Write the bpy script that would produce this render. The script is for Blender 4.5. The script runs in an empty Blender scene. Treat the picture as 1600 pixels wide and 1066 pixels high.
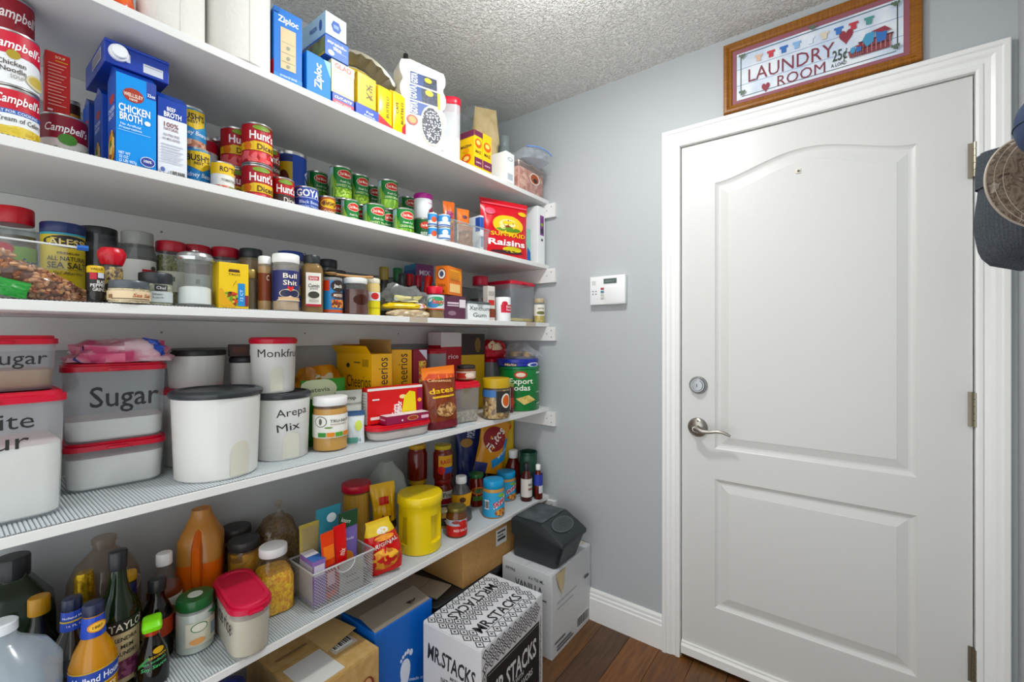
import bpy, bmesh, random
from math import *
from mathutils import noise, Vector
random.seed(7)
SC = bpy.context.scene
COL = SC.collection
# ---------------------------------------------------------------- camera, world, lamp, exposure
F, TH, YH = 685.6, 0.6455, 525.4            # focal length in pixels, yaw, horizon row (frame 1600 x 1066)
CX, CY, CZ = 1.5405, -1.8204, 1.2874        # camera position; left wall x=0, door wall y=0, floor z=0
cam = bpy.data.cameras.new('camera'); camo = bpy.data.objects.new('camera', cam); COL.objects.link(camo)
cam.sensor_width = 36.0; cam.lens = F * 36 / 1600; cam.shift_y = -(533 - YH) / 1600; cam.clip_start = .02
camo.location = (CX, CY, CZ); camo.rotation_euler = (pi / 2, 0, TH)
SC.camera = camo
w = bpy.data.worlds.new('world'); SC.world = w; w.use_nodes = True
w.node_tree.nodes['Background'].inputs[0].default_value = (.965, .99, 1.0, 1)
w.node_tree.nodes['Background'].inputs[1].default_value = 1.5
lamp = bpy.data.lights.new('ceiling_lamp', 'AREA'); lamp.shape = 'DISK'; lamp.size = .09; lamp.energy = 7.5; lamp.color = (.98, .995, 1)   # flush ceiling lamp, facing down
lampo = bpy.data.objects.new('ceiling_lamp', lamp); lampo.location = (.95, -.84, 2.385); COL.objects.link(lampo)
glow = bpy.data.lights.new('ceiling_lamp_dome', 'POINT'); glow.energy = 7; glow.shadow_soft_size = .04; glow.color = (.98, .995, 1)   # the dome's sideways light
glowo = bpy.data.objects.new('ceiling_lamp_dome', glow); glowo.location = (.95, -.84, 2.31); COL.objects.link(glowo)
SC.view_settings.view_transform = 'Standard'; SC.view_settings.look = 'None'; SC.view_settings.gamma = 1
SC.view_settings.use_curve_mapping = False; SC.view_settings.exposure = 0.3
SC.cycles.max_bounces = 10; SC.cycles.transparent_max_bounces = 24; SC.cycles.diffuse_bounces = 5
SC.cycles.caustics_reflective = False; SC.cycles.caustics_refractive = False; SC.cycles.sample_clamp_indirect = 6
SC.cycles.use_denoising = True

# ---------------------------------------------------------------- measuring (photo pixel -> place in the room)
_s, _c = sin(TH), cos(TH)
def dr(px):
    t = (px - 800) / F; return (-_s + t * _c, _c + t * _s)
def yat(px, x): a = dr(px); return CY + (x - CX) / a[0] * a[1]
def zat(px, py, x): return CZ + (YH - py) / F * (x - CX) / dr(px)[0]
def ptz(px, py, z):
    D = (CZ - z) * F / (py - YH); a = dr(px); return CX + a[0] * D, CY + a[1] * D
def bw(px, py, y=0.0):
    a = dr(px); D = (y - CY) / a[1]; return CX + a[0] * D, CZ + (YH - py) / F * D
def cyl(z, pl, pr, pt, pb=None, xc=None):
    a1, a2 = atan((pl - 800) / F), atan((pr - 800) / F); am = (a1 + a2) / 2; hf = (a2 - a1) / 2
    ux, uy = -_s * cos(am) + _c * sin(am), _c * cos(am) + _s * sin(am)
    dist = (CZ - z) * F / (pb - YH) / cos(am) / (1 - sin(hf)) if pb is not None else (xc - CX) / ux
    r = dist * sin(hf); dn = (dist - r if pt < YH else dist + r) * cos(am)
    return CX + ux * dist, CY + uy * dist, r, CZ + (YH - pt) / F * dn - z
def fb(z, pl, pr, pt, xf):
    y1, y2 = yat(pl, xf), yat(pr, xf); return (y1 + y2) / 2, y2 - y1, zat((pl + pr) / 2, pt, xf) - z
def fc(x, y, off=0): return atan2(CY - y, CX - x) + radians(off)
Z1, Z2, Z3, Z4, Z5 = 1.9478, 1.633, 1.3517, .942, .5133
XS = .3966; ST = .019

# ---------------------------------------------------------------- materials
_M = {}
def lin(h):
    h = h.lstrip('#'); o = []
    for i in (0, 2, 4):
        v = int(h[i:i + 2], 16) / 255; o.append(v / 12.92 if v <= .04045 else ((v + .055) / 1.055) ** 2.4)
    g = .3 * o[0] + .59 * o[1] + .11 * o[2]; o = [min(1, max(0, g + (c - g) * 1.12)) for c in o]
    return (*o, 1)
def newmat(key):
    m = bpy.data.materials.new(key); m.use_nodes = True; return m, m.node_tree.nodes, m.node_tree.links
def C(h, r=.5, me=0.0, em=0):
    k = ('c', h, r, me)
    if k not in _M:
        m, n, l = newmat('paint_' + h); b = n['Principled BSDF']
        b.inputs['Base Color'].default_value = lin(h); b.inputs['Roughness'].default_value = r; b.inputs['Metallic'].default_value = me
        _M[k] = m
    return _M[k]
def mm(v): return C(v) if isinstance(v, str) else v
def CL(h='f4f8f8', a=.08, r=.05):
    """thin clear glass or plastic: see-through, with gloss and a little milk"""
    k = ('cl', h, a, r)
    if k not in _M:
        m, n, l = newmat('clear_' + h); n.remove(n['Principled BSDF']); o = n['Material Output']
        t = n.new('ShaderNodeBsdfTransparent'); t.inputs[0].default_value = (*[c ** .45 for c in lin(h)[:3]], 1)
        d = n.new('ShaderNodeBsdfDiffuse'); d.inputs[0].default_value = lin(h)
        g = n.new('ShaderNodeBsdfGlossy'); g.inputs[0].default_value = (1, 1, 1, 1); g.inputs[1].default_value = r
        lw = n.new('ShaderNodeLayerWeight'); lw.inputs[0].default_value = .5
        pw_ = n.new('ShaderNodeMath'); pw_.operation = 'POWER'; pw_.inputs[1].default_value = 4; l.new(lw.outputs['Facing'], pw_.inputs[0])
        f = n.new('ShaderNodeMath'); f.operation = 'MULTIPLY_ADD'; f.inputs[1].default_value = .45; f.inputs[2].default_value = .035; l.new(pw_.outputs[0], f.inputs[0])
        m1 = n.new('ShaderNodeMixShader'); m1.inputs[0].default_value = a if r >= .2 else a * .55
        m2 = n.new('ShaderNodeMixShader')
        l.new(t.outputs[0], m1.inputs[1]); l.new(d.outputs[0], m1.inputs[2]); l.new(f.outputs[0], m2.inputs[0])
        l.new(m1.outputs[0], m2.inputs[1]); l.new(g.outputs[0], m2.inputs[2]); l.new(m2.outputs[0], o.inputs[0]); _M[k] = m
    return _M[k]
def B(hexes, scale=60, r=.5, bump=.25, sz=1):
    """a heap or a printed picture of many small pieces"""
    k = ('b', tuple(hexes), scale, r, bump, sz)
    if k not in _M:
        m, n, l = newmat('pieces'); b = n['Principled BSDF']; b.inputs['Roughness'].default_value = r
        tc = n.new('ShaderNodeTexCoord'); mp = n.new('ShaderNodeMapping'); mp.inputs['Scale'].default_value = (1, 1, sz)
        v = n.new('ShaderNodeTexVoronoi'); v.inputs['Scale'].default_value = scale
        s = n.new('ShaderNodeSeparateColor'); cr = n.new('ShaderNodeValToRGB'); cr.color_ramp.interpolation = 'CONSTANT'
        e = cr.color_ramp.elements; N = len(hexes)
        while len(e) < N: e.new(.5)
        for i, h in enumerate(hexes): e[i].position = i / N; e[i].color = lin(h)
        l.new(tc.outputs['Object'], mp.inputs[0]); l.new(mp.outputs[0], v.inputs['Vector']); l.new(v.outputs['Color'], s.inputs[0]); l.new(s.outputs[0], cr.inputs[0])
        l.new(cr.outputs[0], b.inputs['Base Color'])
        if bump:
            bp = n.new('ShaderNodeBump'); bp.inputs['Strength'].default_value = bump; bp.inputs['Distance'].default_value = .004; bp.invert = True
            l.new(v.outputs['Distance'], bp.inputs['Height']); l.new(bp.outputs[0], b.inputs['Normal'])
        _M[k] = m
    return _M[k]
def NB(h, r=.5, scale=200, st=.3, dist=.002, h2=None, me=0, stretch=(1, 1, 1), detail=4):
    """one colour with fine relief (and a second colour in soft patches)"""
    k = ('n', h, r, scale, st, dist, h2, me, stretch)
    if k not in _M:
        m, n, l = newmat('grain_' + h); b = n['Principled BSDF']; b.inputs['Base Color'].default_value = lin(h); b.inputs['Roughness'].default_value = r; b.inputs['Metallic'].default_value = me
        tc = n.new('ShaderNodeTexCoord'); mp = n.new('ShaderNodeMapping'); mp.inputs['Scale'].default_value = stretch
        t = n.new('ShaderNodeTexNoise'); t.inputs['Scale'].default_value = scale; t.inputs['Detail'].default_value = detail
        l.new(tc.outputs['Object'], mp.inputs[0]); l.new(mp.outputs[0], t.inputs['Vector'])
        if h2:
            cr = n.new('ShaderNodeValToRGB'); cr.color_ramp.elements[0].position = .38; cr.color_ramp.elements[1].position = .62
            cr.color_ramp.elements[0].color = lin(h); cr.color_ramp.elements[1].color = lin(h2)
            l.new(t.outputs[0], cr.inputs[0]); l.new(cr.outputs[0], b.inputs['Base Color'])
        bp = n.new('ShaderNodeBump'); bp.inputs['Strength'].default_value = st; bp.inputs['Distance'].default_value = dist
        l.new(t.outputs[0], bp.inputs['Height']); l.new(bp.outputs[0], b.inputs['Normal']); _M[k] = m
    return _M[k]
TIN = C('c9c9c6', .28, .9); CHROME = C('d5d6d6', .2, 1.0); NICKEL = C('a9a59c', .32, 1.0)
FROST = CL('eef2f4', .2, .25); FROST2 = CL('e9edf0', .5, .3); GLASS = CL('eef6f4', .06); BAGCLR = CL('f2f4f6', .16, .12)
WHITE = C('f1f1ef', .4); SHELFW = NB('e2e2e0', .3, 60, .08, .001); WALL = NB('b4b8ba', .55, 260, .22, .0015); TRIM = C('f0f0ee', .3)
CARD = NB('b58d5c', .75, 90, .15, .001, 'ad8554')

# ---------------------------------------------------------------- meshes
def rr(hx, hy, rc, k):
    rc = max(1e-5, min(rc, hx, hy)); P = []
    for q, (sx, sy) in enumerate(((1, 1), (-1, 1), (-1, -1), (1, -1))):
        for i in range(k + 1):
            a = pi / 2 * (q + i / k); P.append((sx * (hx - rc) + rc * cos(a), sy * (hy - rc) + rc * sin(a)))
    return P
class MB:
    def __init__(s): s.V, s.F, s.I = [], [], []
    def loft(s, secs, k=6, mi=0, caps=(1, 1), mis=None):
        b0 = len(s.V); n = 4 * (k + 1)
        for sec in secs:
            z, hx, hy, rc = sec[:4]; ox, oy = sec[4:6] if len(sec) > 4 else (0, 0)
            s.V += [(x + ox, y + oy, z) for x, y in rr(hx, hy, rc, k)]
        for j in range(len(secs) - 1):
            for i in range(n):
                a, b = b0 + j * n + i, b0 + j * n + (i + 1) % n
                s.F.append((a, b, b + n, a + n)); s.I.append(mis[j] if mis else mi)
        if caps[0]: s.F.append(tuple(b0 + i for i in range(n))[::-1]); s.I.append(mis[0] if mis else mi)
        if caps[1]: s.F.append(tuple(b0 + (len(secs) - 1) * n + i for i in range(n))); s.I.append(mis[-1] if mis else mi)
        return s
    def lathe(s, prof, k=7, **kw): return s.loft([(z, r, r, r) for z, r in prof], k, **kw)
    def box(s, x0, x1, y0, y1, z0, z1, mi=0):
        b = len(s.V); s.V += [(x, y, z) for z in (z0, z1) for y in (y0, y1) for x in (x0, x1)]
        for f in ((0, 2, 3, 1), (4, 5, 7, 6), (0, 1, 5, 4), (2, 6, 7, 3), (0, 4, 6, 2), (1, 3, 7, 5)):
            s.F.append(tuple(b + i for i in f)); s.I.append(mi)
        return s
    def tube(s, pts, r, n=6, mi=0, closed=False):
        pts = [Vector(p) for p in pts]; b0 = len(s.V); N = len(pts); rs = r if isinstance(r, (list, tuple)) else [r] * N
        for i, p in enumerate(pts):
            if closed: t = (pts[(i + 1) % N] - pts[i - 1])
            else: t = pts[min(i + 1, N - 1)] - pts[max(i - 1, 0)]
            t.normalize(); up = Vector((0, 0, 1)) if abs(t.z) < .9 else Vector((1, 0, 0))
            a = t.cross(up).normalized(); b = t.cross(a)
            for q in range(n):
                an = 2 * pi * q / n; s.V.append(tuple(p + (a * cos(an) + b * sin(an)) * rs[i]))
        for i in range(N if closed else N - 1):
            for q in range(n):
                A = b0 + i * n + q; Bq = b0 + i * n + (q + 1) % n; j = ((i + 1) % N - i) * n
                s.F.append((A, A + j, Bq + j, Bq)); s.I.append(mi)
        if not closed:
            s.F.append(tuple(b0 + q for q in range(n))); s.I.append(mi)
            s.F.append(tuple(b0 + (N - 1) * n + q for q in range(n))[::-1]); s.I.append(mi)
        return s
    def grid(s, fn, nu, nv, mi=0, flip=False):
        b = len(s.V)
        for j in range(nv + 1):
            for i in range(nu + 1): s.V.append(tuple(fn(i / nu, j / nv)))
        for j in range(nv):
            for i in range(nu):
                q = b + j * (nu + 1) + i; f = (q, q + 1, q + nu + 2, q + nu + 1)
                s.F.append(f[::-1] if flip else f); s.I.append(mi)
        return s
    def poly(s, pts, mi=0):
        b = len(s.V); s.V += [tuple(p) for p in pts]; s.F.append(tuple(range(b, b + len(pts)))); s.I.append(mi); return s
    def prism(s, pts, a0, a1, axis='y', mi=0):
        """outline pts in the plane across `axis`, given depth a0..a1"""
        mk = {'y': lambda p, a: (p[0], a, p[1]), 'x': lambda p, a: (a, p[0], p[1]), 'z': lambda p, a: (p[0], p[1], a)}[axis]
        b = len(s.V); n = len(pts); s.V += [mk(p, a0) for p in pts] + [mk(p, a1) for p in pts]
        s.F.append(tuple(range(b, b + n))); s.F.append(tuple(range(b + n, b + 2 * n))[::-1]); s.I += [mi, mi]
        for i in range(n):
            j = (i + 1) % n; s.F.append((b + i, b + n + i, b + n + j, b + j)); s.I.append(mi)
        return s
    def obj(s, name, mats, parent=None, smooth=True, fix=True, bev=0):
        me = bpy.data.meshes.new(name); me.from_pydata(s.V, [], s.F)
        for m in (mats if isinstance(mats, (list, tuple)) else [mats]): me.materials.append(mm(m))
        me.polygons.foreach_set('material_index', s.I)
        if fix or bev:
            bm = bmesh.new(); bm.from_mesh(me)
            if fix: bmesh.ops.recalc_face_normals(bm, faces=bm.faces)
            if bev: bmesh.ops.bevel(bm, geom=[e for e in bm.edges], offset=bev, segments=2, profile=.5, affect='EDGES')
            bm.to_mesh(me); bm.free()
        if smooth:
            me.polygons.foreach_set('use_smooth', [True] * len(me.polygons)); me.set_sharp_from_angle(angle=radians(38))
        o = bpy.data.objects.new(name, me); COL.objects.link(o)
        if parent: o.parent = parent
        return o
def tag(o, label, cat, group=None):
    o['label'] = label; o['category'] = cat
    if group: o['group'] = group
    return o
def struct(o, label, cat=None):
    o['kind'] = 'structure'; o['label'] = label; o['category'] = cat or o.name.split('_')[0]; return o
def thing(name, label, cat, loc, rot=0, group=None, tilt=(0, 0)):
    o = bpy.data.objects.new(name, None); o.empty_display_size = .03; COL.objects.link(o)
    o.location = loc; o.rotation_euler = (radians(tilt[0]), radians(tilt[1]), rot)
    return tag(o, label, cat, group)

# ---------------------------------------------------------------- print on surfaces: a surface maps (u, v, out) -> point; front of every thing is +X
def s_cyl(r, h, ang=0): return (lambda u, v, o: ((r + o) * cos(u / r + ang), (r + o) * sin(u / r + ang), v), 2 * r, h, r * .3)
def s_box(face, dx, dy, h):
    if face == 'f': return (lambda u, v, o: (dx / 2 + o, u, v), dy, h, 0)
    if face == 'l': return (lambda u, v, o: (u, -dy / 2 - o, v), dx, h, 0)
    if face == 'r': return (lambda u, v, o: (-u, dy / 2 + o, v), dx, h, 0)
    if face == 't': return (lambda u, v, o: (dx / 2 - v, u, h + o), dy, dx, 0)
    if face == 'b': return (lambda u, v, o: (v - dx / 2, u, -o), dy, dx, 0)
_T = {}
def textmesh(s, bold=0, shear=0):
    k = (s, bold, shear)
    if k not in _T:
        cu = bpy.data.curves.new('t', 'FONT'); cu.body = s; cu.align_x = 'CENTER'; cu.resolution_u = 2; cu.size = 1 / .73; cu.offset = bold; cu.shear = shear; cu.space_line = .8
        ob = bpy.data.objects.new('t', cu); me = bpy.data.meshes.new_from_object(ob)
        V = [tuple(v.co) for v in me.vertices]; Fs = [tuple(p.vertices) for p in me.polygons]
        bpy.data.objects.remove(ob); bpy.data.curves.remove(cu); bpy.data.meshes.remove(me)
        x0 = min(v[0] for v in V); x1 = max(v[0] for v in V)
        _T[k] = ([(v[0] - (x0 + x1) / 2, v[1]) for v in V], Fs, x1 - x0)
    return _T[k]
def T(s, u, v, cap, w, hx, rot=0, bold=.02, shear=0, **k): return ('T', s, u, v, cap, w, hx, rot, bold, shear)
def P(u0, u1, v0, v1, mat): return ('P', u0, u1, v0, v1, mat)
def O(u, v, ru, rv, mat): return ('O', u, v, ru, rv, mat)
def G(pts, mat): return ('G', pts, mat)
def cutmap(m, fn, pts, Fs, o, st, H, nvv):
    if not st: m.V = [fn(a, b, o) for a, b in pts]; m.F = list(Fs); return
    bm = bmesh.new(); vs = [bm.verts.new((a, b, 0)) for a, b in pts]
    for f in Fs:
        try: bm.faces.new([vs[q] for q in f])
        except ValueError: pass
    a0, a1 = min(p[0] for p in pts), max(p[0] for p in pts); x = a0 + st
    while x < a1:
        bmesh.ops.bisect_plane(bm, geom=bm.verts[:] + bm.edges[:] + bm.faces[:], plane_co=(x, 0, 0), plane_no=(1, 0, 0)); x += st
    if nvv > 1:
        for q in range(1, 24): bmesh.ops.bisect_plane(bm, geom=bm.verts[:] + bm.edges[:] + bm.faces[:], plane_co=(0, q * H / 24, 0), plane_no=(0, 1, 0))
    bm.verts.index_update(); m.V = [fn(q.co.x, q.co.y, o) for q in bm.verts]; m.F = [tuple(q.index for q in f.verts) for f in bm.faces]; bm.free()
def deco(parent, sf, ops):
    fn, W, H, st = sf[:4]; nvv = sf[4] if len(sf) > 4 else 1
    for i, op in enumerate(ops):
        o = .0005 + .0002 * i; m = MB(); kind = op[0]
        if kind == 'T':
            _, s, u, v, cap, wd, hx, rot, bold, shear = op
            V, Fs, tw = textmesh(s, bold, shear); ch = cap * (W if rot in (90, -90) else H)
            sx = ch if wd is None else wd * (H if rot in (90, -90) else W) / tw
            ca, sa = cos(radians(rot)), sin(radians(rot))
            pts = [(u * W + x * sx * ca - (y - .5) * ch * sa, v * H + x * sx * sa + (y - .5) * ch * ca) for x, y in V]
            cutmap(m, fn, pts, Fs, o, st, H, nvv)
            m.I = [0] * len(m.F); m.obj('lettering', hx, parent, smooth=False, fix=False)
        elif kind == 'P':
            _, u0, u1, v0, v1, mat = op; nu = max(1, ceil((u1 - u0) * W / st)) if st else 1; nv = nvv
            m.grid(lambda a, b: fn((u0 + (u1 - u0) * a) * W, (v0 + (v1 - v0) * b) * H, o), nu, nv); m.obj('print_panel', mat, parent, fix=False)
        elif kind == 'O':
            _, u, v, ru, rv, mat = op; N = 20; m.V.append(fn(u * W, v * H, o))
            for t in (.5, 1.0):
                for q in range(N): a = 2 * pi * q / N; m.V.append(fn((u + ru * t * cos(a)) * W, (v + rv * t * sin(a)) * H, o))
            for q in range(N):
                m.F.append((0, 1 + q, 1 + (q + 1) % N)); m.F.append((1 + q, 1 + N + q, 1 + N + (q + 1) % N, 1 + (q + 1) % N))
            m.I = [0] * len(m.F); m.obj('emblem', mat, parent, fix=False)
        else:
            cutmap(m, fn, [(a * W, b * H) for a, b in op[1]], [tuple(range(len(op[1])))], o, st, H, nvv); m.I = [0] * len(m.F); m.obj('print_shape', op[2], parent, fix=False, smooth=False)
def bars(u0, u1, v0, v1, n=9, hx='222222', vert=True):
    random.seed(n + int(u0 * 97)); L = [P(u0, u1, v0, v1, 'f2f2f0')]
    for i in range(n):
        a = u0 + (u1 - u0) * (i + .2) / n; b = a + (u1 - u0) / n * random.uniform(.35, .75)
        L.append(P(a, b, v0 + (v1 - v0) * .12, v1 - (v1 - v0) * .1, hx))
    return L

# ---------------------------------------------------------------- builders
def can(label, x, y, z, r, h, rot, hexb, ops, group=None, name='food_can', top=TIN, lab=(.045, .955), cat='can'):
    t = thing(name, label, cat, (x, y, z), rot, group)
    m = MB().lathe([(0, r * .93), (.002, r), (h * .03, r), (h * .045, r * .965), (h * .955, r * .965), (h * .97, r), (h - .0008, r), (h, r * .975), (h - .004, r * .94), (h - .0042, r * .5)])
    m.obj('can_body', top, t)
    MB().lathe([(h * lab[0], r * .975), (h * lab[0] + .0004, r * .99), (h * lab[1] - .0004, r * .99), (h * lab[1], r * .975)], caps=(0, 0)).obj('paper_label', mm(hexb), t)
    deco(t, s_cyl(r * .99, h), ops); return t
JAR = [(0, .9), (.02, 1), (.74, 1), (.83, .84), (.85, .82), (.9, .82)]
JARS = [(0, .92), (.02, 1), (.8, 1), (.86, .93), (.9, .93)]
BOT = [(0, .92), (.015, 1), (.5, 1), (.6, .8), (.68, .5), (.76, .36), (.92, .34)]
def vessel(name, label, cat, loc, r, h, rot, prof, mat, lid=None, fill=None, sq=1, ay=1, ops=(), lr=1.0, lab=None, group=None, k=7, flat=False, tilt=(0, 0), lidname='lid', bodyname='body', lidsq=1):
    t = thing(name, label, cat, loc, rot, group, tilt)
    S = lambda p, f=1: [(z * h, q * r * f, q * r * f * ay, min(1, sq) * q * r * f * min(1, ay)) for z, q in p]
    MB().loft(S(prof), k, caps=(1, 0 if fill else 1)).obj(bodyname, mm(mat), t)
    if fill:
        fm, ft = fill[:2]; pp = [(max(z, .012), q) for z, q in prof if z < ft]; nx = [p for p in prof if p[0] >= ft]
        if nx and pp:
            a, b = pp[-1], nx[0]; q = a[1] + (b[1] - a[1]) * (ft - a[0]) / max(1e-6, b[0] - a[0]); pp.append((ft, q))
        else: pp.append((ft, prof[-1][1]))
        MB().loft(S(pp, .95), k).obj('contents', mm(fm), t)
    if lid:
        z0, z1, q, lm = lid[:4]; b = min(.004, (z1 - z0) * h * .25)
        R = q * r
        MB().loft([(z, u, u * ay, lidsq * u * min(1, ay)) for z, u in ((z0 * h, R * .97), (z0 * h + b * .5, R), (z1 * h - b, R), (z1 * h - b * .3, R - b * .4), (z1 * h, R - b * 1.4))], k).obj(lidname, mm(lm), t)
    if lab:
        v0, v1, lm = lab; MB().loft([(v0 * h, r * lr * 1.004, r * lr * ay * 1.004, sq * r * lr * 1.004 * min(1, ay)), (v1 * h, r * lr * 1.004, r * lr * ay * 1.004, sq * r * lr * 1.004 * min(1, ay))], k, caps=(0, 0)).obj('paper_label', mm(lm), t)
    if ops: deco(t, s_box('f', 2 * r * lr * 1.008, 2 * r * lr * ay, h) if flat else s_cyl(r * lr * 1.008, h), ops)
    return t
def carton(name, label, cat, loc, dims, rot, hexb, f=(), l=(), t=(), group=None, tilt=(0, 0), rt=(), flaps=None, seam=True, bk=()):
    dx, dy, h = dims; o = thing(name, label, cat, loc, rot, group, tilt)
    MB().box(-dx / 2, dx / 2, -dy / 2, dy / 2, 0, h).obj('carton_body', mm(hexb), o, bev=min(.0012, dx * .05), smooth=False)
    if seam:
        w = dy if dx > dy else dx   # glued top flap, a hair proud
        m = MB()
        if dx > dy: m.box(-dx / 2 + .001, dx / 2 - .001, -dy / 2 + .001, dy * .12, h, h + .0012)
        else: m.box(-dx / 2 + .001, dx * .12, -dy / 2 + .001, dy / 2 - .001, h, h + .0012)
        m.obj('top_flap', mm(flaps or hexb), o, smooth=False)
    for face, ops in (('f', f), ('l', l), ('t', t), ('r', rt), ('b', bk)):
        if ops:
            fn, W, H, st = s_box(face, dx, dy, h)
            if face == 't': fn0 = fn; fn = lambda u, v, q: fn0(u, v, q + .0013)
            deco(o, (fn, W, H, st), ops)
    return o
def tub(name, label, cat, loc, dims, rot, lidhex='c40f3c', fill=None, f=(), l=(), rc=.03, body=None, taper=.9, lidh=.016, group=None, lidgrow=1.04, tilt=(0, 0), k=5):
    dx, dy, h = dims; o = thing(name, label, cat, loc, rot, group, tilt); b = h - lidh
    sec = lambda z, s, e=0: (z, dx / 2 * s - e, dy / 2 * s - e, rc * s)
    at = lambda z: taper + (1 - taper) * z / b
    MB().loft([sec(0, taper * .96), sec(.006, taper), sec(b, 1)], k, caps=(1, 0)).obj('tub_body', body or FROST, o)
    if fill:
        fm, ft = fill[:2]; MB().loft([sec(.004, taper * .95, .002), sec(.008, at(.008), .002), sec(b * ft, at(b * ft), .002)], k).obj('contents', mm(fm), o)
    g = lidgrow
    MB().loft([(b - .003, dx / 2 * g, dy / 2 * g, rc * g), (b + lidh * .55, dx / 2 * g, dy / 2 * g, rc * g), (b + lidh * .62, dx / 2 * g - .005, dy / 2 * g - .005, rc), (h - .0015, dx / 2 * .98, dy / 2 * .98, rc), (h, dx / 2 * .98 - .002, dy / 2 * .98 - .002, rc), (h, dx / 2 * .9 - .004, dy / 2 * .9 - .004, rc), (h - .003, dx / 2 * .9 - .007, dy / 2 * .9 - .007, rc)], k).obj('lid', mm(lidhex), o)
    MB().box(dx / 2 * g - .002, dx / 2 * g + .008, -.016, .016, b - .001, b + .004).obj('lid_tab', mm(lidhex), o, bev=.001)
    def tilted(face):
        fn, W, H, st = s_box(face, dx, dy, h)
        def g2(u, v, q):
            s = at(min(v, b)); 
            return (dx / 2 * s + q, u * s, v) if face == 'f' else (u * s, -dy / 2 * s - q, v)
        return (g2, W, H, 0)
    if f: deco(o, tilted('f'), f)
    if l: deco(o, tilted('l'), l)
    return o
def pouch(name, label, cat, loc, dims, rot, mat, ops=(), group=None, tilt=(0, 0), seed=1, wr=.35, bot=.8, top=.0, shape=None, zip_=None, back=None, nu=22, nv=24, seal=.06, name_b='pouch_body'):
    """soft bag: two bulging sheets sealed along the top; bot = how full the foot stands"""
    W, H, D = dims; o = thing(name, label, cat, loc, rot, group, tilt)
    def half(u, v):
        s = max(0, 1 - abs(2 * u) ** 3) ** .55
        pv = bot + (1 - bot) * min(1, v / .35)
        if v > .45: pv *= max(top, 1 - ((v - .45) / (.55 - seal)) ** 1.8) if v < 1 - seal else top
        nz = noise.noise(Vector((u * 4 + seed * 3.1, v * 5, seed))) * wr * 1.5 + noise.noise(Vector((u * 11, v * 9 + seed, seed * 2.3))) * wr * 1.0
        return D / 2 * s * max(0.012, pv * (1 + nz)) + .0006
    def wid(v): return W * (shape(v) if shape else (1 - .05 * sin(pi * v))) * (1 + wr * .12 * noise.noise(Vector((seed * 1.9, v * 5, 3))))
    def fr(u, v, q, sg=1): return (sg * half(u, v) + q, u * wid(v) * 1.0, v * H)
    m = MB(); m.grid(lambda a, b: fr(a - .5, b, 0), nu, nv, 0); m.grid(lambda a, b: fr(a - .5, b, 0, -1), nu, nv, 1 if back else 0, True)
    n1 = (nu + 1) * (nv + 1)
    for j in range(nv):
        for i in (0, nu):
            a = j * (nu + 1) + i; m.F.append((a, a + nu + 1, n1 + a + nu + 1, n1 + a)); m.I.append(0)
    for i in range(nu): m.F.append((i, i + 1, n1 + i + 1, n1 + i)); m.I.append(0)
    for i in range(nu): a = nv * (nu + 1) + i; m.F.append((a, a + 1, n1 + a + 1, n1 + a)); m.I.append(0)
    m.obj(name_b, [mm(mat)] + ([mm(back)] if back else []), o)
    if zip_: MB().tube([fr(u / 10 - .5, 1 - seal * 1.5, .001) for u in range(11)], .0022).obj('zip_strip', mm(zip_), o)
    if ops: deco(o, (lambda u, v, q: fr(max(-.5, min(.5, u / W)), max(0, min(1, v / H)), q + .0016), W, H, W * .07, 16), ops)
    return o
# ================================================================ THE ROOM
XR = 1.93; YR = -2.1; ZC = 2.4148
YL = -2.4
struct(MB().box(-.1, 0, YL, .1, 0, ZC).obj('wall_left', WALL, smooth=False), 'pale grey wall behind the pantry shelves', 'wall')
def wallmat_ceiling():
    m, n, l = newmat('popcorn'); b = n['Principled BSDF']; b.inputs['Base Color'].default_value = lin('f0f0ed'); b.inputs['Roughness'].default_value = .9
    tc = n.new('ShaderNodeTexCoord'); v = n.new('ShaderNodeTexNoise'); v.inputs['Scale'].default_value = 105; v.inputs['Detail'].default_value = 3; v.inputs['Distortion'].default_value = .6
    bp = n.new('ShaderNodeBump'); bp.inputs['Strength'].default_value = 1.0; bp.inputs['Distance'].default_value = .0065
    r = n.new('ShaderNodeMapRange'); r.inputs[1].default_value = .42; r.inputs[2].default_value = .72
    l.new(tc.outputs['Object'], v.inputs['Vector']); l.new(v.outputs[0], r.inputs[0]); l.new(r.outputs[0], bp.inputs['Height']); l.new(bp.outputs[0], b.inputs['Normal'])
    return m
POP = wallmat_ceiling()
struct(MB().box(-.1, XR + .1, YR, .1, ZC, ZC + .08).obj('ceiling', POP, smooth=False), 'white popcorn textured ceiling', 'ceiling')
# door wall with an opening
DX0, DX1, DZ = 1.0233, 1.8432, 2.045
m = MB(); m.box(-.1, DX0 - .012, 0, .1, 0, ZC); m.box(DX1 + .012, XR + .1, 0, .1, 0, ZC); m.box(DX0 - .012, DX1 + .012, 0, .1, DZ + .012, ZC)
struct(m.obj('wall_back', WALL, smooth=False), 'pale grey painted wall with the white door', 'wall')
struct(MB().box(XR, XR + .1, YR, 0, 0, ZC).obj('wall_right', WALL, smooth=False), 'grey wall at the right edge with hats hanging on it', 'wall')
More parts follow.
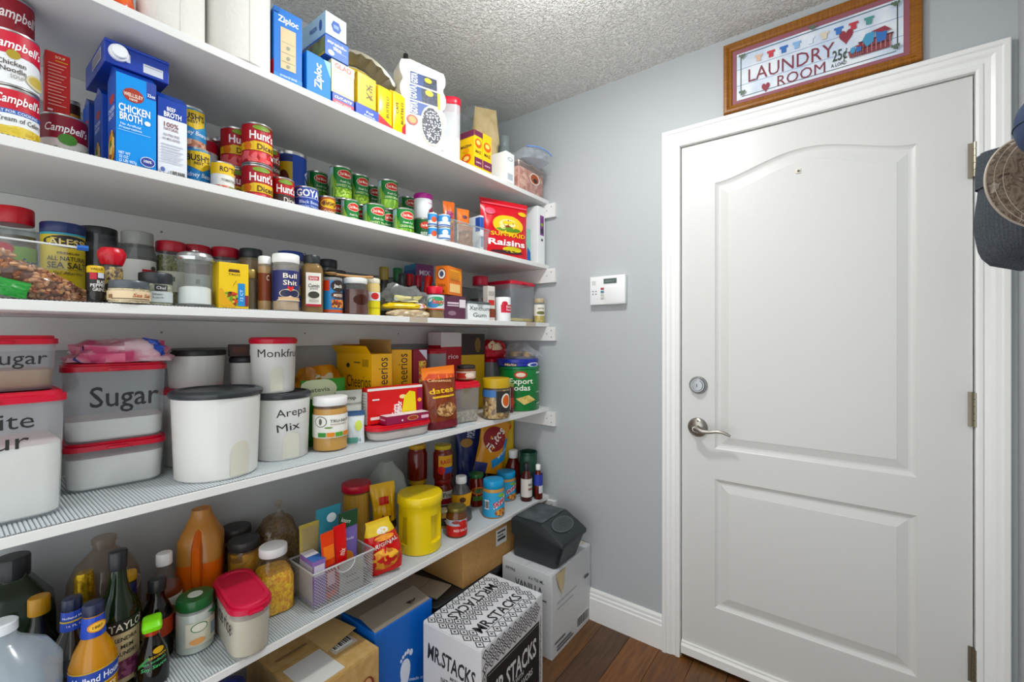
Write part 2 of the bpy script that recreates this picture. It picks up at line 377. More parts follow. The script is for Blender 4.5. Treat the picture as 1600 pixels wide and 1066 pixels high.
# floor: dark boards, each a piece
fl = MB().box(-.1, XR + .1, YR, .14, -.05, -.012).obj('floor', C('1d130c', .7), smooth=False); struct(fl, 'dark brown wood plank floor', 'floor')
def plankmat(i, h1, h2):
    m, n, l = newmat('plank%d' % i); b = n['Principled BSDF']; b.inputs['Roughness'].default_value = .42
    tc = n.new('ShaderNodeTexCoord'); mp = n.new('ShaderNodeMapping'); mp.inputs['Scale'].default_value = (16, 1.2, 1); mp.inputs['Location'].default_value = (i * 3.7, i * 1.3, 0)
    t = n.new('ShaderNodeTexNoise'); t.inputs['Scale'].default_value = 5; t.inputs['Detail'].default_value = 8; t.inputs['Roughness'].default_value = .65
    cr = n.new('ShaderNodeValToRGB'); cr.color_ramp.elements[0].position = .32; cr.color_ramp.elements[1].position = .7; cr.color_ramp.elements[0].color = lin(h1); cr.color_ramp.elements[1].color = lin(h2)
    bp = n.new('ShaderNodeBump'); bp.inputs['Strength'].default_value = .15; bp.inputs['Distance'].default_value = .002
    l.new(tc.outputs['Object'], mp.inputs[0]); l.new(mp.outputs[0], t.inputs['Vector']); l.new(t.outputs[0], cr.inputs[0]); l.new(cr.outputs[0], b.inputs['Base Color']); l.new(t.outputs[0], bp.inputs['Height']); l.new(bp.outputs[0], b.inputs['Normal'])
    return m
PLK = [plankmat(i, *c) for i, c in enumerate((('4a2f1d', '6d4528'), ('4d301b', '7a4e28'), ('3f2a1c', '5d412c'), ('58351c', '845730'), ('4d3320', '74502f')))]
pw = .127; i = 0; x = .305 - pw * 3
seq = [0, 4, 1, 0, 1, 4, 2, 3, 1, 4, 0, 3, 2, 1, 4, 0]
while x < XR + .02:
    y = .1; first = True; j = 0
    while y > YR:
        L = random.uniform(.9, 1.3) if not first else random.uniform(.5, 1.25); first = False; y0 = max(YR, y - L)
        MB().box(x + .0007, min(x + pw - .0007, XR), y0 + .0008, y, -.012, 0).obj('plank', PLK[(seq[i % 16] + j * 2) % 5], fl, smooth=False, bev=.0008)
        y = y0; j += 1
    x += pw; i += 1
# baseboard of the door wall: flat board, then two small steps
def baseboard(name, x0, x1):
    m = MB(); pr = [(0, 0), (-.016, 0), (-.016, .098), (-.0125, .102), (-.0125, .114), (-.009, .118), (-.009, .13), (-.005, .1389), (0, .1389)]
    m.prism([(a, b) for a, b in pr], x0, x1, 'x'); return struct(m.obj(name, TRIM, smooth=False), 'tall white baseboard left of the door', 'baseboard')
baseboard('baseboard_back', 0, .9594)
# door casing: stepped profile swept round the opening (mitred)
def casing():
    pr = [(0, 0), (0, .013), (.006, .0155), (.014, .0155), (.018, .012), (.03, .0135), (.038, .018), (.05, .0185), (.054, .0225), (.066, .0225), (.0685, .019), (.0685, 0)]
    x0, x1, zt = DX0 - .004, DX1 + .003, DZ + .004; m = MB(); n = len(pr); b = 0
    for k in range(4):
        for d, h in pr:
            px = x0 - d if k < 2 else x1 + d; pz = 0 if k in (0, 3) else zt + d; m.V.append((px, -h, pz))
    for k in range(3):
        for q in range(n - 1): a = k * n + q; m.F.append((a, a + 1, a + n + 1, a + n)); m.I.append(0)
    return m
struct(casing().obj('trim_1', TRIM, smooth=False), 'white stepped door casing', 'trim')
m = MB(); m.box(DX0 - .012, DX0 - .003, -.002, .1, 0, DZ + .003); m.box(DX1 + .003, DX1 + .012, -.002, .1, 0, DZ + .003); m.box(DX0 - .012, DX1 + .012, -.002, .1, DZ + .003, DZ + .012)
struct(m.obj('trim_2', TRIM, smooth=False), 'white door jamb inside the casing', 'trim')
struct(MB().box(DX0 - .003, DX1 + .003, .06, .075, 0, DZ).obj('trim_3', C('26231f', .8), smooth=False), 'unseen dark panel added behind the door to stop light leaks', 'trim')  # added dark sheet, hidden behind the slab; keeps light out of the door gap
# the door: slab with two raised panels, the upper one arched
def door():
    o = bpy.data.objects.new('door_1', None); COL.objects.link(o); o.location = (0, .004, 0); struct(o, 'white two-panel door with an arched top panel', 'door')
    bm = bmesh.new()
    def rect(x0, x1, z0, z1): return [(x0, z0), (x1, z0), (x1, z1), (x0, z1)]
    px0, px1 = 1.147, 1.7235
    def arch(e):
        x0, x1 = px0 + e, px1 - e; zb, zs, zp = .853 + e, 1.879 - e, 1.942 - e; P_ = [(x0, zb), (x1, zb)]; N = 28
        for i in range(N + 1):
            t = i / N; P_.append((x1 + (x0 - x1) * t, zs + (zp - zs) * (.5 - .5 * cos(2 * pi * t)) ** .85))
        return P_
    low = lambda e: rect(px0 + e, px1 - e, .2387 + e, .7357 - e)
    SL = C('e6e6e3', .38); SL = NB('d8d8d5', .36, 40, .12, .0012, stretch=(9, 1, .6))
    def add(pts, y): return [bm.verts.new((a, y, b)) for a, b in pts]
    def loop(vs): return [bm.edges.new((vs[i], vs[(i + 1) % len(vs)])) for i in range(len(vs))]
    zb = .052
    out = add(rect(DX0, DX1, zb, DZ), 0); es = loop(out); rings = []
    for fn in (arch, low):
        r0 = add(fn(0), 0); es += loop(r0); rings.append((fn, r0))
    bmesh.ops.triangle_fill(bm, use_beauty=True, edges=es, normal=(0, -1, 0))
    bk = add(rect(DX0, DX1, zb, DZ), .04)
    for i in range(4): bm.faces.new((out[i], out[(i + 1) % 4], bk[(i + 1) % 4], bk[i]))
    bm.faces.new(bk)
    me = bpy.data.meshes.new('door_slab'); bmesh.ops.recalc_face_normals(bm, faces=bm.faces); bm.to_mesh(me); bm.free(); me.materials.append(SL)
    sl = bpy.data.objects.new('door_slab', me); COL.objects.link(sl); sl.parent = o
    for fn in (arch, low):
        m = MB(); prof = [(0, 0), (.004, .0035), (.010, .0065), (.014, .0075), (.020, .0075), (.045, .002), (.047, .0012)]; n = len(fn(0))
        for e, dep in prof: m.V += [(a, dep, b) for a, b in fn(e)]
        for j in range(len(prof) - 1):
            for i in range(n): a, b = j * n + i, j * n + (i + 1) % n; m.F.append((a, b, b + n, a + n)); m.I.append(0)
        m.F.append(tuple((len(prof) - 1) * n + i for i in range(n))); m.I.append(0)
        m.obj('raised_panel', SL, o, smooth=False)
    sw = MB().prism([(-.001, .012), (-.014, .02), (-.014, .05), (-.008, .058), (-.008, .064), (0, .066)], DX0, DX1, 'x').obj('door_sweep', C('eeeeeb', .4), o, smooth=False)
    # hinges
    for z in (1.797, 1.075, .335):
        h = MB()
        for q in range(5): h.lathe([(z - .05 + q * .02 + .0006, .0062), (z - .05 + (q + 1) * .02 - .0006, .0062)], 3)
        h.box(-.014, .012, .006, .0085, z - .05, z + .05)
        ob = h.obj('hinge', C('9a9484', .35, 1), o); ob.location = (DX1 + .003, -.012, 0)
    # deadbolt
    x, z = 1.0871, 1.0945
    d = MB().lathe([(0, .0345), (.006, .034), (.016, .0285), (.019, .025), (.019, .0215), (.024, .0195), (.025, .008), (.025, .001)], 7).obj('deadbolt', C('a3a6a8', .35, 1), o); d.location = (x, 0, z); d.rotation_euler = (pi / 2, 0, 0)
    k = MB().box(-.0012, .0012, -.006, .006, .0245, .0262).obj('keyhole', C('33312e', .5), d)
    # lever
    x, z = 1.0847, .928
    l = MB().lathe([(0, .0375), (.004, .0375), (.012, .031), (.016, .02), (.018, .0125), (.045, .0115), (.047, .010)], 7).obj('door_handle', NICKEL, o); l.location = (x, 0, z); l.rotation_euler = (pi / 2, 0, 0)
    pts = [(0, .0, .04), (.012, -.002, .047), (.03, -.006, .052), (.055, -.003, .054), (.08, .002, .053), (.1, .001, .051), (.118, -.006, .049), (.126, -.0105, .048)]
    MB().tube(pts, [.0115, .0105, .0085, .007, .0065, .006, .0055, .0045], 10).obj('lever', NICKEL, l)
    MB().lathe([(.046, .0075), (.049, .0075), (.0495, .004)], 5).obj('lock_button', CHROME, l)
    MB().lathe([(.0125, .003), (.0135, .003)], 3).obj('screw', C('4a463f', .4, 1), l).location = (.004, .027, .001)
    p = MB().box(-.008, .008, -.002, 0, -.008, .008).obj('peephole', C('d9d6c8', .4), o, bev=.0008); p.location = (1.417, 0, 1.8635)
    q = MB().lathe([(0, .004), (.002, .0035)], 4).obj('lens', C('6a6350', .3), p); q.location = (.001, -.002, 0); q.rotation_euler = (pi / 2, 0, 0)
door()
# ================================================================ SHELVES AND CLEATS
RIB = C('c9cfd2', .6)
def screws(m, pts, nx):
    for x, y, z in pts: pass
for i, z in enumerate((Z1, Z2, Z3, Z4, Z5)):
    nm = ('top', 'second', 'middle', 'fourth', 'lowest')[i]
    s = thing('pantry_shelf', {'top': 'top white pantry shelf just below the ceiling', 'second': 'white pantry shelf holding the canned goods', 'middle': 'white pantry shelf at eye level holding spices', 'fourth': 'white pantry shelf holding tubs and cereal', 'lowest': 'lowest white pantry shelf holding bottles and jars'}[nm], 'shelf', (0, 0, z - ST), 0, 'pantry shelves')
    MB().box(.001, XS, YL + .05, -.001, 0, ST).obj('board', SHELFW, s, smooth=False, bev=.0012)
    c = MB().box(.0005, .019, YL + .05, -.02, -.08, -.0005).obj('wall_cleat', SHELFW, s, smooth=False, bev=.001)
    c2 = MB().box(.0005, .441, -.0195, -.0005, -.068, -.0005).obj('end_cleat', SHELFW, s, smooth=False, bev=.001)
    for k, (x, zz) in enumerate(((.421, -.018), (.395, -.034), (.421, -.05))):
        if k == 2 and i in (0, 1): continue
        sc = MB().lathe([(0, .0028), (.0012, .0028), (.0016, .0018)], 3).obj('screw', C('a8a7a3', .4, .8), c2); sc.location = (x, -.0195, zz); sc.rotation_euler = (pi / 2, 0, 0)
    for k in range(5):
        sc = MB().lathe([(0, .003), (.0012, .003), (.0016, .0018)], 3).obj('screw', C('8f8e8a', .4, .8), c); sc.location = (.019, -.2 - k * .41, -.035); sc.rotation_euler = (0, pi / 2, 0)
    if i == 2:
        for pa, pb in ((640, 668), (822, 837)): MB().box(XS - .0006, XS + .0004, yat(pa, XS), yat(pb, XS), .002, ST + .0002).obj('worn_patch', C('b9ad9c', .6), s, smooth=False)
# ribbed shelf liners
def liner(label, z, y0, y1, x1, wave=0, pitch=.0062):
    n = int((y1 - y0) / pitch); m = MB(); NX = 14
    prof = [(0, .0002), (.18, .0019), (.62, .0019), (.8, .0002)]
    cols = []
    for i in range(n):
        for t, hh in prof: cols.append((y0 + (i + t) * pitch, hh))
    for y, hh in cols:
        for q in range(NX + 1):
            x = .022 + (x1 - .022) * q / NX
            lift = wave * max(0, q / NX - .55) / .45 * max(0, sin(y * 15.5 + 1.1)) ** 2 * (1 if y < -1.0 else .4)
            m.V.append((x, y, z + hh + lift))
    N = NX + 1
    for j in range(len(cols) - 1):
        for q in range(NX):
            a = j * N + q; m.F.append((a, a + 1, a + N + 1, a + N)); m.I.append(1 if j % 4 == 3 else 0)
    return tag(m.obj('shelf_liner', [RIB, C('6f7678', .8)], None, smooth=False, fix=False), label, 'shelf liner', 'ribbed shelf liners')
liner('grey ribbed liner on the shelf with tubs and canisters', Z4, -2.2, -.52, .392, .0)
liner('grey ribbed liner under the bottles on the lowest shelf', Z5, -2.2, -.06, .392)
liner('thin ribbed liner under the spice jars', Z3, -2.2, -1.22, .393)
liner('thin ribbed liner under the canned goods', Z2, -2.2, -1.0, .393)
# ================================================================ ON THE DOOR WALL
x0, zb = bw(1130, 179, -.02); x1, zb1 = bw(1443, 93, -.02); _, zt = bw(1128, 72, -.02)
def sign():
    W, H = x1 - x0, zt - zb; fw = .03
    o = thing('wall_sign', 'framed laundry sign in an oak frame above the door', 'sign', ((x0 + x1) / 2, -.001, zb), -pi / 2)   # front +X turned to -Y
    def board(a0, a1, b0, b1, nm): pass
    OAK = NB('96611f', .4, 30, .2, .001, '7d4d15', stretch=(1, 1, 14)); OAK2 = NB('96611f', .4, 30, .2, .001, '7d4d15', stretch=(1, 14, 1))
    prof = [(0, 0), (0, .014), (.004, .02), (.012, .02), (.02, .013), (.026, .012), (.03, .008), (.03, 0)]
    c = [(-W / 2, 0, 1, 1), (W / 2, 0, -1, 1), (W / 2, H, -1, -1), (-W / 2, H, 1, -1)]
    for k in range(4):
        a, b = c[k], c[(k + 1) % 4]; m = MB()
        for q in (a, b): m.V += [(h, q[0] + q[2] * d, q[1] + q[3] * d) for d, h in prof]
        n = len(prof)
        for i in range(n - 1): m.F.append((i, i + 1, n + i + 1, n + i)); m.I.append(0)
        m.obj('frame_rail', OAK2 if k % 2 == 0 else OAK, o, smooth=False)
    MB().box(0, .007, -W / 2 + .02, W / 2 - .02, .02, H - .02).obj('picture', C('8f5a66', .6), o, smooth=False)
    fn = lambda u, v, q: (.007 + q, u, v)
    ops = [P(-.42, .42, .16, .82, NB('c9d6e6', .5, 12, .05, .001, 'e8edf2')),
           P(-.42, .42, .36, .368, '8ba0bd'), P(-.42, .42, .59, .598, '8ba0bd'), P(-.42, .42, .78, .785, '8ba0bd'),
           P(-.39, .39, .785, .793, '3b4a3e'), P(-.39, .39, .195, .203, '3b4a3e'), P(-.397, -.392, .22, .77, '3b4a3e'), P(.392, .397, .22, .77, '3b4a3e'),
           T('LAUNDRY', -.12, .47, .19, .46, '7d3a48', bold=.0), T('ROOM', -.06, .27, .15, .25, '7d3a48', bold=0),
           T('25¢', .135, .37, .14, .07, '3a4a40'), T('A LOAD', .13, .25, .045, .075, '3a4a40')]
    for hx_, hy_, s_ in ((.165, .575, 1.0), (-.25, .235, .7)):   # hearts
        pts = []
        for q in range(24):
            a = 2 * pi * q / 24; pts.append((hx_ + s_ * .0021 * 16 * sin(a) ** 3, hy_ + s_ * .0065 * (13 * cos(a) - 5 * cos(2 * a) - 2 * cos(3 * a) - cos(4 * a))))
        ops.append(G(pts, '8c3a46'))
    cl = ['d9b9a5', 'c2474e', '3f6fb5', '8fb5dd', 'dfe8f2', 'd8cdb8', '3f73b8', 'b8434f', '57948f']
    for i, hx_ in enumerate(cl):
        u = -.29 + i * .07; v = .655; ops.append(G([(u - .022, v + .03), (u - .022, v + .06), (u + .022, v + .06), (u + .022, v + .03), (u + .013, v + .03), (u + .013, v - .03), (u - .013, v - .03), (u - .013, v + .03)], hx_))
    for u0, s_ in ((.3, 1.0), (.212, .5)):
        v0 = .27
        ops += [G([(u0 - .06 * s_, v0), (u0 + .06 * s_, v0), (u0 + .075 * s_, v0 + .17 * s_), (u0 - .075 * s_, v0 + .17 * s_)], '7f4048'), P(u0 - .068 * s_, u0 + .068 * s_, v0 + .07 * s_, v0 + .09 * s_, '5a2a34'), P(u0 - .078 * s_, u0 + .078 * s_, v0 + .15 * s_, v0 + .17 * s_, '5a2a34')]
        ops += [P(u0 - .06 * s_ + q * .02 * s_, u0 - .055 * s_ + q * .02 * s_, v0 + .01, v0 + .15 * s_, 'b07a74') for q in range(7)]
        ops += [G([(u0 - .06 * s_, v0 + .17 * s_), (u0 - .04 * s_, v0 + .08 * s_), (u0 - .01 * s_, v0 + .12 * s_), (u0 - .005 * s_, v0 + .25 * s_), (u0 - .045 * s_, v0 + .24 * s_)], '4f93b8'), G([(u0 + .0 * s_, v0 + .24 * s_), (u0 + .005 * s_, v0 + .09 * s_), (u0 + .045 * s_, v0 + .1 * s_), (u0 + .05 * s_, v0 + .22 * s_)], '3c6db0'), G([(u0 - .02 * s_, v0 + .25 * s_), (u0 + .02 * s_, v0 + .21 * s_), (u0 + .07 * s_, v0 + .2 * s_), (u0 + .04 * s_, v0 + .27 * s_)], '8d3a45')]
    for u, v in ((-.385, .24), (.385, .24), (.385, .75), (-.385, .75), (0, .81)):
        ops += [O(u, v, .011, .03, '5d6c5d'), O(u + .014, v + .012, .006, .018, '5d6c5d'), O(u - .014, v + .012, .006, .018, '5d6c5d')]
    deco(o, (fn, W, H, 0), ops)
sign()
def keypad():
    x0, z0 = bw(923, 477, -.02); x1, _ = bw(977.5, 477, -.02); _, z1 = bw(923, 433.5, -.02); W, H = x1 - x0, z1 - z0
    o = thing('alarm_keypad', 'white alarm keypad with small grey screen on the grey wall', 'keypad', ((x0 + x1) / 2, 0, z0), -pi / 2)
    MB().box(0, .026, -W / 2, W / 2, 0, H).obj('housing', C('eceeee', .35), o, bev=.002)
    MB().box(.026, .0275, -W * .08, W / 2 - .002, .004, H * .6).obj('key_door', C('e6e8e8', .35), o, bev=.0006)
    fn = lambda u, v, q: (.0262 + q, u, v)
    deco(o, (fn, W, H, 0), [P(-.1, .27, .72, .9, '54625d'), T('READY', .08, .81, .05, .25, '8b9892')])
    for k, hx in enumerate(('9c4a4a', '4f7f93', 'b9c0b4', 'b5b8b8')):
        MB().box(.0262, .029, -W * .18, -W * .09, H * (.52 - k * .11), H * (.59 - k * .11)).obj('button', C(hx), o, bev=.0005)
    for a in (-.43, -.34):
        for b in (.46, .36): MB().box(.0262, .0275, W * a, W * (a + .035), H * b, H * (b + .035)).obj('indicator', C('6c6f70'), o)
    for k in range(4): MB().box(.0262, .0268, -W * .44, -W * .33, H * (.7 + k * .04), H * (.715 + k * .04)).obj('speaker_slot', C('b4b8b8'), o)
keypad()
# ================================================================ GOODS: more builders
def cylh(z, pl, pr, pt, h):
    """standing can of known height h whose rim shows at row pt"""
    a1, a2 = atan((pl - 800) / F), atan((pr - 800) / F); am = (a1 + a2) / 2; hf = (a2 - a1) / 2
    ux, uy = -_s * cos(am) + _c * sin(am), _c * cos(am) + _s * sin(am)
    dist = (h + z - CZ) * F / (YH - pt) / cos(am) / (1 - sin(hf)); return CX + ux * dist, CY + uy * dist, dist * sin(hf)
def lump(name, label, cat, loc, dims, rot, mat, ops=(), seed=1, amp=.12, tilt=(0, 0), group=None, flat=.35, nu=28, nv=14, inner=None, p=.7):
    """soft heap or bag lying on its belly"""
    dx, dy, dz = dims; o = thing(name, label, cat, loc, rot, group, tilt)
    def sg(v, e): return (1 if v >= 0 else -1) * abs(v) ** e
    def pt(a, b, s=1.0):
        th = 2 * pi * a; ph = pi * (b - .5); x = sg(cos(ph), p) * sg(cos(th), p); y = sg(cos(ph), p) * sg(sin(th), p); zz = sin(ph)
        nz = 1 + amp * noise.noise(Vector((x * 2.3 + seed, y * 2.3, zz * 2.3 + seed * 1.7))) + amp * .6 * noise.noise(Vector((x * 6, y * 6 + seed, zz * 6)))
        zz = max(-flat, zz); return Vector((x * dx / 2 * nz * s, y * dy / 2 * nz * s, (zz * nz if zz > -flat else -flat) * dz / (1 + flat) * s + flat * dz / (1 + flat)))
    MB().grid(lambda a, b: pt(a, b), nu, nv).obj('bag_body', mm(mat), o)
    if inner: MB().grid(lambda a, b: pt(a, b, .93) + Vector((0, 0, .003)), nu, nv).obj('contents', mm(inner), o)
    if ops: deco(o, (lambda u, v, q: tuple(pt((atan2(u / (dy / 2), .8) / (2 * pi)) % 1, v / dz, 1) + Vector((q + .002, 0, q))), dy, dz, dy * .07, 12), ops)
    return o
BLK = C('1d1f21', .4); LIDR = C('c00f38', .35); LIDD = C('33383b', .35)
# ================================================================ TOP SHELF
z = Z1 + .0005
EMB = NB('dddbd5', .85, 75, .5, .004)
for pl, pr, lb in ((217, 324.5, 'white paper towel roll nearest the left edge of the top shelf'), (325.5, 430, 'white paper towel roll standing beside the tall blue bag box')):
    x, y, r, _ = cyl(z, pl, pr, 0, None, .325)
    t = thing('paper_towel_roll', lb, 'paper towel', (x, y, z), 0, 'paper towel rolls'); h = .28
    MB().lathe([(0, r - .002), (.002, r), (h - .002, r), (h, r - .002), (h, .02), (h - .01, .019), (.01, .019), (0, .02), (0, r - .002)], 9, caps=(0, 0)).obj('paper', EMB, t)
    MB().lathe([(.001, .0195), (h - .001, .0195)], 6, caps=(0, 0)).obj('core', C('a98b63', .8), t)
    MB().box(r - .004, r + .0012, -.001, .001, .002, h - .002).obj('sheet_edge', EMB, t)
y, wd, _ = fb(z, 182, 217, 0, .37)
lump('candy_bag', 'shiny orange bag at the left end of the top shelf', 'bag', (.33, y - .028, z), (.07, .09, .085), 0, NB('d9641a', .25, 60, .5, .004, 'b53312'), seed=3)
# boxes of bags and wrap
ZB = '2a72c4'
y, wd, h = fb(z, 430, 476, 16, .384)
carton('storage_bag_box', 'tall blue storage bag box with beige panel beside the paper towels', 'box', (.335, y, z), (.085, wd * .92, h), -.12, ZB, f=[P(-.5, .5, .0, .12, '3d86d6'), T('Ziploc', 0, .87, .085, .72, 'ffffff', bold=.03), P(-.27, .27, .2, .76, 'cfbd99'), P(-.24, .24, .56, .565, '8a8d80'), P(-.24, .24, .42, .425, '8a8d80'), P(-.24, .24, .3, .305, '8a8d80'), O(0, .5, .06, .025, '8f927f'), O(0, .36, .06, .025, '8f927f'), O(0, .25, .06, .02, '8f927f'), T('STORAGE BAGS', 0, .1, .03, .6, 'dfe9f5'), P(-.5, -.3, .93, 1, '2463ad')], l=[P(-.5, .5, 0, .3, 'c02030')])
y, wd, h1 = fb(z, 475, 515, 84, .386)
carton('storage_bag_box', 'blue storage bag box with sideways white lettering under the wrap boxes', 'box', (.386 - .06, y, z), (.12, wd - .003, h1), 0, C('1a7ac0', .62), f=[G([(.2, .99), (.49, .99), (.49, .6)], '7cc0e4'), P(-.48, .48, .0, .06, '1f6fb5'), T('Ziploc', -.06, .52, .3, .6, 'ffffff', rot=90, bold=.03)])
y2, wd2, h2 = fb(z, 514, 550, 147, .386)
carton('sandwich_wrap_box', 'small blue and red wax paper box under the pale zipper bag box', 'box', (.386 - .06, y2 + .001, z), (.12, wd2 - .003, h2), 0, '26439c', f=[T('CUT-RITE', 0, .72, .2, .8, 'ffffff', shear=.3, bold=.03), P(-.48, .48, .06, .5, 'c23a4c'), T('WAX PAPER', 0, .3, .12, .75, 'f5d9d9')])
y3, wd3, _ = fb(z, 517, 556, 97, .384); h3 = zat(536, 98, .384) - z - h2 - .003
carton('sandwich_bag_box', 'pale yellow and white bag box with red lettering below the stretch wrap', 'box', (.384 - .06, y2 + .0015, z + h2 + .0018), (.118, wd3 - .007, h3), 0, 'e9d9a0', f=[P(-.5, .5, .72, 1, 'efe6c8'), T('GLAD', 0, .87, .16, .72, 'c8203a', bold=.03), P(-.4, .4, .2, .66, NB('6d8fb5', .4, 60, .1, .001, 'd8c88a')), G([(-.4, .66), (-.4, .3), (.1, .2), (.4, .2), (.4, .08), (-.46, .08), (-.46, .66)], 'fbf7ea')])
zt = z + max(h1, h2 + h3 + .003) + .003
y, wd, _ = fb(z, 511, 548, 60, .384); hh = zat(529, 62, .384) - zt
carton('stretch_wrap_box', 'blue stretch wrap box end with white lettering', 'box', (.384 - .064, (y2 + fb(z, 475, 515, 84, .386)[0]) / 2 + .018, zt), (.127, wd, hh), 0, '2459b4', f=[T('stretch-', 0, .74, .16, .8, 'ffffff', bold=.03), T('tite', 0, .52, .2, .35, 'ffffff', bold=.03), O(-.25, .2, .13, .13, 'dfe9f7'), P(-.05, .4, .36, .38, 'bcd0ee')], l=[P(-.5, .5, .1, .9, NB('5a4a3a', .4, 30, .1, .001, '7f8a50')), P(-.5, .5, .0, .12, 'c7a62a')])
carton('freezer_paper_box', 'pale blue wrap box lying on top of the stretch wrap box', 'box', (.384 - .064, (y2 + fb(z, 475, 515, 84, .386)[0]) / 2 + .014, zt + hh + .0025), (.13, wd * .86, .062), 0, 'a9cbe0', f=[P(-.5, .5, 0, 1, 'dceaf0'), G([(-.25, .5), (-.14, .75), (.14, .75), (.25, .5), (.14, .25), (-.14, .25)], '2c4f9e'), P(-.12, .12, .42, .58, '7e9ad0')], l=[O(.3, .5, .06, .26, '2c4f9e'), T('FREEZER', .0, .5, .2, .3, '2c4f9e')])
y4, wd4, h4 = fb(z, 551, 587, 164, .386)
carton('wax_paper_box', 'small royal blue box under the yellow foil box', 'box', (.33, y4, z), (.11, wd4, h4), 0, '2347a8', f=[T('Foil', .1, .6, .2, .3, 'dfe8f8'), P(-.45, .45, .1, .14, 'bfcdea'), T('ROLL', .1, .32, .12, .5, 'ffffff')])
y5, wd5, _ = fb(z, 558, 587, 114, .384); h5 = zat(572, 116, .384) - z - h4 - .003
carton('foil_box', 'shiny yellow box with dark scribble lettering', 'box', (.33, y4, z + h4 + .0018), (.105, wd5, h5), 0, C('d9b91c', .3), f=[P(-.36, .36, .12, .88, 'e4c93a'), T('yx', 0, .5, .4, .5, '4a3a12', rot=90, bold=.0), T('foil', .2, .5, .2, .5, '6b5518', rot=90)])
# round foil roasting pan leaning behind the boxes
x = .2; yc = yat(574, x); R = .165
t = thing('foil_pan', 'round fluted foil pan leaning behind the yellow boxes', 'pan', (x - .005, yc + .0, z + .004), fc(x, yc, 33), None, (0, 0))
m = MB(); N = 48
def ring(r, d, fl):
    o_ = []
    for q in range(N): a = 2 * pi * q / N; rr_ = r + (fl * (.004 if q % 2 else -.004)); o_.append((d, rr_ * cos(a), R + rr_ * sin(a)))
    return o_
for sec in (ring(R * .8, -.045, 0), ring(R * .82, -.04, 1), ring(R * .95, .0, 1), ring(R * .985, .002, 0), ring(R, .003, 0), ring(R, -.001, 0)): m.V += sec
for j in range(5):
    for q in range(N): a, b = j * N + q, j * N + (q + 1) % N; m.F.append((a, b, b + N, a + N)); m.I.append(0)
m.F.append(tuple(range(N))); m.I.append(0); po = m.obj('pan', C('cfcbb8', .3, .85), t)
m = MB(); N2 = 40
for q in range(N2): a = 2 * pi * q / N2; m.V.append((-.0405, R * .76 * cos(a), R + R * .76 * sin(a)))
m.F.append(tuple(range(N2))); m.I.append(0); m.obj('paper_insert', C('d8b712', .4), t, smooth=False)
# coffee bricks
for i, (pl, pr, lb) in enumerate(((591, 613, 'yellow coffee brick beside the blue and yellow foil boxes'), (614.5, 634, 'yellow coffee brick touching the scalloped bean pack'))):
    y, wd, h = fb(z, pl, pr, 134 + i * 9, .378)
    t = thing('coffee_brick', lb, 'coffee pack', (.345, y, z), 0, 'coffee bricks')
    MB().loft([(0, .03, wd / 2 - .003, .004), (.004, .033, wd / 2, .005), (h - .012, .033, wd / 2, .006), (h - .003, .026, wd / 2 - .004, .006), (h, .01, wd / 2 - .005, .004)], 2).obj('brick_body', C('ecc80c', .3), t)
    deco(t, s_box('f', .066, wd, h), [G([(-.5, .0), (.5, .0), (.5, .1), (-.5, .28)] if i == 0 else [(.2, 0), (.5, 0), (.5, .35), (.2, .2)], 'c4182c')] + ([T('BUSTELO', .15, .52, .2, .5, '1d1a12', rot=90, bold=.01)] if i == 0 else [T('CAFE', -.2, .6, .2, .26, '1d1a12', rot=90), T('BUSTELO', .2, .52, .2, .5, '1d1a12', rot=90)]))
    MB().box(-.012, .012, -wd / 2 + .004, wd / 2 - .004, h - .001, h + .004).obj('folded_top', C('dcb60a', .3), t)
vessel('pepper_bottle', 'dark bottle mostly hidden behind the scalloped bean pack', 'bottle', (.26, yat(634, .26), z), .02, zat(634, 104, .2) - z, 0, BOT, C('2a1d18', .3), lid=(.9, 1, .45, BLK))
# scalloped carton of bean cans
y, wd, _ = fb(z, 634, 692, 90, .36); h = zat(655, 96, .36) - z
t = thing('bean_can_multipack', 'white scalloped carton of black bean cans', 'pack', (.345, y - .004, z), -.32, None, (0, -3)); N = 60; pts = []
for q in range(N):
    s_ = q / N
    if s_ < .5: v = s_ * 2; sg_ = 1
    else: v = 2 - s_ * 2; sg_ = -1
    pts.append((sg_ * wd * .5 * (.80 + .2 * abs(sin(pi * 4 * v)) ** .6) * (1 if .02 < v < .98 else .7), v * h))
MB().prism(pts, -.03, .03, 'x').obj('carton_wrap', C('eef0f0', .35), t, smooth=False)
deco(t, (lambda u, v, q: (.03 + q, u, v), wd, h, 0), [P(-.28, .3, .72, .86, B(['20263a', '2d3a55', '151a28'], 220, bump=0)), P(-.28, .0, .72, .86, '2a4276'), T('GOYA', -.2, .79, .14, .12, 'ffffff', rot=90, bold=.03), P(-.3, .36, .53, .7, '26457f'), P(-.05, .3, .53, .7, B(['20263a', '2d3a55', '151a28'], 220, bump=0)), T('GOYA', -.24, .615, .16, .15, 'ffffff', rot=90, bold=.03), O(.12, .66, .09, .035, 'd9c23a'), O(.1, .81, .08, .03, 'd9c23a'), P(.3, .36, .5, .7, 'd5c437'), P(-.3, .1, .36, .51, '26457f'), T('GOYA', -.23, .43, .16, .14, 'ffffff', rot=90, bold=.03), O(.16, .27, .25, .24, 'dfd9b0'), O(.16, .27, .22, .222, B(['14161f', '222a3d', 'c9ccd2', '0d0f16', '1b2030'], 260, bump=0)), O(-.26, .28, .12, .06, 'b5391f'), O(-.26, .28, .08, .04, 'e08a4a'), T('x x x x', -.2, .14, .02, .3, '8a8d90')])
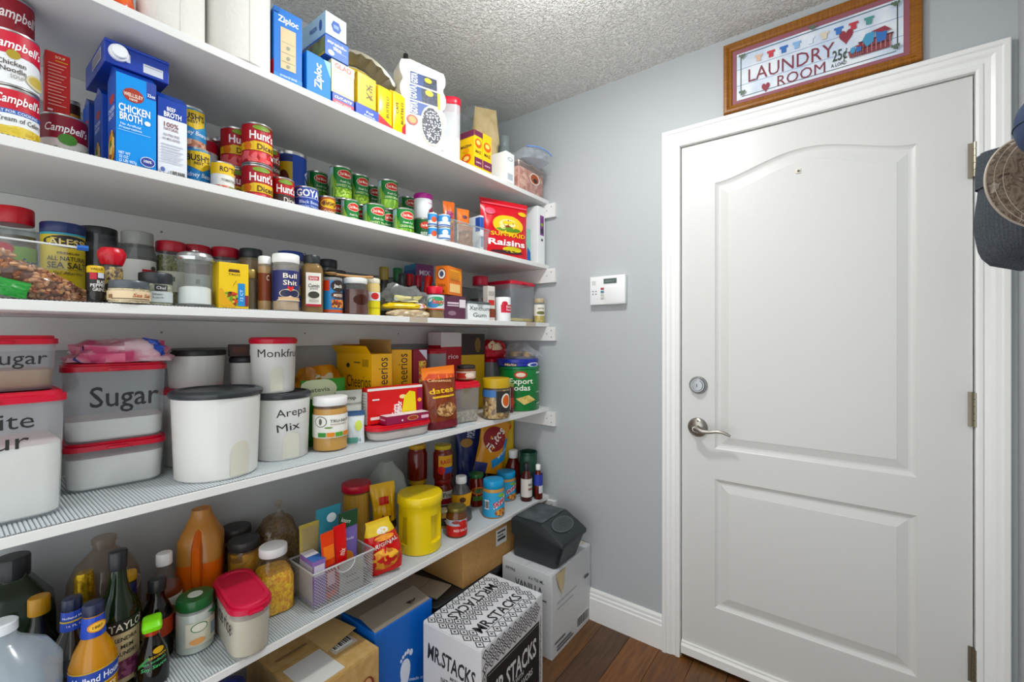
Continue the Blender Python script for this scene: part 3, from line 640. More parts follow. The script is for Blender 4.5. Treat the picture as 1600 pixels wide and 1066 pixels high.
# tall clear container with red lid
x, y, r, h = cyl(z, 686, 719, 150, None, .34)
vessel('flour_container', 'tall frosted container with red lid, flour at the bottom', 'container', (x, y, z), r, h, fc(x, y), [(0, .93), (.02, .97), (.9, 1)], CL('eef1f3', .42, .2), lid=(.88, 1, 1.06, LIDR), fill=(NB('f2efe6', .9, 80, .2, .002), .36), sq=.55, lidsq=.6, flat=True, ops=[P(-.25, .25, .35, .75, CL('f5f7f8', .25, .2))])
x, y, r, h = cyl(z, 722, 771, 164, None, .12)
vessel('clear_deli_tub', 'round clear plastic tub with yellowish food behind the corn starch', 'tub', (x, y, z), r, h, 0, [(0, .8), (.02, .84), (.86, .98)], GLASS, lid=(.86, 1, 1.0, CL('f2f4f4', .25)), fill=(B(['c9b03a', 'd8c35a', 'a88a22'], 90), .62))
for i, (pl, pr, pt, lb) in enumerate(((741, 753.5, 205, 'yellow corn starch box with its side to the clear container'), (754.5, 768, 212, 'yellow corn starch box beside the flour sack'))):
    y, wd, h = fb(z, pl, pr, pt, .386)
    carton('corn_starch_box', lb, 'box', (.386 - .042, y, z), (.084, wd, h), 0, 'f0c40e', f=[P(-.5, .5, .86, 1, '6b2a48') if i == 0 else P(-.5, .5, .9, 1, 'f0c40e'), O(0, .68, .4, .12, 'e0622a'), O(0, .7, .25, .06, 'f3d27a'), T('MAIZ', 0, .46, .08, .7, '3a1a20'), P(-.5, .5, .08, .3, '6b2a48'), T('corn', 0, .19, .06, .6, 'e8c9d0')], l=[P(-.5, .5, .84, 1, '6b2a48'), O(0, .3, .3, .12, 'e0622a'), T('MAIZENA', 0, .62, .07, .7, '3a1a20'), O(0, .5, .2, .06, 'e8a03a'), O(0, .3, .18, .06, 'f3d27a')], group='corn starch boxes')
y, wd, _ = fb(z, 752, 790, 200, .27); h = zat(772, 172, .27) - z; wd *= .8
t = pouch('flour_sack', 'tan paper flour sack with pinched top', 'sack', (.265, y - .02, z), (wd * 1.0, h, .075), fc(.3, y, 20), NB('c9b78f', .8, 25, .4, .004, 'bda97e'), ops=[T('FLOUR', -.12, .58, .06, .4, '3a332a', rot=-12), O(-.05, .28, .12, .05, 'e8e4da'), O(-.05, .28, .07, .03, '9a9384')], seed=5, wr=.25, bot=.9, shape=lambda v: (1.0 if v < .45 else .82 if v < .58 else .95 - .5 * (v - .58)))
y, wd, h = fb(z, 788, 801, 240, .386)
carton('white_slim_box', 'slim white box between the flour sack and the pinkish tub', 'box', (.34, y, z), (.09, wd, h), 0, 'eef0f0', f=[O(0, .78, .3, .06, '9aa4b0'), O(0, .78, .2, .04, 'eef0f0'), P(-.3, .3, .1, .3, 'b9bfc6')])
x, y, r, h = cyl(z, 779, 797, 210, None, .22)
vessel('grey_cap_bottle', 'bottle with a grey cap behind the slim white box', 'bottle', (x, y, z), r, h, 0, [(0, .9), (.02, 1), (.8, 1), (.84, .8)], C('8d9694', .4), lid=(.82, 1, .95, C('8f9a9c', .4)))
y, wd, h = fb(z, 806, 847, 256, .386)
tub('peach_tub', 'frosted tub of pinkish food with round logo at the shelf end', 'tub', (.386 - .06, y, z), (.12, wd - .004, h), 0, CL('e8dcd6', .3, .2), (B(['d9a593', 'c98f80', 'e6bfae', 'b97a6c'], 45), .82), f=[O(.1, .55, .2, .2, 'e6e0da'), O(.1, .55, .165, .165, 'a8502c'), O(.12, .5, .08, .08, '3a2018')], rc=.012, taper=.97, lidh=.008, body=CL('efe6e2', .25, .15), lidgrow=1.01)
lump('zip_bag_of_flour', 'clear zipper bag with blue strip lying at the end of the top shelf', 'bag', (.36, y - .012, z + h + .001), (.2, .15, .068), -.2, CL('dde3ea', .5, .15), seed=4, amp=.2, flat=.25)
zo = MB().tube([(.06, -.055, .058), (.09, -.01, .055), (.1, .035, .045), (.102, .065, .03)], .003, 6).obj('zip_strip', C('6f94cf', .4), bpy.data.objects['zip_bag_of_flour'])
# ================================================================ SECOND SHELF: cans
z = Z2 + .0022
SOUP = 'a3142c'
x, y, r = cylh(z, -24, 62, 136, .1016)
celery_top = z + .1016
can('soup can, lower one with cream of celery label at the left edge', x, y, z, r, .1016, fc(x, y, 10), 'c01a34', [P(-.78, .78, .05, .6, 'eef0f0'), P(-.78, .78, .52, .6, '2f62ad'), T('GREAT FOR COOKING', -.05, .56, .05, 1.0, 'e8eef8'), T('Campbell\'s', .05, .79, .16, .95, 'ffffff', shear=.25, bold=.02), T('Cream of Celery', .08, .43, .09, .95, '33302a', bold=.01), P(-.75, .75, .05, .3, B(['d8bd4e', 'c9a83a', 'e6d27a'], 40, bump=0)), O(.1, .2, .5, .12, 'dfc65a')], 'soup cans')
h = .103
x2, y2, r2 = x - .004, y - .002, r * 1.09
can('tall soup can with chicken noodle label, middle of the left stack', x2, y2, celery_top + .0006, r2, h, fc(x2, y2, 10), 'e9ebec', [P(-.78, .78, .58, .955, 'c4123a'), G([(-.78, .585), (.78, .585), (.78, .5), (.3, .56)], 'c4123a'), T('Campbell\'s', .05, .75, .16, 1.0, 'ffffff', shear=.25), O(-.05, .57, .12, .08, 'a8923a'), T('Chicken', -.08, .42, .09, .5, '4a4640'), T('Noodle', -.05, .3, .09, .45, '4a4640'), T('SOUP', .02, .19, .07, .25, '9a968e'), O(.42, .22, .26, .13, 'd8cfa8'), O(.42, .23, .2, .09, 'c9b25a')], 'soup cans')
zt = celery_top + .0006 + h + .0006
can('dark red soup can on top of the left stack', x2 - .035, y2, zt, .0335, .08, fc(x2, y2, 12), '8d1428', [T('Campbell\'s', .1, .6, .26, 1.1, 'f3e6e6', shear=.25)], 'soup cans')
x, y, r = cylh(z, 61, 138, 178, .1016)
can('dark red and white soup can under the red carton', x, y, z, r, .1016, fc(x, y, 8), 'dcdcd6', [P(-.78, .78, .5, .955, '84162c'), T('Campbell\'s', 0, .72, .16, 1.0, 'ffffff', shear=.25), O(0, .5, .2, .11, '4f8f3a'), T('Cream of', 0, .3, .09, .6, '4a4640'), T('Mushroom', 0, .15, .09, .8, '4a4640'), O(.55, .3, .12, .12, 'b9ae8e')], 'soup cans')
yb, wd, _ = fb(z, 67, 107, 70, x + .022)
carton('red_soup_mix_box', 'upright red soup mix box standing on a soup can', 'box', (x - .002, yb + .004, z + .1022), (.036, wd, .126), fc(x, y) * .3, 'c22420', f=[T('SOUP', .1, .93, .04, .4, 'f3d9b0'), P(-.1, .4, .86, .875, 'e0b03a')] + [P(-.38, .34 - (i % 3) * .1, .8 - i * .055, .815 - i * .055, 'e3a79c') for i in range(13)] + [P(-.4, -.2, .04, .07, 'f0e0da')])
x, y, r, h = cyl(z, 100, 126, 133, None, .1)
can('dark brown tall can behind the red soup mix box', x, y, z, r, .2, fc(x, y), '3a1a14', [P(-.78, .78, .8, .84, 'c08a2a'), T('chili', 0, .7, .06, .6, 'd9a83a')])
# broth cartons
def broth(label, xf, pl, pr, pt, lightf, ops, lops, dep=.065, rot=0.0):
    y, wd, h = fb(z, pl, pr, pt, xf)
    o = thing('broth_carton', label, 'carton', (xf - dep / 2, y, z), rot, 'broth cartons')
    hb = h - .022; b = MB(); b.box(-dep / 2, dep / 2, -wd / 2, wd / 2, 0, hb).obj('carton_body', C('1d3f9c', .3), o, bev=.001, smooth=False)
    m = MB(); m.V = [(-dep / 2, -wd / 2, hb), (dep / 2, -wd / 2, hb), (dep / 2, wd / 2, hb), (-dep / 2, wd / 2, hb), (-.002, -wd / 2, h), (.002, -wd / 2, h), (.002, wd / 2, h), (-.002, wd / 2, h)]
    m.F = [(0, 1, 5, 4), (1, 2, 6, 5), (2, 3, 7, 6), (3, 0, 4, 7), (4, 5, 6, 7)]; m.I = [0] * 5; m.obj('gable_top', C('20449f', .3), o, smooth=False)
    deco(o, s_box('f', dep, wd, hb), ops); deco(o, s_box('l', dep, wd, hb), lops); return o
food = B(['c98a2a', '5a7a2a', 'd8b04a', '8a4a1a', 'e6cf8a'], 90, bump=0)
side = [P(-.5, .5, 0, 1, '2452b0'), O(.05, .75, .3, .05, 'a83a3a'), T('CHICKEN', 0, .64, .05, .75, 'e3eaf8'), T('BROTH', 0, .57, .05, .6, 'e3eaf8'), O(.05, .22, .38, .2, food)]
c1 = broth('light blue chicken broth carton in front', .352, 181, 244, 106, 1, [P(-.5, .5, 0, 1, C('2d8fdc', .3)), P(.25, .5, .82, 1, '1f3f96'), T('32oz', .37, .86, .035, .2, 'ffffff'), O(-.08, .8, .26, .075, '9c3526'), T('WELLSLEY', -.08, .8, .04, .48, 'f5e6d8'), T('FARMS', -.08, .755, .025, .2, 'f5e6d8'), T('CHICKEN', -.05, .645, .08, .78, 'ffffff', bold=.03), T('BROTH', -.14, .555, .08, .55, 'ffffff', bold=.03), O(.27, .54, .08, .025, 'f2f4f6'), T('No Artificial', -.15, .47, .025, .5, 'd9ebfa'), T('Preservatives', -.15, .435, .025, .55, 'd9ebfa'), P(-.45, .35, .4, .403, 'd9ebfa'), T('NET WT', -.3, .16, .03, .28, 'e5f2fc'), T('32 OZ', -.32, .12, .03, .22, 'e5f2fc'), T('(2 LB) 907g', -.22, .08, .03, .42, 'e5f2fc'), O(.27, .12, .19, .055, 'e8ecf2'), O(.27, .12, .175, .048, '2b3a8c'), T('100%', .27, .125, .03, .2, 'ffffff')], side)
c2 = broth('white beef broth carton with blue top', .349, 246.5, 292, 142, 0, [P(-.5, .5, 0, .76, 'e3e6ec'), T('BEEF', -.05, .88, .05, .3, 'ffffff'), T('BROTH', .0, .81, .065, .6, 'ffffff', bold=.03), T('100%', -.05, .68, .06, .5, '7a4040'), T('NATURAL', -.05, .625, .035, .5, '8a6060'), T('GLUTEN FREE', -.05, .55, .03, .55, '8a8088'), T('NO MSG ADDED', -.05, .5, .03, .6, '8a8088')] + [P(-.4, .35 - (i % 2) * .1, .42 - i * .035, .432 - i * .035, 'b9bdc8') for i in range(7)] + bars(-.1, .4, .0, .12, 8) + [O(-.36, .1, .08, .03, '5a6aa0')], side)
for i, (xf, lb) in enumerate(((.27, 'chicken broth carton just behind the front chicken broth carton'), (.19, 'dark blue broth carton farthest back in its row'))):
    yy = yat(212, .352); wdd = yat(244, .352) - yat(181, .352)
    o = thing('broth_carton', lb, 'carton', (xf - .033, yy - .006 * (i + 1), z), 0, 'broth cartons')
    MB().box(-.0325, .0325, -wdd / 2, wdd / 2, 0, .175).obj('carton_body', C('1d3f9c', .3), o, bev=.001, smooth=False)
    MB().prism([(-.0325, .1755), (.0325, .1755), (.002, .196), (-.002, .196)], -wdd / 2, wdd / 2, 'y').obj('gable_top', C('20449f', .3), o, smooth=False)
    deco(o, s_box('l', .065, wdd, .18), side)
zc = z + zat(212, 106, .352) - z + .001
y0, wd, _ = fb(z, 163, 264, 60, .33); hh = min(zat(213, 77, .33), Z1 - ST - .004) - zc
o = thing('broth_carton', 'dark blue broth carton lying on its side on the other cartons', 'carton', (.33 - .09, y0, zc), 0, 'broth cartons')
MB().box(-.09, .09, -wd / 2, wd / 2, 0, hh).obj('carton_body', C('25409f', .3), o, bev=.0015, smooth=False)
MB().box(.0905, .0925, -wd / 2, wd / 2, hh * .86, hh * .93).obj('seam', C('3350b0', .3), o, smooth=False)
cp = MB().lathe([(0, .0165), (.006, .0165), (.007, .0135), (.014, .0135), (.0155, .012)], 6).obj('screw_cap', C('e9ebee', .35), o); cp.location = (.091, -wd * .3, hh * .5); cp.rotation_euler = (0, pi / 2, 0)
deco(o, s_box('f', .18, wd, hh), [P(.08, .4, .12, .5, 'cfd3dc'), P(.1, .38, .4, .44, '9aa2b4'), P(-.35, -.12, .28, .62, 'dde0e6')]); deco(o, s_box('l', .18, wd, hh), [P(-.1, .35, .3, .8, 'c9cdd6'), P(-.08, .33, .35, .75, '8a8a90')])
# beans, tomatoes
STD = .111
def stackc(pl, pr, pt, n, hexb, ops, labels, group, h=STD, off=12, rots=None):
    x, y, r = cylh(z, pl, pr, pt, h * n); r = min(r, .0375)
    for i in range(n):
        if labels[i]: can(labels[i], x, y, z + i * (h + .0005), r, h, fc(x, y, off), hexb, ops[i] if isinstance(ops, list) and isinstance(ops[0], list) else ops, group)
    return x, y, r
beanpic = B(['a8674a', 'c98f70', '8a4a34', 'd9b09a'], 120, bump=0)
BUSH = [P(-.78, .78, .0, .24, beanpic), P(-.78, .78, .24, .5, '2f86bd'), G([(-.42, .9), (.46, .93), (.42, .6), (.1, .48), (-.38, .58)], 'e6c21e'), T("BUSH'S", 0, .77, .14, .8, '1d1a18', bold=.03), T('BEST', 0, .65, .06, .3, '4a3a18'), T('Kidney Beans', .0, .4, .1, 1.0, 'e8f2f8', shear=.2)]
stackc(284, 333, 229, 1, '3f97c4', BUSH, ['light blue bean can with yellow logo, lower one beside the beef broth'], 'bean cans')
x, y, r = cylh(z, 286, 324, 168, STD * 2 + .0005); 
x, y, r = cylh(z, 284, 333, 229, STD)
can('light blue bean can stacked above its twin beside the beef broth', x - .03, y - .004, z + STD + .0006, .034, STD - .004, fc(x, y, 12), '3f97c4', BUSH, 'bean cans')
x, y, r, h = cyl(z, 312, 345, 214, None, .165)
can('white and red can behind the lower blue bean can', x, y, z, .034, h, fc(x, y), 'e3e4e4', [P(-.78, .78, .8, .955, 'c02438'), P(-.5, .5, .3, .32, 'b9b9b9')])
x, y, r, h = cyl(z, 326, 364, 252, None, .3)
can('yellow and white tomato can below the diced tomato stacks', x, y, z, r, h, fc(x, y, 10), 'e6e6df', [P(-.78, .78, .62, .955, 'e8c01c'), T('RO*TEL', .25, .78, .16, .9, '1d1a18', bold=.03), P(-.78, .78, .05, .28, B(['c9483a', 'd8705a', '8f9a4a', 'e6a08a'], 120, bump=0)), T('TOMATOES', .2, .45, .08, .7, '7a7a70')])
tompic = B(['c92a2c', 'd8484a', 'a81c22', 'e0686a'], 80, bump=0)
HUNT = [P(-.78, .78, .05, .3, tompic), G([(-.78, .33), (.78, .33), (.78, .55), (-.2, .55), (-.4, .5), (-.78, .5)], 'e3bb28'), T("Hunt's", .08, .7, .2, .85, 'ffffff', bold=.03), O(.05, .88, .3, .06, '7a9a3a'), O(-.42, .42, .14, .1, 'd9782a'), T('Diced', .2, .43, .14, .6, '4a3318'), P(.4, .52, .18, .26, 'e8d6d6')]
HUNTB = [P(-.78, .78, .05, .28, tompic), P(-.78, .78, .32, .55, '3b2c26'), T("Hunt's", .1, .7, .2, .85, 'ffffff', bold=.03), O(.05, .88, .3, .06, '7a9a3a'), T('Diced', .25, .42, .14, .6, 'eae0d8')]
stackc(370, 424, 191, 2, 'a91626', HUNT, ['red diced tomato can with yellow band, lower of the front stack', 'red diced tomato can with yellow band, upper of the front stack'], 'diced tomato cans')
stackc(345, 378, 199, 1, 'a91626', HUNT, [None], 'x', h=STD * 2)
x, y, r, h = cyl(z, 343, 384, 199, None, .185)
for i, lb in enumerate(('red diced tomato can behind the front stack, lower one', 'red diced tomato can behind the front stack, upper one')): can(lb, x, y, z + i * (STD + .0005), .0365, STD, fc(x, y, 14), 'a91626', HUNT, 'diced tomato cans')
x, y, r, h = cyl(z, 331, 366, 206, None, .105)
can('dark red tall can in the back row left of the tomato cans', x, y, z, .034, .215, fc(x, y), '7d1420', [P(-.78, .78, .4, .45, 'caa02a')], 'diced tomato cans')
x, y, r = cylh(z, 419, 460, 276, STD); can('red diced tomato can with dark band, in front of the blue bean can', x, y, z, min(r, .037), STD, fc(x, y, 16), 'b51c24', HUNTB, 'diced tomato cans')
x, y = x - .085, y - .005; can('red diced tomato can with dark band, stacked in the second row', x, y, z + STD + .0005, .036, STD - .004, fc(x, y, 16), 'b51c24', HUNTB, 'diced tomato cans')
can('red diced tomato can under another with the dark band', x, y, z, .036, STD, fc(x, y, 16), 'b51c24', HUNTB, 'diced tomato cans')
x, y, r, h = cyl(z, 437, 476, 236, None, .12)
can('large royal blue can behind the black bean can', x, y, z, .046, h, fc(x, y, 5), '2147a6', [P(-.62, .0, .3, .85, 'c9b03a'), O(-.3, .6, .2, .14, '5a2a1a'), P(-.78, .0, .06, .26, 'dde3ee'), P(-.78, 0, .86, .94, '1b2f70'), T('GOYA', .55, .5, .22, .6, 'e8eefa', rot=90)])
x, y, r = cylh(z, 457, 497, 291, STD)
GOYA = [P(-.78, .78, .05, .42, B(['1c2030', '2b3040', '0e1018', '3a3f52'], 200, bump=0)), P(-.78, .78, .42, .955, '24429a'), T('GOYA', .05, .82, .2, 1.0, 'ffffff', bold=.04), P(-.7, .7, .68, .695, 'c9d4ee'), T('Black Beans', .1, .57, .09, .85, 'c9d8f2'), T('Frijoles Negros', .1, .46, .08, .9, 'a9c0ea'), O(.5, .2, .18, .12, 'e0c92a')]
can('blue black bean can with white lettering in the front row', x, y, z, min(r, .0375), STD, fc(x, y, 8), '24429a', GOYA)
x, y, r = cylh(z, 496, 523, 305, .1)
can('small orange brown baked bean can beside the black bean can', x, y, z, r, .1, fc(x, y, 12), 'a8572c', [O(.1, .75, .6, .15, 'e3b82a'), T("BUSH'S", .1, .75, .13, .8, '2a1a10', bold=.02), T('Original', .1, .5, .11, .8, 'f0dcc0', shear=.2), P(-.78, .78, .28, .38, '4a2418'), P(-.78, .78, .05, .27, beanpic)])
# green vegetable cans
peas = B(['8fb83a', 'a6cc4e', '6f9a2a', 'bcd96a'], 150, bump=0); gb = B(['7aa83a', '5f8f2c', '97bf55'], 90, bump=0, sz=.25)
def DM(pic, txt):
    return [P(-.78, -.42, .05, .955, 'b9d6e0'), G([(-.78, .05), (-.35, .05), (-.25, .5), (-.5, .8), (-.78, .5)], gb), P(-.3, .78, .05, .34, pic), O(.15, .76, .36, .13, 'e8e2d0'), O(.15, .76, .33, .115, 'c8321e'), T('Del Monte', .15, .76, .09, .52, 'f7efe0', bold=.02), T('Fresh Cut', .15, .53, .07, .5, 'e9f2df', shear=.2), T(txt, .15, .41, .075, .8, 'cfe6a8')]
GR = C('1f7a34', .35)
DMP, DMG = DM(peas, 'SWEET PEAS'), DM(gb, 'GREEN BEANS')
def gcan(label, x, y, zz, r, ops, off=10): can(label, x, y, zz, r, STD, fc(x, y, off), GR, ops, 'green vegetable cans')
gr = [  # pl, pr, rim row, tier, ops, label
    (521, 549, 312, 1, DMP, 'green pea can at the left end of the lower row'),
    (560, 600, 317, 1, DMP, 'green vegetable can at the middle of the lower row'),
    (607, 646, 324, 1, DMG, 'green bean can at the right end of the lower row'),
    (509, 547, 258, 2, DMP, 'green pea can, leftmost of the upper front row'),
    (545, 576, 271, 2, DMP, 'green pea can, second in the upper row'),
    (588, 625, 277, 2, DMG, 'green bean can, rightmost large one of the upper row')]
for pl, pr, pt, tier, ops, lb in gr:
    if tier == 1: x, y, r = cylh(z, pl, pr, pt, STD); gcan(lb, x, y, z, min(r, .0375), ops)
for (pl, pr, pt, lb, lb2) in ((509, 547, 258, 'green pea can, leftmost of the upper row', 'green can hidden low at the left of the green stack'), (546, 577, 271, 'green pea can, second from left in the upper row', 'green can in shadow, second in the lower back row'), (588, 625, 277, 'green bean can, largest at the right of the upper row', 'green can in shadow, third in the lower back row')):
    x, y, r = cylh(z, pl, pr, pt, STD * 2 + .0005); r = min(r, .0365); x = min(x, .2)
    y = yat((pl + pr) / 2, x); gcan(lb2, x, y, z, r, DMG); gcan(lb, x, y, z + STD + .0005, r, DMP if 'pea' in lb else DMG)
for (pc, x, n, lb) in ((501, .085, 2, 'dark green can at the back left of the green stack'), (581, .095, 2, 'dark green can in the gap of the upper row'), (637, .1, 2, 'dark green can behind the white magenta-lidded canister')):
    y = yat(pc, x)
    for i in range(n): gcan(lb + (', lower' if n == 2 and i == 0 else ', upper' if n == 2 else ''), x, y, z + i * (STD + .0005), .036, DMG)
x, y, r = cylh(z, 645, 677, 340, .108)
can('dark green beet can under the white canister', x, y, z, min(r, .036), .108, fc(x, y, 10), '1d5a2c', [O(.1, .74, .36, .13, 'c8321e'), T('Del Monte', .1, .74, .09, .55, 'f7efe0'), T('BEETS', .1, .45, .11, .6, 'e6efe0'), O(-.1, .2, .3, .14, '6b1230'), O(.35, .12, .16, .08, 'd9c9a8'), P(-.78, .78, .05, .14, '4d1026')])
vessel('pill_canister', 'white canister with magenta lid standing on the beet can', 'canister', (x, y, z + .1086), min(r, .036) * .98, .098, fc(x, y, 20), [(0, .96), (.02, 1), (.8, 1)], C('eceef0', .35), lid=(.78, 1, 1.03, C('b0288c', .4)), ops=[O(.35, .3, .2, .1, '8c2c4a'), P(.1, .5, .6, .63, 'c9a0b4'), G([(.3, .45), (.5, .5), (.5, .2), (.42, .18)], '9c2440')])
for j, (pl, pr, pt, xc) in enumerate(((670, 685, 331, .345), (684, 703, 334, .372))):
    x, y, r, h = cyl(z, pl, pr, pt, None, xc); h2 = h / 2
    for i in range(2):
        can(('small blue and white milk can, ' + ('lower' if i == 0 else 'upper') + (' of the pair beside the beet can' if j == 0 else ' of the pair beside the clear bin')), x, y, z + i * (h2 + .0004), r, h2 - .0006, fc(x, y, 10), 'dfe6ee', [P(-.78, .78, .45, .9, '3f8fd0'), O(0, .6, .25, .2, 'f2f4f6') if j else O(.1, .5, .3, .2, 'd0582c'), P(-.78, .78, .1, .2, '4a6fb0')], 'small milk cans')
# clear bin with packets
yl, yr = yat(704, .37), yat(768, .37); zz = z; h = zat(735, 352, .37) - z; wd = yr - yl; xm = .315; dx = .112
o = thing('clear_bin', 'clear plastic bin holding packets on the can shelf', 'bin', (xm, (yl + yr) / 2, z), 0)
MB().loft([(0, dx / 2 * .88, wd / 2 * .88, .02), (.003, dx / 2 * .9, wd / 2 * .9, .02), (h, dx / 2, wd / 2, .025), (h + .001, dx / 2 + .004, wd / 2 + .004, .027), (h - .003, dx / 2 + .004, wd / 2 + .004, .027)], 5, caps=(1, 0)).obj('bin_wall', CL('e6ecee', .22), o)
MB().tube([(x_, y_, h) for x_, y_ in rr(dx / 2 + .002, wd / 2 + .002, .025, 5)], .003, 6, closed=True).obj('rim', CL('cfd6d8', .5, .1), o)
ym = (yl + yr) / 2
pouch('snack_packet', 'orange snack packet leaning out of the clear bin', 'packet', (.315, yl + .045, z + .006), (.05, .17, .02), -.35, C('c2601c', .3), ops=[P(-.3, .3, .35, .6, '7a4a1e'), O(0, .7, .3, .08, '8a2a5a'), T('Reese', 0, .55, .06, .6, 'f3d27a')], seed=2, bot=.3, tilt=(0, 0))
pouch('tortilla_packet', 'orange and white packet in the middle of the clear bin', 'packet', (.3, ym + .02, z + .006), (.055, .165, .02), -.35, C('d5cdbf', .4), ops=[P(-.5, .5, .62, 1, 'd8742c'), O(.1, .8, .2, .05, '4a2a4a'), P(-.4, .4, .3, .34, 'a88a5a')], seed=3, bot=.3, tilt=(0, 0))
pouch('bean_packet', 'brown packet pressed against the front of the clear bin', 'packet', (.346, ym - .012, z + .006), (.07, .085, .016), -.2, C('8f6a52', .45), seed=6, bot=.5, tilt=(0, 0))
carton('white_mix_box', 'white box with blue corner at the right of the clear bin', 'box', (.315, yr - .034, z + .006), (.07, .02, .145), -.1, 'e3e6e8', l=[P(.1, .5, .55, .95, '2a4fa0')], f=[P(-.5, .5, .6, .95, '2a55a8'), P(-.4, .4, .1, .4, '8d98a8')], seam=False)
x, y = .355, yat(791, .355); zw = zat(791, 314, .355) - z
pouch('raisin_pouch', 'red raisin pouch with yellow sun logo', 'pouch', (x - .012, y, z), (yat(818, x) - yat(767, x) + .012, zw, .06), fc(x, y, 32), C('c91830', .28), ops=[O(.02, .56, .33, .17, 'f3c21a'), O(.02, .55, .2, .11, 'f0dca0'), O(.02, .57, .1, .08, '7a3018'), O(.02, .47, .26, .04, '5f8a2a'), T('SUN-MAID', .02, .385, .07, .74, 'f3c81e', bold=.02), T('Raisins', .0, .245, .105, .78, 'ffffff', bold=.03), O(.1, .13, .2, .05, 'd0c22c'), O(.0, .08, .34, .03, '3a1420'), O(.36, .8, .1, .04, 'f0c02a'), O(-.34, .77, .1, .06, 'd8546a'), P(-.48, .48, .9, .93, 'e85a6a')], seed=8, wr=.15, bot=.85)
y, wd, h = fb(z, 836, 847, 322, .386)
carton('noodle_box', 'white box with purple strip at the right end of the can shelf', 'box', (.386 - .05, y, z), (.1, wd, h), 0, 'eceeee', f=[P(-.2, .35, .5, .85, '7d3a86'), O(.08, .58, .22, .05, '2c2430'), O(.08, .69, .2, .03, '8aa83a'), P(-.05, .2, .4, .44, '4a4a50')])
pouch('seaweed_packet', 'teal snack packet between the raisins and the white box', 'packet', (.34, yat(826, .345), z), (.06, .165, .012), fc(.34, -.12, 20), C('8fc4b4', .35), ops=[P(-.45, .45, .0, .2, '2f8a5a'), G([(.1, .1), (.4, .0), (.45, .3), (.2, .45)], '2a58a0'), O(-.1, .3, .25, .12, 'c9a58a')], seed=4, bot=.4, wr=.1, tilt=(0, -4))
# ================================================================ MIDDLE SHELF: spices
z = Z3 + .0022
zr = Z3 + .0006
def jar3(name, label, pl, pr, pt, xc, prof, mat, zz=None, off=8, **kw):
    zb_ = z if zz is None else zz
    x, y, r, h = cyl(zb_, pl, pr, pt, None, xc)
    return vessel(name, label, kw.pop('cat', 'jar'), (x, y, zb_), r, h, fc(x, y, off), prof, mat, **kw)
HERB = B(['6b6a3a', '565a2c', '7f7a48', '4a4a26'], 260, bump=.2); CUMIN = NB('86683a', .7, 300, .2, .001, '785a30')
jar3('snack_jar', 'big clear jar with red lid and green label at the left edge', -14, 63, 320, .19, [(0, .9), (.02, 1), (.72, 1), (.8, .9), (.84, .82), (.86, .82)], GLASS, lid=(.82, 1, .9, C('b81f2c', .35)), fill=(B(['5f564a', '6e6455', '4f463c'], 40, bump=.3), .7), lab=(.1, .58, 'cfd8c9'), ops=[P(-.78, .78, .1, .32, 'd6c04a'), P(-.78, .78, .42, .58, '7fb04a'), T('Perfect', .1, .42, .1, .8, '2a4f9a', shear=.25), T('Crunch', .15, .3, .1, .7, '2a4f9a', shear=.25), O(-.3, .55, .25, .06, 'b02a3a')])
jar3('salt_canister', 'yellow sea salt canister with blue lid', 58, 130, 346, .2, [(0, .97), (.01, 1), (.87, 1)], C('d8c34a', .45), lid=(.86, 1, 1.03, C('1c2c5c', .35)), cat='canister', ops=[P(-.78, .78, .84, .865, '3f9ab0'), O(.05, .76, .6, .075, '1f1a14'), T('ALESSI', .05, .755, .08, .9, 'e9d9a0', bold=.02), T('PREMIUM', .05, .62, .03, .5, '6a5a2a'), T('ALL NATURAL', .05, .555, .055, .95, '2c261c', bold=.02), T('SEA SALT', .05, .475, .075, .95, '2c261c', bold=.02), P(-.5, .6, .42, .424, '6a5a2a'), T('Sal Marina', .05, .38, .035, .7, '7a6a3a', shear=.3), P(-.78, .78, .02, .2, '8a7a4a')])
jar3('dark_spice_jar', 'large dark glass jar with wide black lid behind the pepper mill', 127, 194, 352, .17, JARS, CL('6d7276', .55), lid=(.84, 1, .92, BLK), fill=(NB('2b2623', .8, 120, .4, .003), .7))
jar3('grey_lid_jar', 'spice jar with grey lid and red logo label', 187, 247, 361, .19, [(0, .92), (.02, 1), (.7, 1), (.8, .86), (.84, .84)], CL('8f9290', .5), lid=(.82, 1, .86, C('8d8f8b', .4)), fill=(NB('4b4944', .8, 200, .3, .002), .66), lab=(.12, .62, 'dcdcda'), ops=[P(.05, .75, .36, .5, 'b3202c'), T('BADIA', .38, .43, .08, .55, 'f5e9e6', bold=.02), O(.4, .52, .1, .03, '3a3a36')])
for pl, pr, pt, xc, lb, c in ((238, 284, 374, .2, 'herb jar with red lid right of the grey lidded jar', HERB), (283, 328, 381, .165, 'red lidded spice jar behind the sugar dispenser', B(['6e3a2a', '7f4a34'], 200)), (329, 371, 384, .18, 'red lidded spice jar behind the yellow taco box', B(['9a968c', '7a766c', 'b5b0a4'], 200))):
    jar3('red_lid_spice_jar', lb, pl, pr, pt, xc, JARS, GLASS, lid=(.84, 1, 1.06, C('a3152e', .4)), fill=(c, .78), lab=(.25, .55, 'c9cbbd'), sq=.7, group='red lidded spice jars', ops=[P(-.4, .4, .4, .47, '6a7a72')])
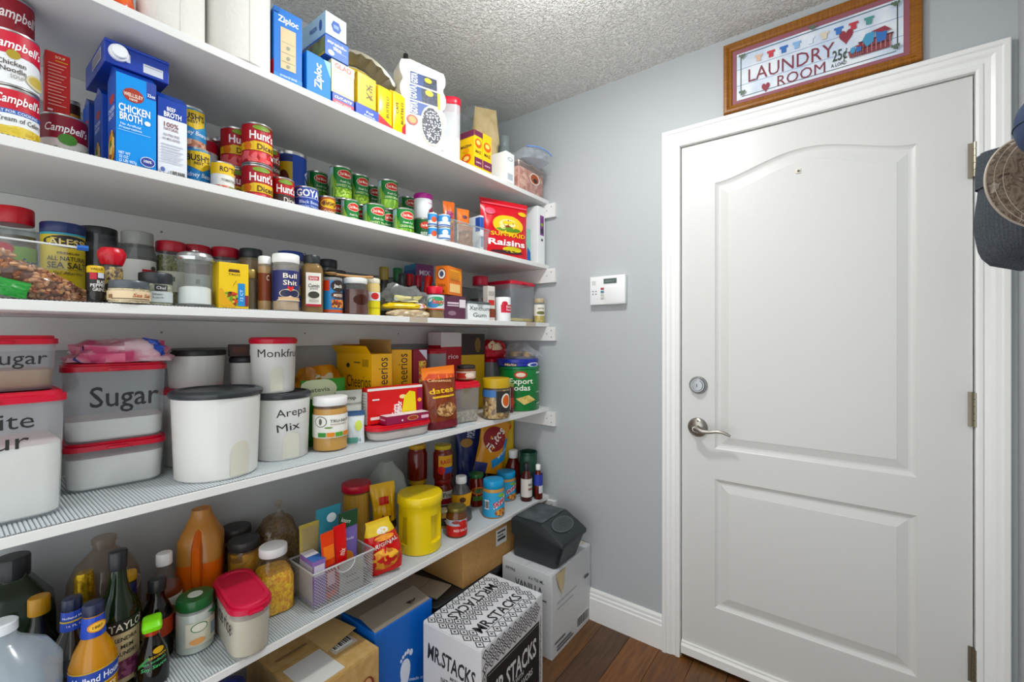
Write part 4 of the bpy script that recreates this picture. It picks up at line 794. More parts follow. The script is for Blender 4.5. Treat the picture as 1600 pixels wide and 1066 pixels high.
# pinto beans in a zip bag, slanting
xb, yb = .335, yat(58, .335)
o = thing('bean_bag', 'clear zip bag of pinto beans slumped at the left front of the shelf', 'bag', (xb, yb - .01, z + .001), 0)
def bb(a, b, s):
    th = 2 * pi * a; ph = pi * (b - .5); X = cos(ph) * cos(th); Y = cos(ph) * sin(th); Zz = sin(ph)
    X = (1 if X >= 0 else -1) * abs(X) ** .8; nz = 1 + .16 * noise.noise(Vector((X * 3, Y * 3, Zz * 3 + 4)))
    yy = Y * .105 * nz * s; return Vector((X * .042 * nz * s, yy, max(0, .036 + (Zz * .034 * nz) * s - yy * .32 + (.012 if yy < 0 else 0))))
MB().grid(lambda a, b: bb(a, b, 1.06) + Vector((0, 0, 0)), 28, 14).obj('clear_bag', CL('f0f0f0', .05, .06), o)
MB().grid(lambda a, b: bb(a, b, .87) + Vector((0, 0, .004)), 20, 10).obj('bean_core', C('6f452f', .5), o)
m = MB(); random.seed(5)
for q in range(950):
    c = bb(random.random(), .5 + .5 * random.uniform(-.75, 1), random.uniform(.9, .97)) + Vector((0, 0, .003)); ax = Vector((random.gauss(0, 1), random.gauss(0, 1), random.gauss(0, .6))).normalized(); u_ = ax.cross(Vector((.3, .2, 1))).normalized(); v_ = ax.cross(u_); b0 = len(m.V)
    for k, (t_, rr_) in enumerate(((-1, .35), (-.5, .9), (.5, .9), (1, .35))):
        for a in range(6): m.V.append(tuple(c + ax * t_ * .0062 + (u_ * cos(a * pi / 3) + v_ * sin(a * pi / 3)) * .0042 * rr_))
    for k in range(3):
        for a in range(6): A_, B_ = b0 + k * 6 + a, b0 + k * 6 + (a + 1) % 6; m.F.append((A_, B_, B_ + 6, A_ + 6)); m.I.append(q % 4)
    m.F.append(tuple(b0 + a for a in range(6))); m.I.append(q % 4); m.F.append(tuple(b0 + 18 + a for a in range(6))); m.I.append(q % 4)
bo = m.obj('beans', [C('a8734f', .35), C('bd8d67', .35), C('8a5640', .35), C('c99c78', .35)], o, fix=False); bo['kind'] = 'stuff'
MB().tube([(.035, -.13, .108), (.038, -.05, .107), (.04, .03, .105), (.04, .082, .1035)], .002, 6).obj('zip_strip', C('d9dcdc', .3), o)
MB().tube([(.04, .082, .1035), (.041, .098, .104)], .0055, 6).obj('zip_slider', C('2f5fae', .4), o)
MB().grid(lambda a, b: (.037 + .004 * sin(a * 9), -.13 + a * .2, .105 - b * .06 * (1 - .2 * a)), 10, 3).obj('bag_top', CL('f2f4f4', .12, .08), o)
pouch('green_packet', 'green packet lying under the bean bag at the left edge', 'packet', (.378, yat(8, .378), z + .004), (.05, .03, .01), 0, C('2f8a3a', .35), seed=3, tilt=(-14, 0))
# front row
jar3('pepper_grinder', 'black pepper grinder with yellow band beside the bean bag', 126, 155, 414, .35, [(0, .95), (.02, 1), (.28, 1), (.3, .96), (.8, 1)], CL('3a3836', .7), lid=(.8, 1, 1.0, C('d6b31e', .4)), fill=(NB('1a1614', .9, 300, .4, .002), .7), cat='grinder', lab=(.3, .8, '1c1a1a'), ops=[P(-.4, .0, .62, .8, 'b02032'), P(.05, .45, .66, .8, 'c9ccd6'), T('BLACK', .3, .56, .09, .6, 'e9e6e0', bold=.02), T('PEPPER', .1, .46, .09, .9, 'e9e6e0', bold=.02), T('GRIND', .15, .35, .09, .75, 'e9e6e0', bold=.02), T('VALUE', .0, .9, .06, .7, '3a2c10')])
jar3('pepper_mill', 'glass pepper mill with bulging red top', 154, 193, 385, .33, [(0, .95), (.02, 1), (.62, .95), (.68, .8), (.7, .8)], GLASS, fill=(B(['b5924a', '8a6a34', '6d4a28', 'caa968', '4a2c1a'], 170, bump=.5), .66), cat='grinder', lab=(.2, .42, 'c9b060'), ops=[O(.0, .3, .4, .08, '3a2c20')], lid=(.7, .72, .85, C('b8172c', .35)))
o = bpy.data.objects['pepper_mill']; x, y, r, h = cyl(z, 154, 193, 385, None, .33)
MB().lathe([(h * .7, r * .9), (h * .76, r * 1.05), (h * .86, r * 1.22), (h * .93, r * 1.2), (h, r * .95), (h, r * .8)], 6).obj('grinder_head', C('bf1a30', .3), o)
jar3('low_salt_jar', 'low wide jar of coarse salt with grey lid and beige label', 163, 232, 437, .362, [(0, .95), (.03, 1), (.64, 1), (.68, .96)], GLASS, lid=(.66, 1, .94, C('4f565b', .3)), fill=(B(['d9c3a0', 'c9ae86', 'e6d6bb'], 300, bump=.4), .62), lab=(.12, .52, 'e0cba8'), ops=[T('Sea Salt', .28, .34, .16, .55, 'b0603a', shear=.3), P(-.5, .5, .16, .2, '6a5a48'), P(-.6, -.48, .2, .36, '8a6a48')])
jar3('herb_rub_jar', 'short jar with tall black lid and grey label', 214, 268, 424, .335, [(0, .95), (.03, 1), (.66, 1)], GLASS, lid=(.64, 1, 1.02, C('22272c', .4)), fill=(NB('b9b49f', .8, 200, .4, .002, '8f8b70'), .64), lab=(.1, .42, 'c3cacb'), sq=.8, ops=[P(-.1, .3, .44, .62, '1f1f22'), T('Chef', .1, .53, .09, .3, 'd9d9d9'), T('blend of', .12, .34, .06, .55, '4a5a60'), T('herbs', .05, .24, .05, .4, '6a7a80')])
# glass sugar dispenser
x, y, r, h = cyl(z, 273, 337, 390, None, .335)
o = thing('sugar_dispenser', 'fluted glass sugar dispenser with chrome lid', 'dispenser', (x, y, z), fc(x, y)); m = MB(); N = 40; pr = [(0, 1.02), (.05, 1.02), (.07, .9), (.1, .88), (.74, .84), (.8, .92), (.85, .9)]
for j, (zz, q) in enumerate(pr):
    for k in range(N): a = 2 * pi * k / N; f_ = 1 + (.022 * (1 if (k % 4) < 2 else -1) if .06 < zz < .78 else 0); m.V.append((q * r * f_ * cos(a), q * r * f_ * sin(a), zz * h))
for j in range(len(pr) - 1):
    for k in range(N): a, b = j * N + k, j * N + (k + 1) % N; m.F.append((a, b, b + N, a + N)); m.I.append(0)
m.F.append(tuple(range(N))); m.I.append(0); m.obj('glass', CL('e9f0f0', .14), o)
MB().lathe([(.012, r * .8), (.06 * h, r * .82), (.34 * h, r * .8), (.37 * h, r * .6)], 8).obj('sugar', NB('f0efec', .9, 400, .3, .001), o)
MB().lathe([(.83 * h, r * .97), (.86 * h, r * 1.0), (.89 * h, r * 1.0), (.9 * h, r * .93), (.95 * h, r * .86), (.985 * h, r * .62), (h, r * .3), (h, r * .1)], 9).obj('chrome_lid', C('c2c4c4', .25, .9), o)
MB().lathe([(h * .99, .008), (h * 1.0 + .003, .0075)], 4).obj('spout', CHROME, o)
y, wd, h = fb(z, 338, 384, 410, .372)
carton('taco_shell_box', 'yellow taco shell box beside the sugar dispenser', 'box', (.345, y, z), (.05, wd, h), -.06, 'e6c312', f=[G([(-.18, .86), (.16, .86), (.2, .8), (-.2, .8)], '4a2a1a'), T('TACO', 0, .75, .045, .4, '6a4a1a'), O(-.12, .2, .36, .17, B(['8a3a1a', '6a9a2a', 'c9482a', 'd8b04a', '4a2a14', '9ac04a'], 170, bump=0)), G([(-.5, .42), (-.42, .44), (-.2, .2), (.05, .04), (-.15, .0), (-.5, .06)], 'd8a53a'), P(.12, .36, .06, .56, '2f86c4'), P(.36, .48, .06, .3, '7a2a3a'), T('12 CT', .24, .3, .1, .25, 'cfe6f5', rot=90), G([(-.05, .5), (.06, .62), (.07, .61), (-.04, .49)], '8a6a1a')])
jar3('curry_powder_jar', 'spice jar with black lid behind the taco box', 371, 408, 387, .2, JARS, CL('c9b48f', .5), lid=(.85, 1, 1.0, C('22292b', .4)), fill=(CUMIN, .8))
jar3('gold_lid_jar', 'slim jar with gold lid right of the taco box', 386, 408, 420, .315, [(0, .95), (.03, 1), (.78, .96)], CL('a39a84', .55), lid=(.78, 1, 1.02, C('a8935a', .35, .6)), fill=(NB('5a5040', .8, 200, .2, .002), .7))
jar3('cinnamon_bottle', 'bottle with white cap and brown label behind the navy labelled bottle', 402, 424, 399, .325, [(0, .95), (.02, 1), (.84, 1)], CL('d9c7a6', .5), lid=(.85, 1, .95, WHITE), fill=(NB('c9a87a', .9, 200, .2, .001), .8), cat='bottle', lab=(.18, .68, '7a3a22'), ops=[T('C', .15, .6, .1, .2, 'f0e0c8')])
jar3('seasoning_bottle', 'seasoning bottle with white cap and navy heart label', 422, 464, 395, .345, [(0, .96), (.02, 1), (.78, 1), (.82, .97), (.85, .95)], CL('e6e2d9', .35), lid=(.84, 1, 1.03, WHITE), fill=(NB('c9b394', .9, 300, .2, .001, 'b89e7c'), .3), cat='bottle', lab=(.17, .7, '232a63'), ops=[T('Bull', .1, .61, .085, .55, 'f5ecd9', bold=.02), T('Shit', .1, .49, .085, .55, 'f5ecd9', bold=.02), O(.1, .3, .42, .08, 'e8d3b0'), P(-.35, .55, .19, .235, 'd9b48a'), O(-.08, .3, .2, .06, '1d2246'), O(.26, .3, .2, .06, '1d2246'), G([(.1, .33), (.22, .4), (.19, .43), (.14, .42), (.1, .4), (.05, .42), (.0, .43), (-.02, .4)], 'd8352a'), P(-.4, .6, .175, .19, 'e0d0b8')])
jar3('blue_lid_bottle', 'large seasoning shaker with blue lid behind the navy label', 432, 476, 391, .2, JARS, CL('cfcabf', .5), lid=(.86, 1, .96, C('24408c', .4)), fill=(CUMIN, .75), lab=(.1, .72, '243a86'), cat='bottle', ops=[T('APP', .7, .6, .09, .4, 'f0f0f0'), P(.2, .78, .3, .45, 'd8c02a'), O(.65, .4, .2, .07, 'c0402a')])
jar3('cumin_bottle', 'flat brown cumin bottle with black cap and white label', 470, 504, 397, .335, [(0, .95), (.02, 1), (.72, 1), (.8, .9), (.86, .62), (.88, .6)], CL('b59a6a', .6), lid=(.86, 1, .78, C('23282b', .4)), fill=(CUMIN, .82), sq=.6, cat='bottle', flat=True, ops=[P(-.34, .36, .12, .68, 'e6e3d8'), P(-.22, .26, .55, .62, 'b3202c'), T('BADIA', .02, .585, .045, .38, 'f5e9e6'), T('Cumin', .02, .46, .065, .5, '26241f', shear=.15, bold=.02), T('ground', .02, .41, .03, .35, '6a6258'), O(.02, .3, .26, .06, '3a3a2a'), P(-.2, .24, .18, .22, 'b9b4a8'), P(-.34, .36, .1, .14, 'a82032')])
jar3('black_lid_jar', 'jar with black lid in shadow behind the cumin bottle', 497, 527, 404, .16, JARS, CL('8d8a82', .5), lid=(.85, 1, 1.0, C('23282b', .4)), fill=(NB('5d5a52', .8, 100, .3, .002), .7))
jar3('dark_lid_jar', 'jar with dark lid behind the wooden spoon', 507, 541, 421, .225, JARS, CL('7a7670', .5), lid=(.84, 1, 1.0, C('2a2a2a', .4)), fill=(NB('4a463f', .8, 100, .3, .002), .7))
jar3('nut_mix_canister', 'blue and orange seasoning canister left of the mason jar', 505, 537, 433, .335, [(0, .97), (.02, 1), (.9, 1)], C('2f86c4', .4), lid=(.9, 1, 1.0, CL('d9dcdc', .6)), cat='canister', ops=[P(-.78, -.2, .62, .9, 'd8482e'), P(-.78, .78, .02, .1, 'b8502a'), O(.25, .76, .4, .16, '2a1f1c'), T('Jack', .25, .76, .1, .5, 'eceae4'), O(.25, .5, .38, .1, '4a3028'), T('MIXED', .25, .5, .08, .5, 'e8dccb'), P(-.1, .6, .15, .38, B(['a83a24', 'c97a3a', '6a2a18', 'd9b06a'], 170, bump=0))])
jar3('mason_jar', 'mason jar of dark amber syrup with white lid', 531, 575, 432, .345, [(0, .9), (.03, 1), (.68, 1), (.78, .82), (.82, .8), (.86, .8)], CL('efeae4', .05), zz=zr, lid=(.84, 1, .86, C('dfe0dc', .35)), fill=(C('4a1a0c', .15), .67), ops=[O(.15, .4, .3, .14, CL('7a3a20', .15, .1))])
xm, ym, rm, hm = cyl(zr, 531, 575, 432, None, .345)
t = thing('wooden_spoon', 'wooden spoon resting across the mason jar lid', 'spoon', (xm, ym, zr + hm + .0005), fc(xm, ym, 20))
MB().tube([(0, -.06, .006), (0, -.02, .005), (0, .02, .005), (0, .055, .007)], [.004, .0035, .004, .0045], 8).obj('handle', NB('b58a58', .6, 60, .1, .001), t)
MB().lathe([(0, .004), (.002, .014), (.006, .018), (.008, .016), (.005, .008)], 6).obj('bowl', NB('b58a58', .6, 60, .1, .001), t).location = (0, -.074, .002)
jar3('mustard_jar', 'mustard jar with pale lid and yellow label', 571, 594, 434, .325, JARS, C('d8c184', .25), zz=zr, lid=(.86, 1, .98, C('e0dcc8', .4)), lab=(.03, .62, 'dccf3a'), ops=[P(-.6, .6, .4, .62, 'dce6ee'), O(.1, .52, .28, .09, 'c02a20'), P(-.6, .6, .2, .22, 'b8a82a')])
# bottles at the wall
for pc, pt, xc, w_, c, cc, lb in ((600, 416, .2, 16, '2a2a20', '8a7a3a', 'dark bottle with gold cap right of the mustard jar'), (621, 418, .14, 15, '23301f', '1f6a3a', 'sauce bottle with pointed green cap'), (629, 427, .22, 14, '1d1f1d', '22282a', 'dark bottle with black cap beside the green capped bottle'), (641, 427, .16, 14, '5a1a14', 'b82430', 'bottle with bright red cap behind the crumpled bag'), (653, 430, .2, 12, '4a1612', 'a82034', 'slim bottle with red cap left of the tilted red bottle')):
    x, y, r, h = cyl(zr, pc - w_ / 2, pc + w_ / 2, pt, None, xc)
    vessel('sauce_bottle', lb, 'bottle', (x, y, zr), r * 1.3, h, 0, [(0, .92), (.02, 1), (.55, 1), (.68, .7), (.74, .6), (.78, .6)] , C(c, .2), lid=((.74, 1, .72, C(cc, .35))), group='sauce bottles', lab=(.15, .5, '8a8468'))
o = [q for q in bpy.data.objects if q.name.startswith('sauce_bottle') and 'pointed' in q['label']][0]
MB().lathe([(.16, .006), (.19, .001)], 4).obj('pointed_tip', C('1f6a3a', .35), o)
x, y, r, h = cyl(zr, 657, 671, 430, None, .26)
vessel('hot_sauce_bottle', 'tilted hot sauce bottle with long bright red cap', 'bottle', (x, y, zr + .002), r * 1.25, h, 0, [(0, .92), (.02, 1), (.5, 1), (.62, .7), (.64, .62)], C('8d2a14', .2), lid=(.62, 1, .72, C('d2331e', .35)), tilt=(-8, 0), lab=(.1, .45, 'd9cfc0'))
yb_, wdb, hb_ = fb(zr, 656, 674, 415, .12)
carton('blue_spice_box', 'teal and magenta box at the wall behind the red capped bottles', 'box', (.09, yb_ - .012, zr), (.1, wdb + .02, hb_), -.2, '4a86a8', f=[P(-.5, .5, .7, 1, '7a3a6a'), T('MIX', 0, .85, .09, .6, 'e8e0ee')], l=[P(-.5, .5, .8, .9, '3a5f9a')])
lump('crumpled_grey_bag', 'crumpled clear bag with yellow label on top of flat packets', 'bag', (.32, yat(631, .32), zr + .052), (.07, .15, .055), fc(.32, yat(631, .32), 20), CL('aeb2b0', .5, .1), seed=9, amp=.45, flat=.3, ops=[P(-.3, .2, .2, .55, 'd9d19a'), P(-.26, -.1, .25, .5, 'c3cbd2')])
lump('yellow_spice_packet', 'flat yellow packet lying between crumpled bag and nut pack', 'packet', (.335, yat(634, .335), zr + .0285), (.06, .155, .022), fc(.33, yat(631, .32), 20), C('dcbf2a', .35), seed=4, amp=.15, flat=.6, ops=[P(.2, .5, .2, .8, 'e8dcd8'), O(.38, .5, .08, .25, 'b8302a')])
lump('nut_pack', 'flat clear pack of pale noodles at the shelf edge', 'packet', (.345, yat(640, .345), zr), (.07, .155, .0275), fc(.345, yat(640, .345), 25), B(['c9b79a', 'b09a7a', 'ddd0b8', 'a8947c'], 60, .25, .5, 3), seed=5, amp=.1, flat=.6)
jar3('red_lid_seasoning_jar', 'seasoning jar with bright red fluted lid and colourful label', 667, 697, 447, .345, [(0, .95), (.03, 1), (.62, .95), (.74, .8), (.78, .78)], GLASS, zz=zr, lid=(.76, 1, .86, C('d0203a', .35)), fill=(NB('8a6a3a', .8, 200, .3, .002), .6), lab=(.28, .72, 'd8e0e2'), ops=[O(.05, .52, .5, .15, '3f9a6a'), O(-.15, .42, .3, .1, '3a7ab8'), T('Sazon', .15, .52, .13, .7, 'd8502a', bold=.03, shear=.2), P(-.78, .78, .26, .3, 'c0452a')])
y, wd, h = fb(zr, 694, 726, 462, .36)
carton('purple_cocoa_box', 'purple box under the orange baking soda box', 'box', (.325, y, zr), (.07, wd, h), -.12, '53293f', f=[P(-.3, .2, .55, .72, 'cdbcc6'), P(-.3, .2, .6, .64, '53293f'), P(.22, .5, .5, .85, 'd9d0d6'), O(-.1, .25, .18, .1, '8a6a7c')], l=[P(-.4, .4, .6, .66, 'b9a0ae')])
zz = zr + h + .0018; y2, wd2, _ = fb(zr, 709, 726, 415, .355); hh = zat(708, 417, .355) - zz
carton('baking_soda_box', 'orange baking soda box with round arm logo', 'box', (.325, y + .002, zz), (.056, wd * .95, hh), .25, 'de7a14', f=[P(-.4, .4, .55, .9, 'e8a03a'), P(-.4, .35, .1, .4, 'efc98a')] + [P(-.38, .3, .8 - i * .06, .82 - i * .06, 'b86a1a') for i in range(6)], l=[O(.0, .72, .34, .2, '7a2a20'), O(.0, .72, .28, .165, 'f0e6d8'), O(0, .72, .16, .1, '3a4a6a'), T('SODA', 0, .33, .1, .6, '7a3a18'), O(0, .12, .2, .06, '4a2a18')])
yx, wdx, hx_ = fb(zr, 727, 763, 471, .368)
o = tub('xanthan_gum_tub', 'small white tub with black handwriting and dark lid', 'tub', (.336, yx, zr), (.064, wdx - .002, hx_), 0, '5a6264', (C('e9eae8', .8), .8), f=[T('Xanthum', 0, .64, .24, .92, '1a1a1a', bold=.0), T('Gum', 0, .28, .24, .6, '1a1a1a', bold=.0)], rc=.008, taper=.96, body=C('e9ecec', .35), lidh=.007)
jar3('red_cap_clear_bottle', 'clear bottle with red fluted cap behind the xanthan tub', 733, 768, 430, .23, [(0, .9), (.03, 1), (.5, 1), (.7, .72), (.82, .6)], GLASS, zz=zr, lid=(.8, 1, .7, C('b8243a', .35)), fill=(B(['3a2a1a', '6a4a20', '2a2018'], 90), .5), cat='bottle')
y, wd, h = fb(zr, 764, 774, 447, .355)
carton('slim_spice_box', 'slim spice pack with red and brown print', 'packet', (.335, y, zr), (.03, wd, h), -.1, 'cfc9c0', f=[P(-.5, .5, .1, .35, '7a3418'), P(-.4, .4, .45, .6, 'c0302a'), P(-.4, .4, .72, .85, 'a8a49c')], seam=False)
jar3('baking_powder_can', 'small white and red baking powder can', 774, 798, 464, .36, [(0, .97), (.03, 1), (.97, 1), (1, .96)], C('eceeee', .4), zz=zr, cat='can', ops=[P(-.2, .78, .35, .68, 'c01c3a'), O(.05, .72, .2, .1, 'c01c3a'), T('Baking', .4, .6, .1, .5, 'f5e0e4'), T('Powder', .4, .47, .1, .5, 'f5e0e4')])
yb0, yb1 = yat(770, .2), yat(833, .36); hh = zat(833, 424, .36) - zr
tub('large_clear_bin', 'large clear storage tub with red lid at the end of the spice shelf', 'tub', (.245, -.135, zr), (.215, .19, min(hh, Z2 - ST - zr - .071)), 0, LIDR, (B(['d8b84a', 'e6cf7a'], 60), .1), rc=.02, taper=.98, body=CL('dfe6ee', .2, .2), lidh=.014, lidgrow=1.03)
jar3('spice_shaker', 'little spice shaker with tan lid at the very end of the shelf', 839, 856, 467, .368, [(0, .95), (.03, 1), (.82, 1), (.84, .9)], GLASS, zz=zr, lid=(.82, 1, .9, C('b8a888', .4)), fill=(B(['d8c27a', 'c9ab55'], 200), .7), cat='shaker', lab=(.28, .74, 'e6e2d6'), ops=[T('spice', .1, .6, .08, .6, '5a5040'), O(.1, .4, .4, .07, '6a6a3a')])
# ================================================================ FOURTH SHELF: tubs, canisters, cereal
z = Z4 + .0022; zr = z
FLOUR = NB('efede6', .95, 60, .3, .004); SUGB = NB('b9986a', .95, 300, .3, .002)
xf = .335; yr_ = yat(104, xf); h = CZ + (YH - 612) / F * ((xf - CX) / dr(60)[0]) - z
h1 = h
tub('flour_tub', 'large frosted tub of white flour with red lid at the left edge', 'tub', (.235, yr_ - .1, z), (.2, .2, h1), 0, LIDR, (FLOUR, .62), f=[T('White', .0, .79, .13, .58, '1c1c1c', bold=.0), T('Flour', -.02, .635, .13, .56, '1c1c1c', bold=.0)], rc=.028, taper=.95, body=CL('e9edf0', .2, .25), lidh=.017)
h2 = CZ + (YH - 519) / F * ((.3 - CX) / dr(60)[0]) - z - h1
tub('brown_sugar_tub', 'frosted tub of brown sugar standing on the flour tub', 'tub', (.225, yr_ - .082, z + h1 + .0005), (.15, .15, .105), 0, LIDR, (SUGB, .42), f=[T('Sugar', .14, .6, .25, .54, '1c1c1c', bold=.0)], rc=.024, taper=.94, body=CL('d6dade', .24, .25), lidh=.014)
A = ptz(102, 777, z); Bq = ptz(259, 748, z); ang = atan2(Bq[1] - A[1], Bq[0] - A[0]); wd = hypot(Bq[0] - A[0], Bq[1] - A[1]); rot = ang - pi / 2
nx, ny = cos(rot), sin(rot); dep = .135; mx, my = (A[0] + Bq[0]) / 2 - nx * dep / 2, (A[1] + Bq[1]) / 2 - ny * dep / 2
h3 = CZ + (YH - 690) / F * ((.235 - CX) / dr(180)[0]) - z
tub('white_sugar_tub', 'low tub of white powder under the tub marked sugar', 'tub', (mx, my, z), (dep, wd * 1.03, h3), rot, LIDR, (FLOUR, .78), rc=.03, taper=.94, body=CL('e9edf0', .18, .25), lidh=.014)
h4 = CZ + (YH - 568) / F * ((.235 - CX) / dr(180)[0]) - z - h3
tub('sugar_tub', 'square frosted tub marked sugar with a red lid', 'tub', (mx, my, z + h3 + .0005), (dep, wd * 1.05, h4), rot, LIDR, (FLOUR, .3), f=[T('Sugar', .08, .58, .27, .68, '1c1c1c', bold=.01)], rc=.03, taper=.95, body=CL('dde3e6', .2, .25), lidh=.015)
lump('sugar_bag', 'pink and white plastic sugar bag flopped on the sugar tub', 'bag', (mx + .005, my + .012, z + h3 + h4 + .001), (.14, wd * 1.12, .052), rot, NB('e2c9cf', .3, 22, .5, .006, 'c9567a'), seed=11, amp=.3, flat=.3, ops=[O(.28, .7, .1, .2, '2a4fae'), O(-.38, .5, .06, .2, '3a3f8a')])
x, y, r, h = cyl(z, 258, 403, 600, 752)
CANW = C('dcdcd8', .35)
def canister(label, x, y, z, r, h, rot, lidc, win, ops=(), group='white canisters'):
    t = thing('storage_canister', label, 'canister', (x, y, z), rot, group); b = h - .014
    MB().lathe([(0, r * .86), (.004, r * .9), (b, r * .97)], 11).obj('canister_body', CANW, t)
    MB().lathe([(b - .004, r * .99), (b + .002, r * 1.03), (b + .008, r * 1.03), (b + .012, r * .97), (h, r * .92), (h, r * .86), (h - .004, r * .82), (h - .004, r * .1)], 11).obj('lid', mm(lidc), t)
    if win:
        u, wv, ww = win; fr_ = lambda v: r * (.9 + .07 * v / b); m = MB(); pts = []
        def S(uu, vv, q): R = fr_(vv) + q; return (R * cos(uu / r + .0), R * sin(uu / r), vv)
        N = 12; top = h * wv; hw = r * ww; bot = .006; m.V = []
        cols = 10
        for i in range(cols + 1):
            a = -1 + 2 * i / cols; tp = top - hw + hw * sqrt(max(0, 1 - a * a)) 
            for j in range(5): m.V.append(S(u * r + a * hw, bot + (tp - bot) * j / 4, .0012))
        for i in range(cols):
            for j in range(4): q = i * 5 + j; m.F.append((q, q + 5, q + 6, q + 1)); m.I.append(0 if j < 3 or True else 1)
        m.obj('window', C('d2d0c2', .35), t)
    if ops: deco(t, (lambda u, v, q: ((r * (.9 + .07 * v / b) + q) * cos(u / r), (r * (.9 + .07 * v / b) + q) * sin(u / r), v), 2 * r, h, r * .25), ops)
    return t
canister('wide white canister with dark grey lid and blank front', x, y, z, r, h, fc(x, y), LIDD, (.55, .42, .26))
x, y, r, h = cyl(z, 397, 489, 606, 721); ax, ay_, ah = x, y, h
canister('white canister with arepa mix handwriting and grey lid', x, y, z, r, h, fc(x, y), LIDD, (.35, .41, .32), [T('Arepa', .2, .72, .12, .6, '1c1c1c', bold=.0, rot=4), T('Mix', .12, .5, .12, .42, '1c1c1c', bold=.0, rot=6)])
x2, y2, r2, h2 = cyl(z + ah + .0005, 393, 467, 527, None, ax - .002)
canister('white canister with red lid marked monkfruit on the arepa canister', x2, y2, z + ah + .0005, r2, h2, fc(x2, y2), LIDR, (.15, .46, .3), [T('Monkfruit', .22, .72, .15, 1.15, '1c1c1c', bold=.0)])
# behind: white tub, small canister, red lids
x, y, r, h = cyl(z, 252, 360, 600, None, .095)
vessel('red_lid_round_tub', 'pale tub with red lid hidden behind the wide canister', 'tub', (x, y - .002, z), min(r, .088), h, 0, [(0, .9), (.02, .93), (.94, .97)], C('dcdcd8', .4), lid=(.93, 1, 1.02, LIDR))
hb = z + h + .0006; x2, y2, r2, h2 = cyl(hb, 262, 354, 545, None, .098)
vessel('black_lid_round_tub', 'white round tub with black lid at the wall behind the wide canister', 'tub', (x2, y2, hb), min(r2, .086), h2, 0, [(0, .88), (.03, .92), (.86, 1)], CANW, lid=(.84, 1, 1.04, BLK))
x, y, r, h = cyl(z, 358, 408, 556, None, .11)
canister('small white canister behind the monkfruit canister', x, y, z, r, h, fc(x, y), C('2a2d2f', .4), None)
carton('brown_snack_box', 'dark brown plastic box of dates on the small white canister', 'box', (x, y, z + h + .0006), (.06, .085, .035), -.3, '3c2420', f=[P(.1, .4, .1, .6, 'd9d4cc'), P(-.4, .0, .3, .8, '5a3028')], seam=False)
# ---- cereal and packets
def box2(A, Bq, dep):
    """front-bottom corners (world xy) -> centre, rot, width"""
    ang = atan2(Bq[1] - A[1], Bq[0] - A[0]); wd = hypot(Bq[0] - A[0], Bq[1] - A[1]); rot = ang - pi / 2
    return (A[0] + Bq[0]) / 2 - cos(rot) * dep / 2, (A[1] + Bq[1]) / 2 - sin(rot) * dep / 2, rot, wd
CHE = C('f0b90f', .4)
zc4 = zr
y, wd, h = fb(zc4, 577, 609, 547, .2)
def cheer(label, xf, pl, pr, pt, dep, lops, opened, cat='box'):
    y, wd, h = fb(zc4, pl, pr, pt, xf); o = carton('cereal_box', label, cat, (xf - dep / 2, y, zc4), (dep, wd, h), 0, CHE, f=[T('Cheerios', .02, .7, .5, .5, '1d1a14', rot=90, bold=.0)], l=lops, group='yellow cereal boxes', seam=not opened)
    if opened:
        m = MB().V; k = NB('9a7a4a', .8, 60, .1, .001)
        MB().box(-dep * .42, dep * .46, wd / 2 - .001, wd / 2 + .0005, h, h + .05).obj('open_flap', k, o, smooth=False)
        f2 = MB().grid(lambda a, b: (-dep / 2 + a * dep * .98, -wd / 2 - b * .02, h + b * .028), 1, 1).obj('side_flap', CHE, o, smooth=False)
        MB().grid(lambda a, b: (-dep / 2 + .002 + .06 * b - .02, -wd / 2 + a * wd, h + .012 + .02 * b), 1, 1).obj('back_flap', C('d9a90f', .4), o, smooth=False)
    return o
c = cheer('large yellow cereal box with open top flaps', .245, 577, 609, 553, .215, [T('Cheerios', .14, .66, .16, .66, '1d1a14', bold=.0), O(-.15, .85, .05, .03, '26242a'), P(.02, .2, .88, .9, '7a6a2a'), P(.25, .42, .84, .93, 'b98f14'), O(.3, .3, .1, .06, 'd8641c')], True)
cheer('second yellow cereal box right of the open one', .225, 612, 643.5, 547, .19, [], False)
y, wd, h = fb(zc4, 645.5, 667, 547, .215)
carton('marshmallow_cereal_box', 'maroon cereal box with yellow print beside the yellow boxes', 'box', (.125, y, zc4), (.18, wd, h), 0, '8d1a30', f=[G([(-.1, 1), (.5, 1), (.5, .86)], 'd9dcec'), P(-.1, .42, .55, .85, B(['e3c03a', 'd8502a', 'f0dc7a'], 120, bump=0)), T('LUCKY', .15, .75, .08, .6, 'b82a1a')])
# packets in front of the cereal
gx, gy = .2, yat(485, .2)
lump('yellow_chip_packet', 'shiny yellow chip packet behind the stevia bag', 'packet', (.1, yat(503, .12), zr + .0), (.1, .19, .235), fc(.13, -1.0, 25), NB('dc9a12', .3, 22, .5, .005, 'b8730c'), seed=6, amp=.22, flat=.5, ops=[P(-.1, .2, .76, .84, 'e6dcc0')])
yy = yat(503, .235); hh = zat(503, 594, .235) - zr
pouch('stevia_pouch', 'bright green sweetener pouch behind the nut powder jar', 'pouch', (.232, yy, zr), (yat(549, .235) - yat(468, .235), hh, .035), fc(.235, yy, 32), C('2f8a1e', .35), ops=[O(-.15, .86, .42, .16, 'cfd8b4'), T('stevia', -.1, .85, .07, .4, '5a6a4a'), P(-.5, .5, .0, .1, '1f6a18')], seed=7, wr=.12, bot=.8, shape=lambda v: 1.0 - .12 * v)
yy = yat(560, .225); hh = zat(560, 606, .225) - zr
